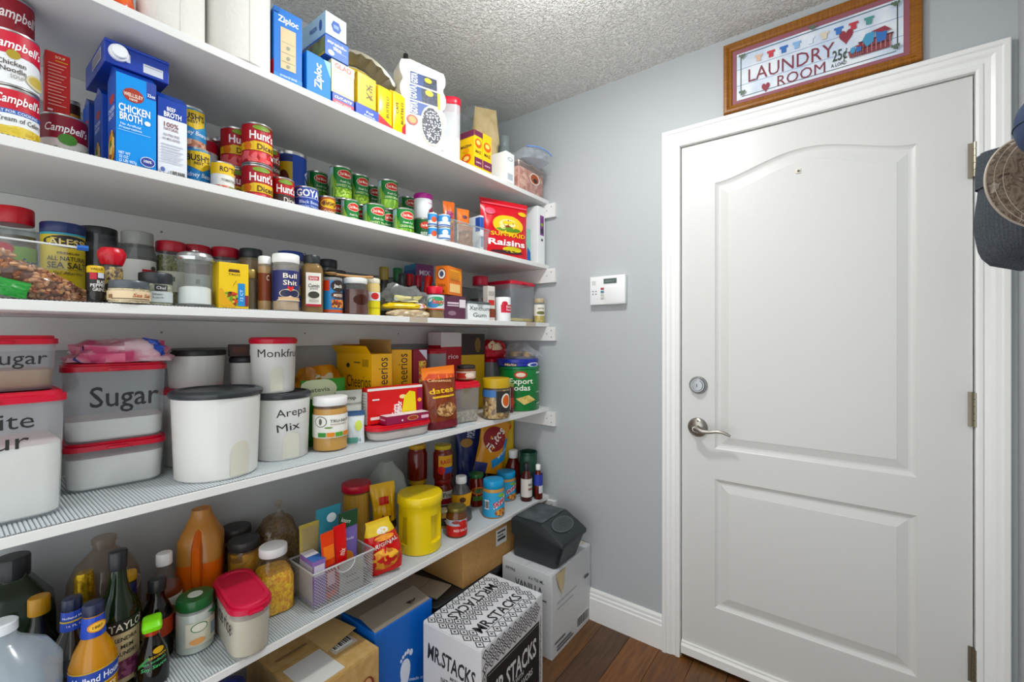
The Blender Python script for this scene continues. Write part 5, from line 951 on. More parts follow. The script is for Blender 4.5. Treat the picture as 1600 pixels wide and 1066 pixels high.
pouch('sweetener_pouch', 'pale grey sweetener pouch right of the green pouch', 'pouch', (.272, yat(558, .272), zr), (.085, hh, .025), fc(.225, yy, 20), C('bfc2b8', .4), ops=[T('Drop', .0, .86, .07, .5, '4a4a46'), P(-.5, .5, .74, .755, '8a8d86'), P(-.5, .5, .3, .7, 'cdd0c8')], seed=9, wr=.1, bot=.8)
A = ptz(540, 684, zr); Bq = ptz(566, 687, zr); yy = A[1]
A = ptz(558, 690, zr)
pouch('tea_pouch', 'white pouch with navy top and green tea print beside the nut powder jar', 'pouch', (A[0] + .006, A[1], zr), (.055, .105, .02), fc(A[0], A[1], 5), C('dfe6e8', .4), ops=[P(-.5, .5, .85, 1, '2a4f7a'), O(.15, .55, .2, .16, 'cfdc6a'), T('12', .2, .12, .08, .15, '3a3a3a'), P(-.5, .1, .03, .2, '5a9a8a')], seed=3, wr=.1, bot=.8)
x, y, r, h = cyl(z, 485, 540, 615, 706)
vessel('nut_powder_jar', 'peanut powder jar with white lid and round leaf logo', 'jar', (x, y, z), r, h, fc(x, y), [(0, .88), (.03, 1), (.72, 1), (.82, .95), (.86, .93)], CL('efe6d6', .1), lid=(.84, 1, 1.0, WHITE), fill=(NB('cfa254', .9, 200, .3, .002), .78), lab=(.26, .68, 'ecebe4'), ops=[O(-.28, .56, .19, .1, '5a5650'), O(-.28, .56, .165, .087, 'ecebe4'), O(-.28, .56, .05, .06, '6a665e'), T('TRU-NUT', .3, .57, .055, .62, '5a5650'), P(.0, .5, .5, .515, 'b8a098'), O(-.05, .45, .12, .015, '6a8a3a'), P(-.35, -.12, .28, .36, '3f8a3a'), P(-.1, .12, .28, .36, 'd8862a'), P(.14, .36, .28, .36, '5a9a3a'), P(.38, .6, .28, .36, 'd8862a')])
# low tub with boxes on it
A = ptz(576, 697, zr); Bq = ptz(672, 679, zr); dep = .1
x, y, rot, wd = box2(A, Bq, dep); hl = .05
tub('low_snack_tub', 'low oval tub with red lid at the shelf edge', 'tub', (x, y, zr), (dep, wd, hl), rot, 'c81432', (C('ddd8d2', .8), .7), rc=.045, taper=.95, lidh=.012, body=CL('ece6e4', .25, .2))
ty = zr + hl + .001
carton('maroon_snack_box', 'narrow maroon box lying on the low tub', 'box', (x + .024, y + .012, ty), (.046, wd * .72, .026), rot, '8d1a44', f=[O(.1, .55, .13, .32, 'cfae6a'), O(.1, .55, .11, .26, '9c3a2a'), P(.3, .48, .3, .7, 'e0b9c6'), O(-.15, .4, .02, .12, 'f0dce2')], l=[P(-.4, .3, .5, .7, 'c98aa0')], t=[P(-.5, .5, .0, 1, 'e6dce0')], seam=False)
h5 = zat(620, 604, .31) - ty
carton('cracker_box', 'bright red cracker box standing on the low tub', 'box', (x - .026 * cos(rot) , y - .026 * sin(rot) - .004, ty), (.042, wd * .92, h5), rot, 'cc1f22', f=[P(-.5, .5, .93, 1, 'e9e4e0'), O(.12, .7, .06, .06, 'f0d8a0'), G([(.1, .2), (.15, .7), (.25, .85), (.36, .8), (.38, .15)], 'ead24a'), P(-.45, -.2, .12, .2, 'f0e0dc'), T('Extra', -.02, .35, .13, .3, 'ffffff', rot=90), T('flavor', .05, .4, .1, .35, 'ffffff', rot=90), P(-.42, -.3, .66, .7, 'f0e0dc'), P(.4, .5, .1, .9, '8d1a44'), O(.44, .55, .04, .06, 'f0a02a')], l=[P(-.5, .5, 0, .9, 'd9d4d0')] + [P(-.4, .35, .8 - i * .08, .82 - i * .08, '9a9590') for i in range(8)])
x, y = .358, yat(685, .358)
pouch('nut_chip_bag', 'orange and brown snack bag standing at the shelf edge', 'bag', (.352, y + .004, zr + .003), (.13, zat(682, 575, .352) - zr, .05), fc(.352, y, 22), C('7a3318', .3), ops=[P(-.5, .5, .8, 1, 'e07a1a'), G([(-.5, .8), (.5, .8), (.5, .86), (-.3, .9)], 'c24a1c'), T('Cinnamon', -.02, .78, .05, .7, 'e8b98a', rot=-6), T('dates', .0, .62, .09, .75, 'e6b92a', bold=.03), P(-.3, .4, .5, .53, 'e6b92a'), O(.1, .3, .32, .12, B(['8a5a34', 'b58a5a', '6a3c24', 'd0a878'], 90, bump=0)), P(-.5, .5, .0, .12, '6a1422')], seed=12, wr=.2, bot=.8, shape=lambda v: .92 + .1 * v, tilt=(4, -3))
# clear tub, jars
A = ptz(712, 668, zr); Bq = ptz(754, 656, zr); dep = .11
x, y, rot, wd = .3, (A[1] + Bq[1]) / 2 - .02, -.12, .15
ht = CZ + (YH - 598) / F * ((.37 - CX) / dr(733)[0]) - zr
tub('oat_tub', 'clear tub with bright red lid, a little oats inside', 'tub', (x, y, zr), (.125, wd, ht), rot, 'd01a38', (B(['b9ab90', 'cfc2a6', 'a39478'], 120), .3), rc=.015, taper=.93, body=CL('e0e4e8', .2, .2), lidh=.02)
xx, yy2, rj, _ = cyl(zr + ht, 708, 739, 552, None, .29)
vessel('spread_jar', 'small brown jar with black lid standing on the clear tub', 'jar', (xx, yy2, zr + ht + .0006), rj, .062, fc(xx, yy2), [(0, .93), (.04, 1), (.7, 1), (.76, .92)], C('7a4a30', .25), lid=(.74, 1, .95, C('2a2624', .4)), lab=(.12, .6, 'cfc4b0'), ops=[P(-.6, .0, .15, .5, 'b53a2a'), O(.2, .35, .25, .15, 'ece4d4')])
x, y, r, h = cyl(zr, 753, 797, 588, 656); r = min(r, .058)
vessel('peanut_jar', 'peanut jar with mustard yellow lid and black label', 'jar', (x + .008, y - .008, zr), r, h, fc(x, y), [(0, .92), (.03, 1), (.74, 1), (.78, .96)], CL('e9e6de', .1), lid=(.76, 1, 1.0, C('b8981c', .4)), fill=(B(['b5945a', '8d6a3a', 'd6bb84', '6a4a26'], 75, .5, .8), .72), ops=[P(-.78, .0, .55, .72, '3f6fa8'), P(.0, .7, .18, .7, '23211f'), O(.38, .46, .2, .18, 'e9e2d4'), O(.38, .46, .15, .14, 'c9602a'), P(.65, .78, .2, .74, 'd9dcd9')])
x, y = .3, -.205
vessel('red_sauce_jar', 'slim dark red jar between the peanut jar and the green tin', 'jar', (.338, -.238, zr), .018, .13, fc(.3, -.2), JARS, C('5a2018', .25), lid=(.88, 1, .98, C('8a8a4a', .4)), lab=(.15, .6, '6a1a1c'), ops=[P(-.2, .5, .2, .5, 'a83a2a')])
xt, yt, rt_ = .298, -.108, .096
ht2 = zat(833, 572, .37) - zr
t = thing('cracker_tin', 'green cracker tin at the end of the shelf', 'tin', (xt, yt, zr), fc(xt, yt, 14))
MB().lathe([(0, rt_ * .98), (.003, rt_), (ht2 - .012, rt_), (ht2 - .01, rt_ * 1.03), (ht2 - .002, rt_ * 1.03), (ht2, rt_ * 1.0), (ht2 - .002, rt_ * .96)], 10).obj('tin_body', C('12793a', .28), t)
MB().lathe([(ht2 - .0095, rt_ * 1.035), (ht2 - .003, rt_ * 1.035)], 10, caps=(0, 0)).obj('rim', C('2f7a58', .25, .3), t)
deco(t, s_cyl(rt_, ht2), [O(-.08, .82, .16, .08, 'c9302a'), O(-.08, .82, .12, .05, 'e8d9c0'), T('Export', -.06, .68, .13, .6, 'f3f7ea', bold=.02), T('Sodas', -.09, .53, .13, .5, 'f3f7ea', bold=.02), G([(-.2, .28), (.12, .36), (.32, .24), (.0, .14)], 'dcc27a'), G([(-.05, .3), (.05, .33), (.25, .22), (.12, .2)], 'c9a95a'), O(-.42, .2, .2, .1, 'c08a3a'), O(-.42, .1, .2, .06, '7a5020'), O(-.36, .36, .06, .05, 'e3dccb'), T('salted', .45, .42, .035, .2, 'cfe2c4'), P(.35, .62, .84, .88, 'cfe6d4'), P(.36, .6, .14, .17, 'a9cdb0')])
zt2 = zr + ht2 + .0006
t = thing('cookie_tin', 'round blue cookie tin on the green cracker tin', 'tin', (xt - .002, yt, zt2), fc(xt, yt, 14))
hc = .034; rc2 = .098
MB().lathe([(0, rc2 * .97), (.002, rc2), (hc - .016, rc2), (hc - .015, rc2 * 1.025), (hc - .002, rc2 * 1.025), (hc, rc2 * 1.0), (hc, rc2 * .95)], 10).obj('tin_body', C('1f2f96', .28), t)
deco(t, s_cyl(rc2 * 1.003, hc), [P(-.5, -.12, .1, .52, '1a2478'), T('Malta', -.3, .3, .36, .3, 'dcbf8a', shear=.2, bold=.02), O(.32, .25, .2, .3, 'e6e9f2'), O(.32, .22, .13, .2, '3a4aa8')])
lump('snack_bag', 'clear bag of cookies on the blue tin', 'bag', (xt + .005, yt + .01, zt2 + hc + .0006), (.13, .13, .07), -.5, CL('e6e8ea', .22, .08), seed=15, amp=.35, flat=.2, inner=None)
so = bpy.data.objects['snack_bag']
for i, (a, b, c_) in enumerate(((.0, -.03, .02), (.02, .025, .018), (-.02, .0, .02))):
    MB().lathe([(0, .015), (.004, .019), (.02, .019), (.024, .014)], 5).obj('cookie', NB('a8804a', .7, 100, .5, .004, 'c9a264'), so).location = (a, b, c_ - .012)
MB().grid(lambda a, b: (.04 + a * .045, .03 + (b - .5) * .07 * (1 - .2 * a) + a * .022, .045 - .03 * a + .006 * sin(b * 12)), 6, 8).obj('bag_neck', CL('e9ecee', .3, .1), so)
# back row by the wall
y, wd, h = fb(zr, 690, 722, 515, .13)
carton('red_white_box', 'tall red and white box in the back row below the cocoa box', 'box', (.09, y, zr), (.08, wd, min(h, .36)), 0, 'b8162e', f=[P(-.5, .5, .82, 1, 'ded9d9'), T('rice', .1, .7, .06, .5, 'f0d8dc'), P(-.4, .0, .3, .4, 'e9e2e2')], l=[P(-.5, .5, .84, 1, 'ded9d9')])
y, wd, h = fb(zr, 668, 690, 545, .1)
tub('back_tub', 'frosted tub with red lid in the back row', 'tub', (.115, yat(680, .13) - .01, zr), (.12, .1, h), 0, LIDR, None, rc=.015, taper=.95, body=CL('d9dde0', .4, .25), lidh=.015)
y, wd, h = fb(zr, 741, 763, 522, .15)
carton('chocolate_rice_box', 'tall brown and yellow box with dark top', 'box', (.105, y - .035, zr), (.08, wd + .03, min(h, .37)), -.25, 'd8b012', f=[P(-.5, .5, .72, 1, '2c1c14'), O(.2, .85, .12, .1, '7a5a2a')], l=[P(-.5, .5, .68, 1, '2c1c14'), O(-.2, .85, .16, .1, 'b5942a'), P(-.5, .5, .4, .6, '4a2c18'), O(.1, .6, .3, .1, 'a8702a')])
tub('tall_red_lid_tub', 'tall frosted tub with red lid under the red candy bag', 'tub', (.12, -.135, zr), (.12, .13, .235), 0, LIDR, (B(['8a8478', '9a9488'], 60), .5), rc=.015, taper=.95, body=CL('cfd4d8', .4, .25), lidh=.016)
lump('red_candy_bag', 'round shiny red candy bag on the tall tub', 'bag', (.12, -.135, zr + .2356), (.13, .15, .085), -.6, NB('b5162a', .22, 18, .4, .005, 'd03a44'), seed=21, amp=.22, flat=.35, ops=[O(.05, .72, .22, .14, 'e6d2b0')])
# ================================================================ LOWEST SHELF: bottles
z = Z5 + .0022
def jar5(name, label, pl, pr, pt, prof, mat, pb=None, xc=None, off=8, cat='bottle', r=None, h=None, **kw):
    x, y, r0, h0 = cyl(z, pl, pr, pt, pb, xc); r = r or r0; h = h or h0
    return vessel(name, label, cat, (x, y, z), r, h, fc(x, y, off), prof, mat, **kw)
# gallon water jug at the left edge
yj = yat(90, .28)
x, y, r, h = .322, yat(90, .322) - .07, .07, .235
t = thing('water_jug', 'translucent gallon water jug at the bottom left corner', 'jug', (x, y, z), fc(x, y, -20))
JUG = CL('dfe9f0', .3, .2)
MB().loft([(0, r * .92, r * .92, .03), (.005, r, r, .032), (.15, r, r, .035), (.19, r * .8, r * .8, .04), (.215, r * .42, r * .42, r * .42), (.226, .02, .02, .02), (.24, .019, .019, .019)], 6).obj('jug_body', JUG, t)
MB().lathe([(.236, .0215), (.252, .0215), (.254, .019)], 6).obj('cap', C('dfe4e8', .4), t)
MB().tube([(r * .5, .0, .205), (r * .95, .0, .19), (r * 1.1, .0, .15), (r * 1.02, .0, .095)], [.012, .013, .013, .014], 8).obj('handle', JUG, t)
MB().loft([(.004, r * .9, r * .9, .03), (.12, r * .97, r * .97, .033)], 6).obj('water', CL('d6e4ee', .2, .1), t)
# olive oil
x, y, r, h = cyl(z, -18, 118, 846, None, .095)
vessel('olive_oil_bottle', 'big dark green oil bottle with black cap at the left edge', 'bottle', (x, y, z), min(r, .07), h, fc(x, y), [(0, .92), (.02, 1), (.55, 1), (.62, .95), (.8, .5), (.84, .36), (.88, .34)], C('12200c', .12), lid=(.84, 1, .42, BLK), sq=.5, ops=())
# glass jug
x, y, r, h = cyl(z, 126, 244, 820, None, .105)
r = min(r, .092)
t = vessel('glass_jug', 'large clear glass jug with oval emblem behind the wine bottles', 'jug', (x, y, z), r, h, fc(x, y, 15), [(0, .9), (.02, 1), (.5, 1), (.66, .95), (.78, .75), (.86, .46), (.9, .3), (.95, .3), (.955, .34), (.99, .34), (1, .3)], CL('bcae9f', .28), ops=())
m = MB(); 
deco(t, (lambda u, v, q: ((r * .93 + q + .004) * cos(u / r), (r * .93 + q + .004) * sin(u / r), v), 2 * r, h, r * .3), [O(.3, .58, .24, .075, 'b9b4aa'), O(.3, .58, .2, .06, '8d887e'), T('EST', .3, .58, .04, .2, 'd0ccc2')])
DG = C('10180c', .1)
jar5('gold_cap_bottle', 'dark bottle with amber gold cap behind the water jug', 32, 75, 925, BOT, C('17140c', .15), xc=.185, lid=(.84, 1, .5, C('b8862a', .35)), r=.034)
HH = [P(-.78, .78, .3, .5, '2444a0'), T('Holland House', .05, .42, .055, 1.1, 'f0f2fa', bold=.02), P(-.78, .78, .3, .315, 'cfae4a'), T('WHITE', .1, .26, .05, .6, 'f0e2b0', bold=.02), T('COOKING WINE', .1, .2, .03, .8, 'e8d9a0'), P(-.78, .78, .05, .29, C('6a5a1c', .4))]
WB = [(0, .92), (.015, 1), (.5, 1), (.6, .82), (.7, .52), (.76, .45), (.94, .42)]
def wine(label, pl, pr, pt, xc, body, hexn, ops, r=None, off=8, pb=None):
    x, y, r0, h = cyl(z, pl, pr, pt, pb, xc); r = r or r0; h = min(h, .3)
    t = vessel('cooking_wine_bottle', label, 'bottle', (x, y, z), r, h, fc(x, y, off), WB, body, lid=(.9, 1, .46, C('1c2340', .35)), ops=ops, group='cooking wine bottles')
    MB().lathe([(.72 * h, r * .53), (.73 * h, r * .535), (.88 * h, r * .47), (.89 * h, r * .45)], 6, caps=(0, 0)).obj('neck_label', C(hexn, .4), t)
    return t, r, h
OPS_W = [P(-.78, .78, .34, .47, '2444a0'), T('Holland House', .05, .405, .06, 1.15, 'f0f2fa', bold=.02), P(-.78, .78, .465, .475, 'cfae4a'), P(-.78, .78, .335, .345, 'cfae4a'), T('WHITE', .15, .29, .05, .6, 'f0e2b0', bold=.02), T('COOKING WINE', .15, .23, .03, .8, 'e8d9a0')]
t, r, h = wine('amber white cooking wine bottle with blue neck label in front', 100, 176, 930, .318, C('b87f14', .12), '2546b0', OPS_W, r=.037)
deco(t, s_cyl(r * .53, h), [O(.1, .81, .42, .045, 'e0902a'), O(.1, .81, .34, .035, 'f0c25a'), T('1887', .1, .81, .025, .4, '6a3a10')])
t, r, h = wine('dark cooking wine bottle with blue neck label behind the water jug', 68, 132, 920, .225, C('241a10', .12), '2546b0', [P(-.78, .78, .3, .5, '1c1c20'), T('Holland', .3, .4, .05, .8, 'e6e6ea'), P(-.78, .78, .05, .28, 'a88a2a')], r=.035)
deco(t, s_cyl(r * .53, h), [T('Holland House', .1, .845, .02, 1.2, 'f0f2fa'), P(-.7, .7, .8, .815, 'cfae4a'), T('16 FL OZ', .1, .77, .02, .8, 'd0d8f0')])
x, y, r, h = cyl(z, 108, 150, 890, None, .185); t = vessel('foil_neck_bottle', 'dark bottle with gold foil around its neck', 'bottle', (x, y, z), .034, h, fc(x, y), [(0, .92), (.015, 1), (.55, 1), (.68, .55), (.75, .42), (.98, .4), (1, .3)], DG)
MB().lathe([(.74 * h, .0175), (.78 * h, .018), (.97 * h, .0165), (1.004 * h, .0145), (1.005 * h, .004)], 6).obj('foil_cap', NB('b89a3a', .3, 150, .5, .002, '8a6d20', .7), t)
x, y, r, h = cyl(z, 156, 212, 860, None, .262)
t = vessel('sherry_bottle', 'tall green wine bottle with cream label and handwritten tag', 'bottle', (x, y, z), .036, .298, fc(x, y, 10), [(0, .92), (.015, 1), (.5, 1), (.6, .86), (.7, .56), (.78, .44), (.86, .4), (.92, .38)], C('16260f', .08), lid=(.86, 1, .46, BLK), lab=(.06, .5, 'cdbb95'), ops=[P(-.78, .78, .43, .52, '1a1a18'), T('TAYLOR', .2, .475, .055, 1.0, 'ece6d8', bold=.02), T('KENDRA', .1, .385, .03, .6, '2a2420'), T('MEM', .12, .33, .03, .3, '2a2420'), T('LAUNDRY', .1, .28, .03, .6, '2a2420'), P(-.1, .5, .1, .23, B(['7a3a5a', '9a5a7a', '6a2a48'], 180, bump=0))])
x, y, r, h = cyl(z, 186, 210, 887, None, .175); t = vessel('yellow_cap_bottle', 'slim bottle with yellow cap between the green bottle and black capped bottle', 'bottle', (x, y, z), .026, h, fc(x, y), WB, C('4a4a22', .12), lid=(.9, 1, .55, C('c9981c', .35)), lab=(.1, .5, '8a7a4a')); MB().lathe([(.74 * h, .0142), (.88 * h, .0135)], 6, caps=(0, 0)).obj('neck_label', C('2a2a62', .4), t)
jar5('dark_vinegar_bottle', 'dark vinegar bottle with black cap behind the soy sauce', 208, 252, 895, [(0, .92), (.015, 1), (.55, 1), (.66, .75), (.76, .48), (.85, .45)], C('120d0a', .1), xc=.2, lid=(.84, 1, .58, BLK), r=.031, lab=(.3, .52, 'c0452a'), ops=[P(-.78, .0, .3, .52, 'cfc0a0')])
x, y, r, h = cyl(z, 206, 262, 955, None, .305)
t = vessel('soy_sauce_bottle', 'soy sauce bottle with bright green cap', 'bottle', (x, y, z), r, h, fc(x, y), [(0, .85), (.03, 1), (.3, 1), (.5, .86), (.68, .5), (.76, .36), (.84, .4)], C('0d0b09', .08), lid=(.84, .86, .5, C('3f9a2a', .35)), ops=[O(.18, .58, .16, .05, 'c9a02a'), G([(-.4, .4), (-.1, .52), (-.05, .5), (-.42, .34)], '3f8a4a'), T('less sodium', .05, .43, .04, .7, '4fae6a', rot=8), T('Soy Sauce', .05, .35, .055, .75, '58b878', rot=8, shear=.2), T('KIKKOMAN', .15, .5, .035, .5, 'c9a02a', rot=8)])
MB().loft([(h * .85, .017, .015, .006), (h * .87, .026, .017, .008), (h * .93, .027, .018, .008), (h * .99, .02, .016, .008), (h, .015, .012, .006)], 4).obj('pour_cap', C('7ed03a', .35), t); MB().lathe([(h * .76, r * .42), (h * .84, r * .44)], 6, caps=(0, 0)).obj('neck_band', C('b8402a', .4), t)
# cider vinegar with a red-brown fill
x, y, r, h = cyl(z, 240, 290, 850, None, .14)
vessel('cider_vinegar_bottle', 'cider vinegar bottle with white cap and apple label', 'bottle', (x, y, z), .037, h, fc(x, y), [(0, .92), (.015, 1), (.52, 1), (.64, .86), (.76, .5), (.84, .36), (.88, .36)], CL('eee6df', .06), lid=(.86, 1, .46, WHITE), fill=(C('7a2f12', .15), .62), ops=[P(-.78, .78, .2, .52, 'dcd8cc'), O(.15, .36, .22, .07, '7a8a4a'), O(.2, .25, .3, .07, '6a1a3a')])
A = None
x, y, r, h = cyl(z, 262, 325, 917, 1024)
vessel('coconut_oil_jar', 'white coconut oil jar with green lid', 'jar', (x, y, z), r, h, fc(x, y), [(0, .9), (.03, 1), (.7, 1), (.8, .92), (.82, .9)], CL('dfe4e0', .3), lid=(.8, 1, .96, C('1f5a2e', .35)), fill=(C('d3d6d0', .5), .74), ops=[P(-.25, .65, .16, .6, 'cfcab8'), O(.1, .5, .22, .09, '3f7a4a'), O(.1, .5, .19, .075, 'dcd8c8'), P(.42, .62, .25, .48, '8a93a8'), O(.05, .25, .2, .06, 'd09a62'), G([(.3, .72), (.7, .76), (.72, .6)], '1f6a34')])
t = bpy.data.objects['coconut_oil_jar']; MB().lathe([(h + .0002, .016), (h + .001, .015)], 5).obj('lid_sticker', C('cfd6cc', .5), t)
# white rice tub, long axis out of the shelf
A1 = ptz(322, 915, z + .13)
xr_, yr2, L_, W_ = .31, -1.325, .215, .09
o = tub('rice_tub', 'clear tub marked white rice with a crimson lid, jutting over the shelf edge', 'tub', (xr_, yr2, z), (L_, W_, .132), -.12, 'bd0f40', (NB('dcd4c2', .9, 500, .5, .002, 'c9bfa8'), .82), l=[T('White rice', .0, .62, .3, .8, '1c1c1c', bold=.01)], rc=.04, taper=.94, body=CL('e6e6e0', .28, .2), lidh=.017)
# orange jug
x, y, r, h = cyl(z, 268, 352, 787, None, .115); h = .29
t = thing('juice_jug', 'plastic jug of orange syrup against the wall', 'jug', (x, y, z), fc(x, y, -10)); ORG = C('c9621c', .3); r = min(r, .07)
MB().loft([(0, r * .9, r * .8, .025), (.006, r, r * .85, .028), (h * .55, r, r * .85, .03)], 6).obj('jug_body', ORG, t)
MB().loft([(h * .55, r, r * .85, .03), (h * .74, r * .96, r * .83, .035), (h * .86, r * .62, r * .6, .035), (h * .95, .024, .024, .02), (h, .022, .022, .02)], 6).obj('jug_shoulder', CL('d99a52', .6, .2), t)
MB().tube([(r * .55, .0, h * .82), (r * 1.12, .0, h * .7), (r * 1.12, .0, h * .45), (r * .98, .0, h * .35)], [.011, .012, .012, .012], 8).obj('handle', ORG, t)
# dark-lidded jars and tied bag
for pl, pr, pt, xc, lb, c in ((336, 392, 817, .075, 'jar with dark lid at the wall behind the orange jug', B(['6a5a2a', '8a7434', '4a3f20'], 60)), (353, 408, 832, .15, 'jar of yellow food with dark grey lid', B(['b58a2a', 'cfa23c', '7a5a1c'], 60))):
    jar5('dark_lid_food_jar', lb, pl, pr, pt, JARS, CL('d9cdb0', .1), xc=xc, cat='jar', lid=(.86, 1, .98, C('2b2b2c', .45)), fill=(c, .82), r=.042, group='dark lidded food jars')
x, y, r, h = cyl(z, 393, 452, 800, None, .1)
lump('grain_bag', 'tied clear bag of brown grain at the wall', 'bag', (x + .005, y + .012, z), (.13, .135, h), 0, CL('b8aa92', .25, .1), inner=B(['7a6244', '8d7350', '634d34', 'a18762'], 220, .7, .5), seed=31, amp=.12, flat=.5)
MB().tube([(0, 0, h - .008), (.004, 0, h + .012), (.0, .003, h + .022), (.006, -.004, h + .045)], [.02, .006, .0035, .012], 8).obj('tied_neck', CL('cfc8bc', .4, .1), bpy.data.objects['grain_bag'])
# yellow jar
x, y, r, h = cyl(z, 395, 463, 840, 966); r *= .93; y -= .006
vessel('yellow_relish_jar', 'jar of bright yellow relish with white lid', 'jar', (x, y, z), r, h, fc(x, y, 15), [(0, .92), (.02, 1), (.5, 1), (.66, .78), (.8, .62), (.88, .6)], CL('efeadb', .06), lid=(.86, 1, .72, WHITE), fill=(B(['eeb010', 'f3c11c', 'dc9a0c', 'f7d23a'], 170, .4, .5), .62), sq=.6, ops=())
# wire mesh basket and its packets
A = ptz(463, 946, z); Bp = ptz(487, 967, z); Cq = ptz(582, 921, z)
wb = .195; db = .14; xb = .305; yb = (Bp[1] + Cq[1]) / 2 + .002; hb = .108
o = thing('wire_basket', 'silver wire mesh basket full of packets', 'basket', (xb, yb, z), -.03)
m = MB(); WIRE = C('c6c8c8', .35, .3); n1 = int(wb / .006); 
def wall(P0, P1, P2):   # quad P0->P1 along, P2 up : two families of slanted flat wires
    P0, P1, P2 = Vector(P0), Vector(P1), Vector(P2); u = P1 - P0; v = P2 - P0; L = u.length; Hh = v.length; un = u / L; vn = v / Hh; wdt = .0011; nn = int((L + Hh) / .0085)
    for s_ in (1, -1):
        for i in range(nn):
            a = -Hh + i * .0085 if s_ == 1 else i * .0085
            t0 = max(0, -a if s_ == 1 else a - L); t1 = min(Hh, L - a if s_ == 1 else a)
            if t1 - t0 < .003: continue
            p0 = P0 + un * (a + s_ * t0) + vn * t0; p1 = P0 + un * (a + s_ * t1) + vn * t1; e = un * wdt
            m.poly([p0 - e, p0 + e, p1 + e, p1 - e])
hx2, hy2 = db / 2, wb / 2; tx, ty2 = .96, .96
wall((hx2 * tx, -hy2 * ty2, .004), (hx2 * tx, hy2 * ty2, .004), (hx2, -hy2 * ty2, hb)); wall((-hx2 * tx, -hy2 * ty2, .004), (-hx2 * tx, hy2 * ty2, .004), (-hx2, -hy2 * ty2, hb))
wall((-hx2 * tx, -hy2 * ty2, .004), (hx2 * tx, -hy2 * ty2, .004), (-hx2 * tx, -hy2, hb)); wall((-hx2 * tx, hy2 * ty2, .004), (hx2 * tx, hy2 * ty2, .004), (-hx2 * tx, hy2, hb))
mo = m.obj('wire_mesh', WIRE, o, smooth=False, fix=False); mo['kind'] = 'stuff'
for zz, s_, rad in ((.003, .96, .0025), (hb, 1.0, .003)):
    MB().tube([(hx2 * s_, -hy2 * s_, zz), (hx2 * s_, hy2 * s_, zz), (-hx2 * s_, hy2 * s_, zz), (-hx2 * s_, -hy2 * s_, zz)], rad, 6, closed=True).obj('wire_frame', WIRE, o)
MB().tube([(hx2 + .003, -.03 + .03 * (1 - cos(a)) , hb - .028 * sin(a)) for a in [pi * q / 10 for q in range(11)]], .002, 6).obj('handle', WIRE, o)
MB().box(-hx2 * .95, hx2 * .95, -hy2 * .95, hy2 * .95, .001, .0025).obj('base_sheet', C('8d8f8e', .4, .7), o)
zb5 = z + .004
def pk(name, label, dx_, dy_, w_, h_, col, ops, tl=(0, 0), th=.012, off=15, cat='packet', seed=2):
    return pouch(name, label, cat, (xb + dx_, yb + dy_, zb5), (w_, h_, th), -.06, C(col, .35), ops=ops, seed=seed, wr=.15, bot=.35, tilt=tl, nu=8, nv=12)
carton('tea_box', 'lavender tea box at the left corner of the wire basket', 'box', (xb + .004, yb - .066, zb5), (.08, .038, .126), -.05, '8a6aa8', f=[P(-.5, .5, .0, .6, '7a55a0'), P(-.4, .4, .65, .9, 'd9cfe0')], l=[P(-.5, .5, .1, .9, 'b5aeb4')], t=[P(-.5, .5, 0, .5, '3a6ab0'), P(-.5, .5, .5, 1, 'd9d6dc')])
pk('orange_snack_packet', 'tall orange packet in the wire basket', .035, -.026, .04, .195, 'd8481c', [P(-.4, .4, .1, .5, '8a1a3a'), P(-.4, .4, .6, .8, 'e8782a'), P(-.3, .3, .2, .4, 'c9a0a8')], (4, 0), seed=3)
pk('red_seasoning_packet', 'bright red packet leaning in the middle of the wire basket', .03, .014, .04, .2, 'cf241c', [T('mix', .0, .6, .1, .5, 'f0d0c0', rot=70), P(-.2, .35, .2, .4, 'dcd0cc')], (3, 0), seed=5)
pk('purple_noodle_packet', 'lilac and orange noodle packet with dark green top in the wire basket', .0, .05, .066, .22, '7a6ab0', [P(-.5, .5, .78, 1, '1d4a2a'), T('knorr', -.1, .88, .06, .5, 'e3efe0', rot=-25), O(-.1, .3, .36, .16, 'd0803a'), T('alfredo', .0, .62, .04, .5, 'e0daf0')], (0, 0), seed=7)
pk('teal_packet', 'teal foil packet at the back of the wire basket', -.045, .012, .08, .235, '3f8a9a', [O(.1, .85, .2, .06, 'e0ecec')], (0, 0), seed=8)
pk('clear_pasta_packet', 'cloudy yellow packet at the back left of the wire basket', -.045, -.05, .06, .205, 'b5a55a', [P(-.4, .4, .5, .95, CL('d9d0b0', .5, .1))], (0, 0), seed=9)
pk('silver_packet', 'grey crinkled packet pressed against the basket mesh', .052, .03, .08, .095, 'a8a49c', [P(-.3, .3, .3, .34, '6a665e'), P(-.3, .2, .5, .53, '6a665e')], (0, 0), th=.008, seed=12)
# spaghetti, yellow bags, jug
x, y, r, h = cyl(z, 537, 580, 748, None, .135)
vessel('spaghetti_container', 'tall clear spaghetti canister with red lid', 'canister', (x, y, z), r * 1.0, h, 0, [(0, .95), (.01, 1), (.9, 1)], CL('efe6c8', .1), lid=(.89, 1, 1.1, LIDR), fill=(NB('d8b24a', .6, 60, .6, .003, 'c49a34', 0, (6, 6, .1)), .86))
x, y = .165, yat(605, .165)
pouch('yellow_coffee_bag', 'yellow foil bag with black lettering left of the yellow tub', 'bag', (.21, yat(603, .21), z + .003), (.085, .235, .045), fc(.2, y, 10), C('dcae1a', .28), ops=[P(-.2, .2, .68, .8, 'c0341c'), T('dog', .0, .5, .09, .5, '2a2418', shear=.2), P(-.5, .5, .3, .42, '2c2620'), P(.0, .5, .05, .3, 'd9d6ce')], seed=14, wr=.5, bot=.7, tilt=(4, -2))
x, y, r, h = cyl(z, 570, 634, 712, None, .09)
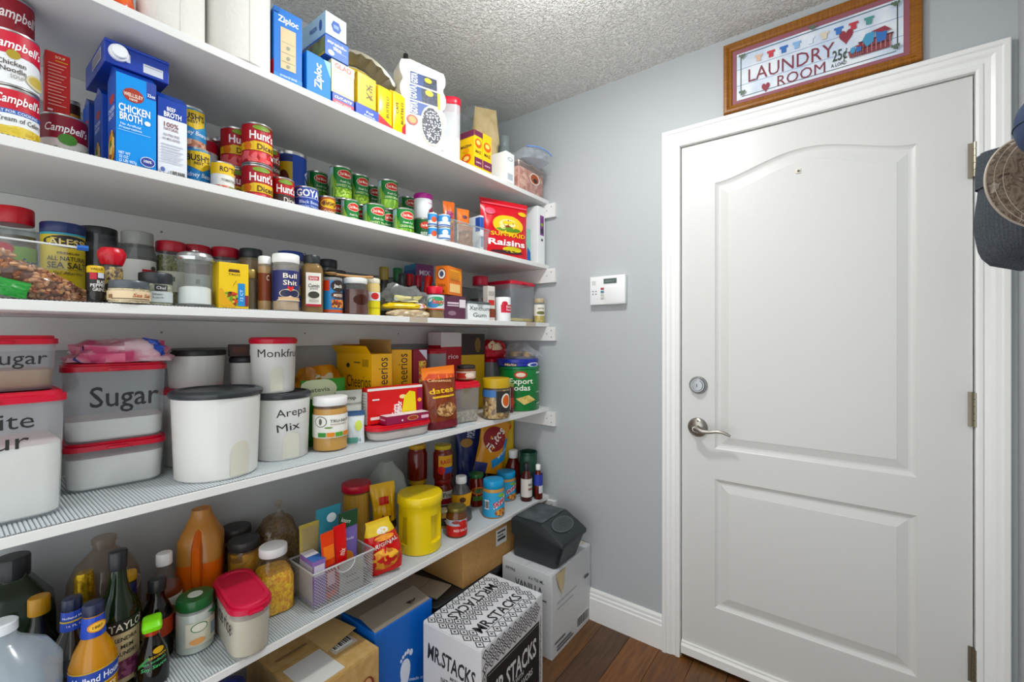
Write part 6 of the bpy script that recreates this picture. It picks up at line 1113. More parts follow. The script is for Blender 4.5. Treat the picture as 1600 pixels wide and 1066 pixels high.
vessel('milk_jug', 'empty translucent jug at the wall behind the yellow bag', 'jug', (x, y, z), min(r, .072), h, 0, [(0, .9), (.02, 1), (.55, 1), (.8, .8), (.94, .4), (1, .3)], CL('cfd6d2', .45, .25), sq=.6)
xk, yk = .352, yat(602, .352)
pouch('corn_chip_bag', 'red and yellow corn chip bag hanging over the shelf edge', 'bag', (xk, yk + .003, z + .007), (.108, .17, .06), fc(xk, yk, 8), C('c4241c', .28), ops=[P(-.5, .5, .74, 1.0, 'd8b83a'), O(.1, .8, .2, .06, 'e6e0d6'), T('ORIGINAL', .05, .57, .08, .8, 'f3ede6', rot=8, shear=.2, bold=.02), O(-.02, .28, .42, .2, B(['d8932a', 'e6b04a', 'b5641a', 'c4241c'], 60, bump=0)), O(.1, .68, .3, .05, 'e0902a')], seed=17, wr=.25, bot=.35, shape=lambda v: .8 + .35 * sin(pi * min(1, v + .1)) - .1 * v, tilt=(10, -4))
x, y, r, h = cyl(z, 622, 690, 757, 870)
t = thing('coffee_tub', 'big bright yellow coffee tub', 'tub', (x, y, z), fc(x, y)); YEL = C('e3c80c', .35); N = 60; m = MB()
pr = [(0, .94), (.01, .98), (.17, .98), (.19, .98), (.64, .98), (.66, .98), (.8, .98), (.82, 1.0), (.845, 1.0)]
for j, (zz, q) in enumerate(pr):
    for k in range(N):
        a = 2 * pi * k / N; dd = min(abs((a - A_ + pi) % (2 * pi) - pi) for A_ in (.95, -1.0, pi)); f_ = 1 - (.16 if dd < .33 and .18 < zz < .65 else 0); m.V.append((q * r * f_ * cos(a), q * r * f_ * sin(a), zz * h))
for j in range(len(pr) - 1):
    for k in range(N): a, b = j * N + k, j * N + (k + 1) % N; m.F.append((a, b, b + N, a + N)); m.I.append(0)
m.F.append(tuple(range(N))); m.I.append(0); m.obj('tub_body', YEL, t)
MB().lathe([(.84 * h, r * 1.03), (.85 * h, r * 1.045), (.975 * h, r * 1.03), (.995 * h, r * .99), (h, r * .94), (h, r * .5)], 10).obj('lid', YEL, t); MB().box(r * 1.02, r * 1.05, -.008, .008, .85 * h, .87 * h).obj('lid_tab', YEL, t)
# sauces
TOM = C('6e1c10', .12)
def sauce(name, label, pl, pr, pt, xc, col, lidc, ops, lab, h=None, r=None, pb=None, zz=None, prof=JAR, group='sauce jars', cat='jar'):
    x, y, r0, h0 = cyl(zz or z, pl, pr, pt, pb, xc); return x, y, r or r0, h or h0, vessel(name, label, cat, (x, y, zz or z), r or r0, h or h0, fc(x, y, 8), prof, C(col, .12), lid=(.88, 1, .86, mm(lidc)), ops=ops, lab=lab, group=group)
RG = [P(-.3, .5, .2, .72, 'e0a81c'), P(-.3, .5, .2, .38, '2a4fa0'), O(-.15, .3, .2, .12, 'c92a1c'), T('RAGU', .12, .55, .13, .6, 'c0281c', bold=.03, rot=6)]
x, y, r, h, t = sauce('pasta_sauce_jar', 'pasta sauce jar lower in the double stack beside the yellow tub', 672, 712, 744, .15, '6e1c10', C('8a1a14', .4), [P(-.5, .5, .15, .7, 'e3ddd4'), T('Prego', .3, .6, .12, .7, '2a4a2a', bold=.02), P(-.5, .5, .35, .5, '9a1c24'), P(-.5, .5, .15, .33, '4a4a48')], None, h=.155, r=.043)
sauce('pasta_sauce_jar', 'pasta sauce jar with yellow label stacked upper beside the yellow tub', 672, 712, 690, x, '6e1c10', C('c9b02a', .4), RG, None, h=.145, r=.042, zz=z + .1556)
x, y = .07, y - .075
vessel('pasta_sauce_jar', 'pasta sauce jar at the wall, lower of the rear stack', 'jar', (x, y, z), .042, .155, 0, JAR, TOM, lid=(.88, 1, .86, C('c9a02a', .4)), group='sauce jars')
vessel('pasta_sauce_jar', 'unlabelled looking red sauce jar at the wall, upper of the rear stack', 'jar', (x, y, z + .1556), .042, .15, 0, JAR, TOM, lid=(.88, 1, .86, C('c9a02a', .4)), group='sauce jars')
jar5('syrup_bottle', 'clear syrup bottle with white cap and yellow label', 703, 738, 738, [(0, .9), (.03, 1), (.4, .86), (.62, .9), (.78, .5), (.86, .36)], CL('b9b4ae', .3), xc=.25, lid=(.84, 1, .5, WHITE), fill=(C('1a120e', .15), .2), ops=[G([(-.55, .62), (.55, .66), (.35, .36), (-.5, .36)], 'd8a01c'), O(.0, .52, .14, .06, '4a2c14')])
jar5('green_lid_sauce_jar', 'sauce jar with green lid and oval red logo', 731, 757, 735, JAR, TOM, xc=.2, cat='jar', lid=(.88, 1, .98, C('2a6a3a', .35)), ops=[O(.1, .5, .5, .12, 'd8702a'), O(.1, .5, .35, .08, '4a6a3a'), P(-.3, .6, .2, .34, '4a7a34')], r=.034)
jar5('salsa_jar', 'red salsa jar with brass lid at the shelf edge', 697, 730, 784, JAR, C('5a3418', .15), pb=842, cat='jar', lid=(.86, 1, .92, C('7a7040', .35, .6)), lab=(.06, .62, 'b81c20'), ops=[P(-.7, .5, .42, .62, 'a9b4c4'), O(.25, .5, .22, .1, 'c02a20'), O(-.1, .55, .2, .06, '8a3a34'), T('RED SALSA', .15, .27, .08, .7, 'f0dcd8')])
jar5('white_lid_dip_jar', 'small dip jar with black and cream label partly behind the salsa jar', 683, 703, 792, JARS, C('b08a4a', .3), xc=.245, cat='jar', lid=(.86, 1, .96, C('cfc6a8', .4)), lab=(.15, .6, '22201c'), ops=[T('Tos', .3, .38, .2, .6, 'e9e2d0')], r=.026)
SK = [P(-.78, .78, .04, .7, '3f9cc8'), G([(.0, .25), (.7, .45), (.7, .62), (.05, .42)], 'f0e9e6'), T('SKIPPY', .35, .43, .13, .75, 'c0202a', rot=18, bold=.04), O(.4, .16, .35, .1, B(['b5642a', 'd8a05a', '8a4a1c'], 130, bump=0)), O(.4, .62, .2, .05, '7ab04a')]
bb_ = bars(-.45, -.2, .25, .5, 6)
for pl, pr, pt, xc, lb, ops in ((752, 790, 742, .335, 'peanut butter jar with turquoise lid, nearer one showing a barcode', SK + bb_), (777, 813, 729, .262, 'peanut butter jar with turquoise lid, farther one of the pair', SK)):
    x, y, r, h = cyl(z, pl, pr, pt, None, xc)
    vessel('peanut_butter_jar', lb, 'jar', (x, y, z), min(r, .047), h, fc(x, y), [(0, .94), (.02, 1), (.68, 1), (.76, .95), (.8, .9)], C('b98a4c', .3), lid=(.78, 1, .95, C('2f93c4', .35)), ops=ops, group='peanut butter jars')
jar5('barbecue_bottle', 'slim barbecue bottle with black cap and white label', 815, 833, 720, [(0, .94), (.02, 1), (.64, 1), (.76, .6), (.82, .42)], C('43140c', .12), xc=.352, lid=(.8, 1, .55, BLK), lab=(.12, .6, 'd9d2cb'), ops=[T('BBQ', .3, .45, .06, .4, '4a2a28'), P(.1, .6, .3, .36, '8a5a5a')])
jar5('blue_label_sauce_bottle', 'slim red sauce bottle with white cap behind the barbecue bottle', 828, 842, 722, [(0, .94), (.02, 1), (.64, 1), (.76, .6), (.82, .42)], C('5a1a14', .12), xc=.36, lid=(.84, 1, .55, WHITE), lab=(.4, .72, '2a3a9a'), ops=[P(.0, .6, .18, .4, 'd9d9dc')])
x, y = .33, -.052
t = thing('green_cup', 'dark green plastic cylinder at the end of the lowest shelf', 'cup', (.325, -.055, z), 0); hg = zat(836, 703, .33) - z
MB().lathe([(0, .036), (.003, .039), (hg - .002, .043), (hg, .042), (hg - .002, .039), (.01, .036), (.01, .01)], 8).obj('cup_body', C('143d2c', .4), t); MB().lathe([(hg - .012, .0435), (hg - .004, .0443), (hg, .0435)], 8, caps=(0, 0)).obj('rim', C('143d2c', .35), t)
jar5('red_sauce_bottle', 'red sauce bottle with white cap behind the peanut butter', 784, 813, 701, [(0, .93), (.02, 1), (.62, 1), (.74, .72), (.82, .5)], C('5a140e', .12), xc=.245, lid=(.82, 1, .6, WHITE), r=.038)
jar5('small_dark_bottle', 'small black bottle behind the green lidded jar', 745, 766, 716, BOT, C('151515', .2), xc=.12, lid=(.9, 1, .5, BLK), r=.028)
# chip bags over the sauces at the wall
def chip(name, label, xx, pc, dy_, w_, h_, zz, col, ops, tl, seed, off=20): return pouch(name, label, 'bag', (xx, yat(pc, xx) + dy_, zz), (w_, h_, .04), fc(xx, yat(pc, xx), off), C(col, .28), ops=ops, seed=seed, wr=.22, bot=.3, tilt=tl)
chip('popcorn_bag', 'dark blue popcorn bag above the sauce jars', .09, 737, 0, .13, .35, z, '1f2b66', [T('POPS!', .1, .84, .12, .3, 'e8ecf5', rot=80, bold=.02), O(-.1, .72, .25, .06, 'b58a4a')], (0, -4), 21)
chip('corn_snack_bag', 'orange and blue corn snack bag tilted with red oval logo', .17, 768, -.03, .15, .25, z + .11, 'd8941c', [O(.0, .66, .4, .24, '8a1420'), T('Fritos', .02, .66, .17, .85, 'f3ece0', rot=60, bold=.03, shear=.2), G([(.1, .1), (.5, .3), (.5, .7), (.4, .7), (.35, .4), (.0, .25)], '2f8fcf'), T('MEXICAN', .35, .42, .05, .45, 'e8f2fa', rot=50), P(-.5, -.1, .0, .2, '1f2b66')], (-12, -4), 22)
chip('yellow_crinkled_bag', 'crinkled yellow bag at the end of the lowest shelf', .215, 806, 0, .1, .37, z, 'd8b61c', [O(.1, .85, .25, .05, 'd8641c')], (0, -3), 23)
# ================================================================ ON THE FLOOR
def fbox(name, label, x0, x1, y0, y1, z0, h, mat, f=(), l=(), t=(), rot=0, open_=False, tape=None, lip='b58d5c'):
    dx, dy = x1 - x0, y1 - y0; o = thing(name, label, 'box', ((x0 + x1) / 2, (y0 + y1) / 2, z0), rot)
    MB().box(-dx / 2, dx / 2, -dy / 2, dy / 2, 0, h).obj('box_body', mm(mat), o, smooth=False, bev=.002)
    if open_: pass
    else:   # two closed flaps meeting in a seam along y
        MB().box(-dx / 2 + .001, -.001, -dy / 2 + .001, dy / 2 - .001, h, h + .003).obj('top_flap', mm(mat), o, smooth=False)
        MB().box(.001, dx / 2 - .001, -dy / 2 + .001, dy / 2 - .001, h, h + .003).obj('top_flap', mm(mat), o, smooth=False)
    for face, ops in (('f', f), ('l', l), ('t', t)):
        if ops:
            fn, W, H, st = s_box(face, dx, dy, h)
            deco(o, ((lambda u, v, q: fn(u, v, q + .003)) if face == 't' else fn, W, H, st), ops)
    return o
WB_ = C('dcdde0', .5)
def diamonds(nu, nv, u0, u1, v0, v1, hexc='2c2c30', skip=None):
    L = []
    for i in range(nu):
        for j in range(nv):
            u = u0 + (u1 - u0) * (i + .5 + (.5 if j % 2 else 0)) / (nu + .5); v = v0 + (v1 - v0) * (j + .5) / nv; a, b = (u1 - u0) / nu * .46, (v1 - v0) / nv * .8
            if skip and skip(u, v): continue
            L.append(G([(u - a, v), (u, v - b), (u + a, v), (u, v + b)], hexc)); L.append(G([(u - a * .72, v), (u, v - b * .72), (u + a * .72, v), (u, v + b * .72)], 'dcdde0')); L.append(G([(u - a * .3, v), (u, v - b * .3), (u + a * .3, v), (u, v + b * .3)], hexc))
    return L
class _L(list): pass
def diamond_part(o, fn, W, H, nu, nv, u0, u1, v0, v1, skip=None, name='diamond_print'):
    m = MB()
    for op in diamonds(nu, nv, u0, u1, v0, v1, skip=skip):
        k = op[2]; lay = {'dcdde0': 1}.get(k, 0)
        m.poly([fn(a * W, b * H, .0005 + .0003 * (lay if k == 'dcdde0' else (2 if abs(op[1][0][0] - op[1][2][0]) < (u1 - u0) / nu * .4 else 0))) for a, b in op[1]], 1 if k == 'dcdde0' else 0)
    return m.obj(name, ['2c2c30', 'dcdde0'], o, smooth=False, fix=False)
MX0, MX1, MY0, MY1, MH = .405, .655, -.815, -.45, .325
front = [P(-.43, .43, .04, .74, '1f1f22'), P(-.41, .41, .065, .07, 'c9c9cc'), P(-.41, .41, .71, .715, 'c9c9cc'), T('MR.STACKS', 0, .5, .2, .74, 'e3e3e6', bold=.03, rot=0), T('MADE WITH', 0, .36, .05, .28, 'e3e3e6'), T('NATURAL FLAVORS', 0, .27, .07, .6, 'e3e3e6', bold=.02)]
o = fbox('syrup_case', 'white case with black diamond pattern in front on the floor', MX0, MX1, MY0, MY1, 0, MH, WB_, f=front, l=[T('MR.STACKS', 0, .72, .16, .82, '2c2c30', bold=.03, rot=-4), T('MADE WITH', .1, .58, .035, .22, '2c2c30'), T('NATURAL FLAVORS', .08, .52, .05, .5, '2c2c30', bold=.02), T('Mr Stacks Passion', 0, .41, .055, .6, '55555a'), T('Fruit 750ml', -.12, .33, .055, .4, '55555a')], rot=.04)
fn, W, H, st = s_box('t', MX1 - MX0, MY1 - MY0, MH); fnt = lambda u, v, q: fn(u, v, q + .003)
sk = lambda u, v: (-.36 < u < .36 and (.17 < v < .4 or .62 < v < .83))
diamond_part(o, fnt, W, H, 11, 9, -.49, .46, .03, .97, sk)
# lettering reads from the left face side
def tt(v0): return T('MR.STACKS', 0, v0, .17, .66, '2c2c30', bold=.03)
deco(o, (fnt, W, H, st), [tt(.28), ('T', 'MR.STACKS', 0, .725, .17, .66, '2c2c30', 180, .03, 0), P(-.3, .3, .165, .173, '2c2c30')])
fn2, W2, H2, _ = s_box('f', MX1 - MX0, MY1 - MY0, MH); diamond_part(o, fn2, W2, H2, 10, 3, -.49, .45, .78, .97)
diamond_part(o, fn2, W2, H2, 1, 8, -.5, -.44, .04, .76); diamond_part(o, fn2, W2, H2, 1, 8, .44, .47, .04, .76)
VX0, VX1, VY0, VY1, VH = .372, .622, -.338, -.006, .337
o = fbox('vanilla_case', 'white vanilla case in the corner under the black bin', VX0, VX1, VY0, VY1, 0, VH, C('d4d6d8', .5), f=bars(.12, .42, .05, .2, 14) + [P(-.4, -.05, .1, .12, '55585c'), P(-.4, .0, .06, .08, '55585c'), P(-.45, -.2, .16, .18, '55585c'), P(-.4, .1, .62, .63, 'a5a8ac'), P(-.4, .0, .55, .56, 'a5a8ac'), P(.3, .42, .62, .66, '55585c'), G([(-.42, .98), (-.2, .99), (-.24, .84), (-.34, .78)], 'c9b68a'), G([(-.3, .98), (-.36, .82), (-.28, .7), (-.22, .84)], 'cdbd96')], l=[T('VANILLA', .05, .76, .11, .55, '3a3c40', bold=.02), T('6 x 750 ML', .2, .88, .04, .3, '55585c'), T('FP/96', -.32, .9, .04, .2, '55585c'), P(.06, .4, .66, .675, '3a3c40')], t=[P(.4, .5, .1, .6, 'c9c3b4')])
# black food bin on it
t = thing('pet_food_bin', 'black food storage bin with perforated slanted lid', 'bin', (.0, .0, VH + .0035), 0)
bx0, bx1, by0, by1, bh = .40, .655, -.312, -.105, .172
BIN = C('23292c', .42)
MB().loft([(0, .108, .088, .02, .505, -.208), (.006, .112, .092, .022, .505, -.208), (.105, .126, .101, .024, .527, -.208)], 5).obj('bin_body', BIN, t)
side = [(bx0, .098), (bx1, .098), (bx1, .115), (bx1 - .015, .125), (bx1 - .1, bh), (bx0 + .012, bh), (bx0, bh - .01)]
MB().prism(side, by0, by1, 'y').obj('bin_hood', BIN, t, bev=.004)
MB().prism([(bx0 + .014, bh + .0005), (bx1 - .105, bh + .0005), (bx1 - .105, bh + .003), (bx0 + .014, bh + .003)], by0 + .014, by1 - .014, 'y').obj('lid_panel', NB('565d60', .55, 18, .1, .001, '3c4346'), t, bev=.001)
dxs, dzs = .085, -(bh - .125); L_ = hypot(dxs, dzs); ux_, uz_ = dxs / L_, dzs / L_
def slope(u, v, q): return (bx1 - .1 + v * ux_ - uz_ * q, (by0 + by1) / 2 + u, bh + v * uz_ + ux_ * q)
lp = MB()
for q in range(28): a = 2 * pi * q / 28; lp.V.append(slope(.075 * cos(a), .045 + .036 * sin(a), .003))
lp.F.append(tuple(range(28))); lp.I.append(0); lp.obj('pour_flap', C('4a5154', .4), t, smooth=False)
m = MB()
for k in range(1, 6):
    for q in range(5 + 6 * k):
        a = 2 * pi * q / (5 + 6 * k); c = (.065 * k / 5.6 * cos(a), .045 + .03 * k / 5.6 * sin(a)); m.poly([slope(c[0] + .0022 * cos(b), c[1] + .0022 * sin(b), .0036) for b in (0, pi / 3, 2 * pi / 3, pi, 4 * pi / 3, 5 * pi / 3)])
vo = m.obj('vent_holes', C('0c0e0f', .6), t, smooth=False, fix=False); vo['kind'] = 'stuff'
# black tote, cardboard boxes under the shelf
t = thing('black_tote', 'black plastic tote under the lowest shelf', 'tote', (.185, -.46, 0), 0)
MB().loft([(0, .155, .235, .02), (.004, .16, .24, .02), (.285, .172, .255, .022)], 4, caps=(1, 1)).obj('tote_body', C('17191b', .4), t)
MB().loft([(.28, .18, .262, .024), (.3, .182, .265, .024), (.303, .178, .26, .022), (.303, .165, .25, .02)], 4).obj('rim', C('1d2022', .4), t)
o = fbox('cardboard_box', 'plain brown cardboard box on the black tote', .065, .365, -.575, -.238, .3045, .176, CARD, f=[P(.1, .32, .5, .88, 'e3e1dc'), P(.13, .29, .78, .82, '33312e'), P(.13, .29, .6, .66, '33312e'), P(.13, .25, .7, .73, '33312e')])
pz = .3045
carton('cardboard_flat', 'loose grey cardboard piece on the black tote', 'cardboard', (.225, -.655, pz), (.2, .1, .006), .2, 'a89c8c', seam=False, t=[P(-.45, .45, .45, .47, '8a7f70')])
o = fbox('blue_shipping_box', 'blue shipping box with a white footprint', .19, .375, -.985, -.745, 0, .355, C('1f62b8', .45), f=[T('made to walk', .3, .3, .03, .5, 'd6e4f5', rot=-25)], open_=True)
foot = []
for q in range(20): a = 2 * pi * q / 20; foot.append((.0 + .085 * cos(a) * (1.0 + .25 * sin(a)), .46 + .13 * sin(a)))
deco(o, s_box('f', .185, .24, .355), [G(foot, 'e3ebf5'), O(-.06, .34, .06, .08, 'e3ebf5'), O(.1, .62, .032, .03, 'e3ebf5'), O(.045, .645, .026, .024, 'e3ebf5'), O(-.0, .64, .022, .02, 'e3ebf5'), O(-.04, .625, .02, .018, 'e3ebf5'), O(-.075, .6, .018, .016, 'e3ebf5')])
k = NB('8f8578', .8, 60, .1, .001)
MB().grid(lambda a, b: (-.09 + a * .1, -.115 + b * .23, .3555 + a * .012), 2, 2).obj('top_flap', k, o, smooth=False); MB().grid(lambda a, b: (.088 - a * .09, -.115 + b * .23, .3555 + a * .016), 2, 2).obj('top_flap', k, o, smooth=False)
deco(o, (lambda u, v, q: (.06 - v, u, .362 + q), .24, .18, 0), [T('MEN', .25, .1, .2, .2, '3a352e', rot=30)])
o = fbox('carton_box', 'tan carton with white label and barcodes at the bottom', .1, .415, -1.24, -1.0, 0, .335, NB('c2a270', .7, 40, .15, .001, 'b8955f'), f=bars(-.45, -.1, .66, .92, 10) + [O(.32, .72, .1, .1, '7a2f22'), O(.32, .75, .06, .06, 'c99a70'), O(.33, .68, .08, .05, '4a1a14')], t=[P(-.42, .05, .04, .45, 'd6d6d2'), P(.1, .42, .25, .55, 'c9c2b4')] + bars(.14, .38, .28, .52, 9) + [T('DEEP BEEF', .1, .85, .09, .6, '4a3a24', rot=-12), P(-.4, .0, .6, .63, '8a6f48')], rot=.03)
MB().grid(lambda a, b: (-.15 + a * .2, .015 + b * .1, .3392 + .02 * a * b), 3, 3).obj('loose_flap', NB('c9aa78', .7, 40, .15, .001), o, smooth=False)
lump('blue_fabric_bag', 'dark blue folded bag under the lowest shelf at the bottom', 'bag', (.28, -1.41, 0), (.4, .29, .41), 0, NB('1c2a80', .5, 30, .4, .005, '141f66'), seed=41, amp=.15, flat=.4, ops=[P(-.1, .25, .5, .62, 'b8bccb')])
# ================================================================ HATS ON THE RIGHT WALL
hk = thing('coat_hook', 'metal wall hook holding the hats', 'hook', (XR, -.66, 1.72), 0)
MB().box(-.004, 0, -.012, .012, -.035, .035).obj('plate', NICKEL, hk, bev=.001); MB().tube([(-.003, 0, .01), (-.02, 0, .008), (-.028, 0, .02), (-.03, 0, .034)], .005, 8).obj('prong', NICKEL, hk)
from mathutils import Matrix
def orient(t, X, Z):
    X, Z = Vector(X).normalized(), Vector(Z).normalized(); Y = Z.cross(X); t.rotation_euler = Matrix((X, Y, Z)).transposed().to_euler()
# grey knit beanie: a soft ribbed bag, mouth up, two lobes hanging
yb_ = -.52; xl, zl = bw(1519, 340, yb_); _, zt_ = bw(1560, 235, yb_); _, zb_ = bw(1560, 417, yb_)
KN = NB('4b5056', .95, 420, .6, .002, '3a3e43')
t = thing('knit_beanie', 'dark grey knit beanie hanging lowest', 'hat', (xl + .068, yb_, zb_), -pi / 2 - .2); H_ = zt_ - zb_
def bean(a, b, g=0):
    th = 2 * pi * a; R_ = .064 * (1 - (1 - min(1, b / .3)) ** 2.4) ** .5 * (1 - .3 * max(0, b - .4)) + g
    R_ *= 1 + .1 * noise.noise(Vector((cos(th) * 1.6, sin(th) * 1.6, b * 3))) + .012 * cos(60 * th); return (R_ * .62 * cos(th), R_ * sin(th), b * H_ + .012 * cos(2 * th) * (1 - b))
MB().grid(bean, 240, 16).obj('knit_body', KN, t); MB().grid(lambda a, b: bean(a, .7 + .28 * b, .004), 240, 5).obj('cuff', KN, t)
def cap(name, label, loc, X, Z, mat, brimmat, logo=None, r=.075, under=None, bl=.07):
    t = thing(name, label, 'hat', loc); orient(t, X, Z)
    def dome(a, b):
        th = 2 * pi * a; ph = pi / 2 * b; q = 1 + .05 * noise.noise(Vector((cos(th) * 2, sin(th) * 2, b * 3))); return (r * 1.1 * cos(ph) * cos(th) * q, r * cos(ph) * sin(th) * q, r * .95 * sin(ph) ** .9)
    MB().grid(dome, 36, 12).obj('crown', mat, t)
    MB().grid(lambda a, b: tuple(Vector(dome(a, b)) * .965), 32, 10).obj('lining', under or C('2e2a26', .9), t)
    for k in range(6): MB().tube([tuple(Vector(dome(k / 6 + 1 / 12, q / 10)) * 1.004) for q in range(11)], .0012, 5).obj('seam', brimmat, t)
    MB().lathe([(.0, .009), (.004, .008), (.006, .003)], 5).obj('top_button', brimmat, t).location = (0, 0, r * .95)
    def brim(a, b, o_=0):
        th = radians(-80 + 160 * a); e = b * bl * max(0, cos((a - .5) * pi)) ** .45; return (r * 1.1 * cos(th) + e, r * sin(th) * (1 + .1 * b), -.03 * (2 * (a - .5)) ** 2 * b + o_)
    m = MB(); m.grid(lambda a, b: brim(a, b, .0015), 24, 8); m.grid(lambda a, b: brim(a, b, -.0015), 24, 8, 0, True); m.obj('brim', brimmat, t)
    for q_ in (1.0, .8, .6): MB().tube([brim(q / 24, q_, .0012) for q in range(25)], .0018 if q_ == 1 else .0007, 6).obj('brim_edge' if q_ == 1 else 'stitching', C('b5aa9c', .9) if logo else brimmat, t)
    if logo:
        lo = MB().lathe([(0, .014), (.003, .013), (.004, .009)], 6).obj('badge', C(logo, .5), t); lo.location = (r * .98, 0, r * .45); lo.rotation_euler = (0, radians(62), 0)
    return t
def camo():
    m, n, l = newmat('camo'); b = n['Principled BSDF']; b.inputs['Roughness'].default_value = .9
    tc = n.new('ShaderNodeTexCoord'); t1 = n.new('ShaderNodeTexNoise'); t1.inputs['Scale'].default_value = 38; t1.inputs['Detail'].default_value = 6; t1.inputs['Distortion'].default_value = 1.2
    cr = n.new('ShaderNodeValToRGB'); e = cr.color_ramp.elements
    for i, (p, h) in enumerate(((.3, '3a302a'), (.42, '6b5a4c'), (.5, '8a7a6c'), (.58, '594a3f'), (.7, 'b3a698'))):
        if i > 1: e.new(p)
        e[min(i, len(e) - 1)].position = p; e[min(i, len(e) - 1)].color = lin(h)
    l.new(tc.outputs['Object'], t1.inputs['Vector']); l.new(t1.outputs[0], cr.inputs[0]); l.new(cr.outputs[0], b.inputs['Base Color']); return m
CAMO = camo()
yc_ = -.7; xt_, zc_ = bw(1534, 283, yc_)
cap('camo_cap', 'brown camouflage cap with orange badge hanging sideways', (xt_ + .128, yc_ + .04, zc_), (-.82, -.5, -.12), (.45, -.85, 0), CAMO, CAMO, 'e8641c', r=.078, under=C('3a312b', .9))
yn_ = -.86; xn_, zn_ = bw(1573, 203, yn_)
cap('navy_cap', 'navy blue cap at the right edge above the camouflage cap', (xn_ + .057, yn_, zn_), (0, .1, 1), (-1, 0, .1), C('263552', .8), C('1e2a44', .8), None, r=.05, bl=.045)
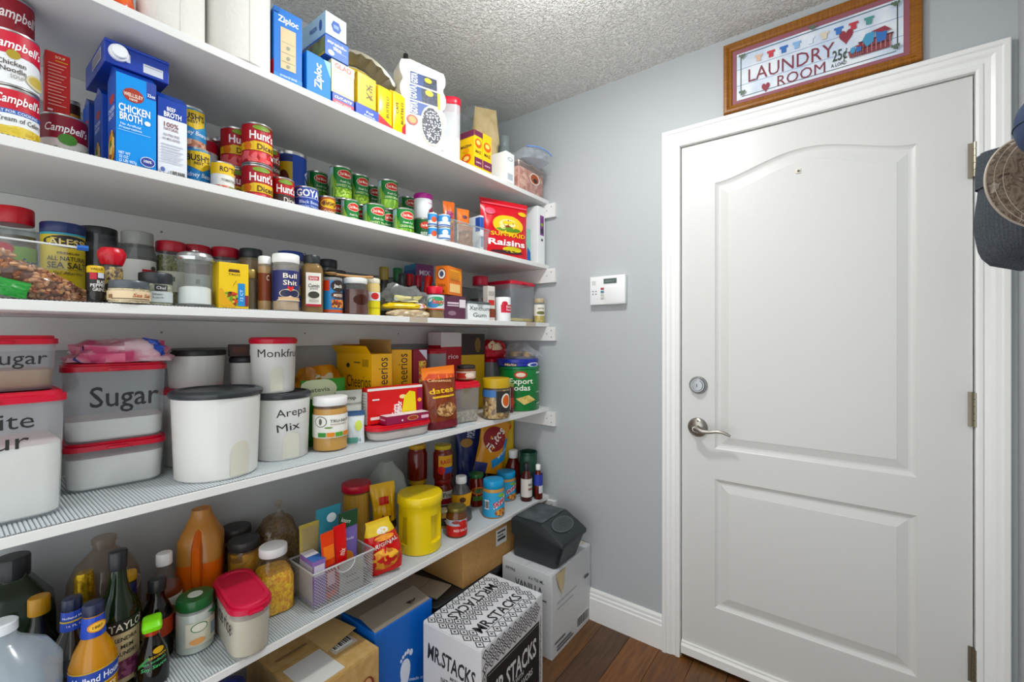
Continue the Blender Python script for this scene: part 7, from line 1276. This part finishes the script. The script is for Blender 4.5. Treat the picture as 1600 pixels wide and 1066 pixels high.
# ================================================================ settle: small shifts on the shelf so that neighbours do not touch
SETTLE = {
    'white paper towel roll nearest the left edge of the top shelf': (0.0022, -0.006),
    'white paper towel roll standing beside the tall blue bag box': (0.0025, -0.0132),
    'tall blue storage bag box with beige panel beside the paper towels': (-0.0039, 0.0049),
    'blue storage bag box with sideways white lettering under the wrap boxes': (-0.0069, 0.0094),
    'small blue and red wax paper box under the pale zipper bag box': (-0.0052, 0.0108),
    'pale yellow and white bag box with red lettering below the stretch wrap': (-0.0052, 0.0108),
    'blue stretch wrap box end with white lettering': (-0.0052, 0.0108),
    'pale blue wrap box lying on top of the stretch wrap box': (-0.0052, 0.0108),
    'small royal blue box under the yellow foil box': (-0.0035, 0.0138),
    'shiny yellow box with dark scribble lettering': (-0.0035, 0.0138),
    'tan paper flour sack with pinched top': (-0.0171, -0.0115),
    'slim white box between the flour sack and the pinkish tub': (0.0111, -0.0014),
    'frosted tub of pinkish food with round logo at the shelf end': (0.0023, 0.0197),
    'clear zipper bag with blue strip lying at the end of the top shelf': (0.0023, 0.0197),
    'light blue bean can with yellow logo, lower one beside the beef broth': (-0.0051, -0.0024),
    'light blue bean can stacked above its twin beside the beef broth': (-0.0051, -0.0024),
    'white and red can behind the lower blue bean can': (-0.0192, -0.0104),
    'yellow and white tomato can below the diced tomato stacks': (0.0038, 0.0023),
    'red diced tomato can with yellow band, lower of the front stack': (0.0082, 0.0035),
    'red diced tomato can with yellow band, upper of the front stack': (0.0082, 0.0035),
    'red diced tomato can behind the front stack, lower one': (0.0032, 0.0062),
    'red diced tomato can behind the front stack, upper one': (0.0032, 0.0062),
    'large royal blue can behind the black bean can': (-0.0057, -0.0007),
    'blue black bean can with white lettering in the front row': (0.0047, -0.001),
    'small orange brown baked bean can beside the black bean can': (-0.0008, 0.0027),
    'green pea can at the left end of the lower row': (0.0299, 0.009),
    'green vegetable can at the middle of the lower row': (0.011, 0.0022),
    'green bean can at the right end of the lower row': (0.011, 0.0018),
    'green can hidden low at the left of the green stack': (-0.0239, -0.0035),
    'green pea can, leftmost of the upper row': (0.006, 0.0055),
    'green can in shadow, second in the lower back row': (-0.0144, -0.0013),
    'green pea can, second from left in the upper row': (-0.0034, 0.0009),
    'green can in shadow, third in the lower back row': (-0.0143, -0.0008),
    'green bean can, largest at the right of the upper row': (-0.0033, 0.001),
    'dark green can at the back left of the green stack, lower': (-0.0201, -0.0027),
    'dark green can at the back left of the green stack, upper': (-0.0201, -0.0027),
    'small blue and white milk can, lower of the pair beside the beet can': (-0.0054, -0.0005),
    'small blue and white milk can, upper of the pair beside the beet can': (-0.006, -0.0003),
    'small blue and white milk can, lower of the pair beside the clear bin': (0.0021, 0.0004),
    'small blue and white milk can, upper of the pair beside the clear bin': (0.001, 0.0007),
    'white box with purple strip at the right end of the can shelf': (0.0006, 0.0232),
    'teal snack packet between the raisins and the white box': (-0.0027, -0.0178),
    'big clear jar with red lid and green label at the left edge': (-0.0039, -0.0037),
    'yellow sea salt canister with blue lid': (0.0029, 0.0032),
    'large dark glass jar with wide black lid behind the pepper mill': (-0.009, -0.0065),
    'spice jar with grey lid and red logo label': (0.0119, -0.0062),
    'herb jar with red lid right of the grey lidded jar': (-0.005, 0.0085),
    'red lidded spice jar behind the sugar dispenser': (-0.0029, 0.001),
    'red lidded spice jar behind the yellow taco box': (-0.008, 0.005),
    'clear zip bag of pinto beans slumped at the left front of the shelf': (-0.0149, -0.0221),
    'black pepper grinder with yellow band beside the bean bag': (0.0051, 0.0072),
    'glass pepper mill with bulging red top': (-0.0125, 0.0034),
    'low wide jar of coarse salt with grey lid and beige label': (0.0079, 0.0018),
    'short jar with tall black lid and grey label': (-0.0049, 0.003),
    'fluted glass sugar dispenser with chrome lid': (-0.001, -0.0008),
    'yellow taco shell box beside the sugar dispenser': (-0.0044, 0.0101),
    'spice jar with black lid behind the taco box': (0.0036, 0.0023),
    'slim jar with gold lid right of the taco box': (-0.0099, -0.0045),
    'bottle with white cap and brown label behind the navy labelled bottle': (0.0002, 0.001),
    'seasoning bottle with white cap and navy heart label': (0.0056, 0.0032),
    'blue and orange seasoning canister left of the mason jar': (0.0006, -0.0044),
    'mason jar of dark amber syrup with white lid': (-0.0013, 0.0055),
    'wooden spoon resting across the mason jar lid': (-0.0013, 0.0055),
    'bottle with bright red cap behind the crumpled bag': (-0.0029, 0.0001),
    'slim bottle with red cap left of the tilted red bottle': (0.0022, 0.0002),
    'tilted hot sauce bottle with long bright red cap': (-0.0027, -0.0003),
    'crumpled clear bag with yellow label on top of flat packets': (0.0, -0.0044),
    'flat yellow packet lying between crumpled bag and nut pack': (0.0, -0.0044),
    'flat clear pack of pale noodles at the shelf edge': (0.0, -0.0044),
    'seasoning jar with bright red fluted lid and colourful label': (0.0005, -0.0099),
    'purple box under the orange baking soda box': (-0.0024, 0.0048),
    'orange baking soda box with round arm logo': (-0.0024, 0.0048),
    'small white tub with black handwriting and dark lid': (-0.0011, 0.0179),
    'slim spice pack with red and brown print': (-0.0002, 0.0029),
    'large clear storage tub with red lid at the end of the spice shelf': (-0.0027, -0.0079),
    'little spice shaker with tan lid at the very end of the shelf': (0.0027, -0.0317),
    'low tub of white powder under the tub marked sugar': (-0.0023, -0.0015),
    'square frosted tub marked sugar with a red lid': (-0.0023, -0.0015),
    'pink and white plastic sugar bag flopped on the sugar tub': (-0.0023, -0.0015),
    'wide white canister with dark grey lid and blank front': (0.0231, -0.0001),
    'white canister with arepa mix handwriting and grey lid': (0.0001, -0.0065),
    'white canister with red lid marked monkfruit on the arepa canister': (0.0001, -0.0065),
    'pale tub with red lid hidden behind the wide canister': (0.0076, -0.0057),
    'white round tub with black lid at the wall behind the wide canister': (0.0076, -0.0057),
    'large yellow cereal box with open top flaps': (0.0105, 0.0025),
    'shiny yellow chip packet behind the stevia bag': (0.0003, -0.0021),
    'bright green sweetener pouch behind the nut powder jar': (-0.0229, 0.021),
    'pale grey sweetener pouch right of the green pouch': (-0.0111, -0.0227),
    'white pouch with navy top and green tea print beside the nut powder jar': (0.0103, -0.0163),
    'peanut powder jar with white lid and round leaf logo': (0.0115, -0.0003),
    'low oval tub with red lid at the shelf edge': (-0.0059, 0.0235),
    'narrow maroon box lying on the low tub': (-0.0059, 0.0235),
    'bright red cracker box standing on the low tub': (-0.0059, 0.0235),
    'orange and brown snack bag standing at the shelf edge': (-0.0023, 0.025),
    'clear tub with bright red lid, a little oats inside': (-0.0046, 0.0227),
    'small brown jar with black lid standing on the clear tub': (-0.0046, 0.0227),
    'green cracker tin at the end of the shelf': (0.0044, -0.0128),
    'round blue cookie tin on the green cracker tin': (-0.0011, -0.0139),
    'clear bag of cookies on the blue tin': (-0.0011, -0.0139),
    'tall red and white box in the back row below the cocoa box': (-0.0027, -0.0019),
    'frosted tub with red lid in the back row': (0.0007, -0.0089),
    'tall brown and yellow box with dark top': (-0.0028, -0.0049),
    'tall frosted tub with red lid under the red candy bag': (-0.0008, 0.0289),
    'round shiny red candy bag on the tall tub': (-0.0008, 0.0289),
    'translucent gallon water jug at the bottom left corner': (0.0004, -0.0018),
    'big dark green oil bottle with black cap at the left edge': (-0.004, -0.0315),
    'large clear glass jug with oval emblem behind the wine bottles': (-0.0128, -0.0271),
    'dark bottle with amber gold cap behind the water jug': (0.0087, 0.0058),
    'amber white cooking wine bottle with blue neck label in front': (0.0041, 0.0058),
    'dark cooking wine bottle with blue neck label behind the water jug': (0.0249, 0.0081),
    'dark bottle with gold foil around its neck': (-0.001, 0.0025),
    'tall green wine bottle with cream label and handwritten tag': (-0.0048, 0.0009),
    'slim bottle with yellow cap between the green bottle and black capped bottle': (0.0094, 0.0026),
    'dark vinegar bottle with black cap behind the soy sauce': (0.0208, 0.0137),
    'soy sauce bottle with bright green cap': (0.0036, 0.0026),
    'cider vinegar bottle with white cap and apple label': (0.0115, -0.015),
    'white coconut oil jar with green lid': (0.0135, 0.0105),
    'clear tub marked white rice with a crimson lid, jutting over the shelf edge': (0.0, -0.0141),
    'plastic jug of orange syrup against the wall': (-0.0081, 0.0081),
    'jar with dark lid at the wall behind the orange jug': (-0.0105, 0.0105),
    'jar of yellow food with dark grey lid': (0.0014, 0.0006),
    'tied clear bag of brown grain at the wall': (-0.0032, 0.0103),
    'jar of bright yellow relish with white lid': (-0.0062, 0.0038),
    'silver wire mesh basket full of packets': (-0.0039, 0.0165),
    'lavender tea box at the left corner of the wire basket': (-0.0039, 0.0165),
    'tall orange packet in the wire basket': (-0.0039, 0.0165),
    'bright red packet leaning in the middle of the wire basket': (-0.0039, 0.0165),
    'lilac and orange noodle packet with dark green top in the wire basket': (-0.0039, 0.0165),
    'teal foil packet at the back of the wire basket': (-0.0039, 0.0165),
    'cloudy yellow packet at the back left of the wire basket': (-0.0039, 0.0165),
    'grey crinkled packet pressed against the basket mesh': (-0.0039, 0.0165),
    'tall clear spaghetti canister with red lid': (-0.0054, -0.0011),
    'yellow foil bag with black lettering left of the yellow tub': (0.0042, 0.0012),
    'empty translucent jug at the wall behind the yellow bag': (0.0045, 0.0),
    'red and yellow corn chip bag hanging over the shelf edge': (-0.0005, 0.0028),
    'peanut butter jar with turquoise lid, farther one of the pair': (-0.001, -0.02),
    'slim barbecue bottle with black cap and white label': (-0.0006, -0.0066),
    'slim red sauce bottle with white cap behind the barbecue bottle': (0.0223, -0.001),
    'dark green plastic cylinder at the end of the lowest shelf': (-0.0064, -0.011),
    'red sauce bottle with white cap behind the peanut butter': (-0.0057, 0.0251),
    'small black bottle behind the green lidded jar': (0.0017, 0.0193),
    'dark blue popcorn bag above the sauce jars': (-0.0027, -0.015),
    'crinkled yellow bag at the end of the lowest shelf': (-0.03, -0.0463),
}
for o in list(SC.objects):
    if o.parent is None and o.get('label') in SETTLE: dx_, dy_ = SETTLE[o['label']]; o.location.x += dx_; o.location.y += dy_
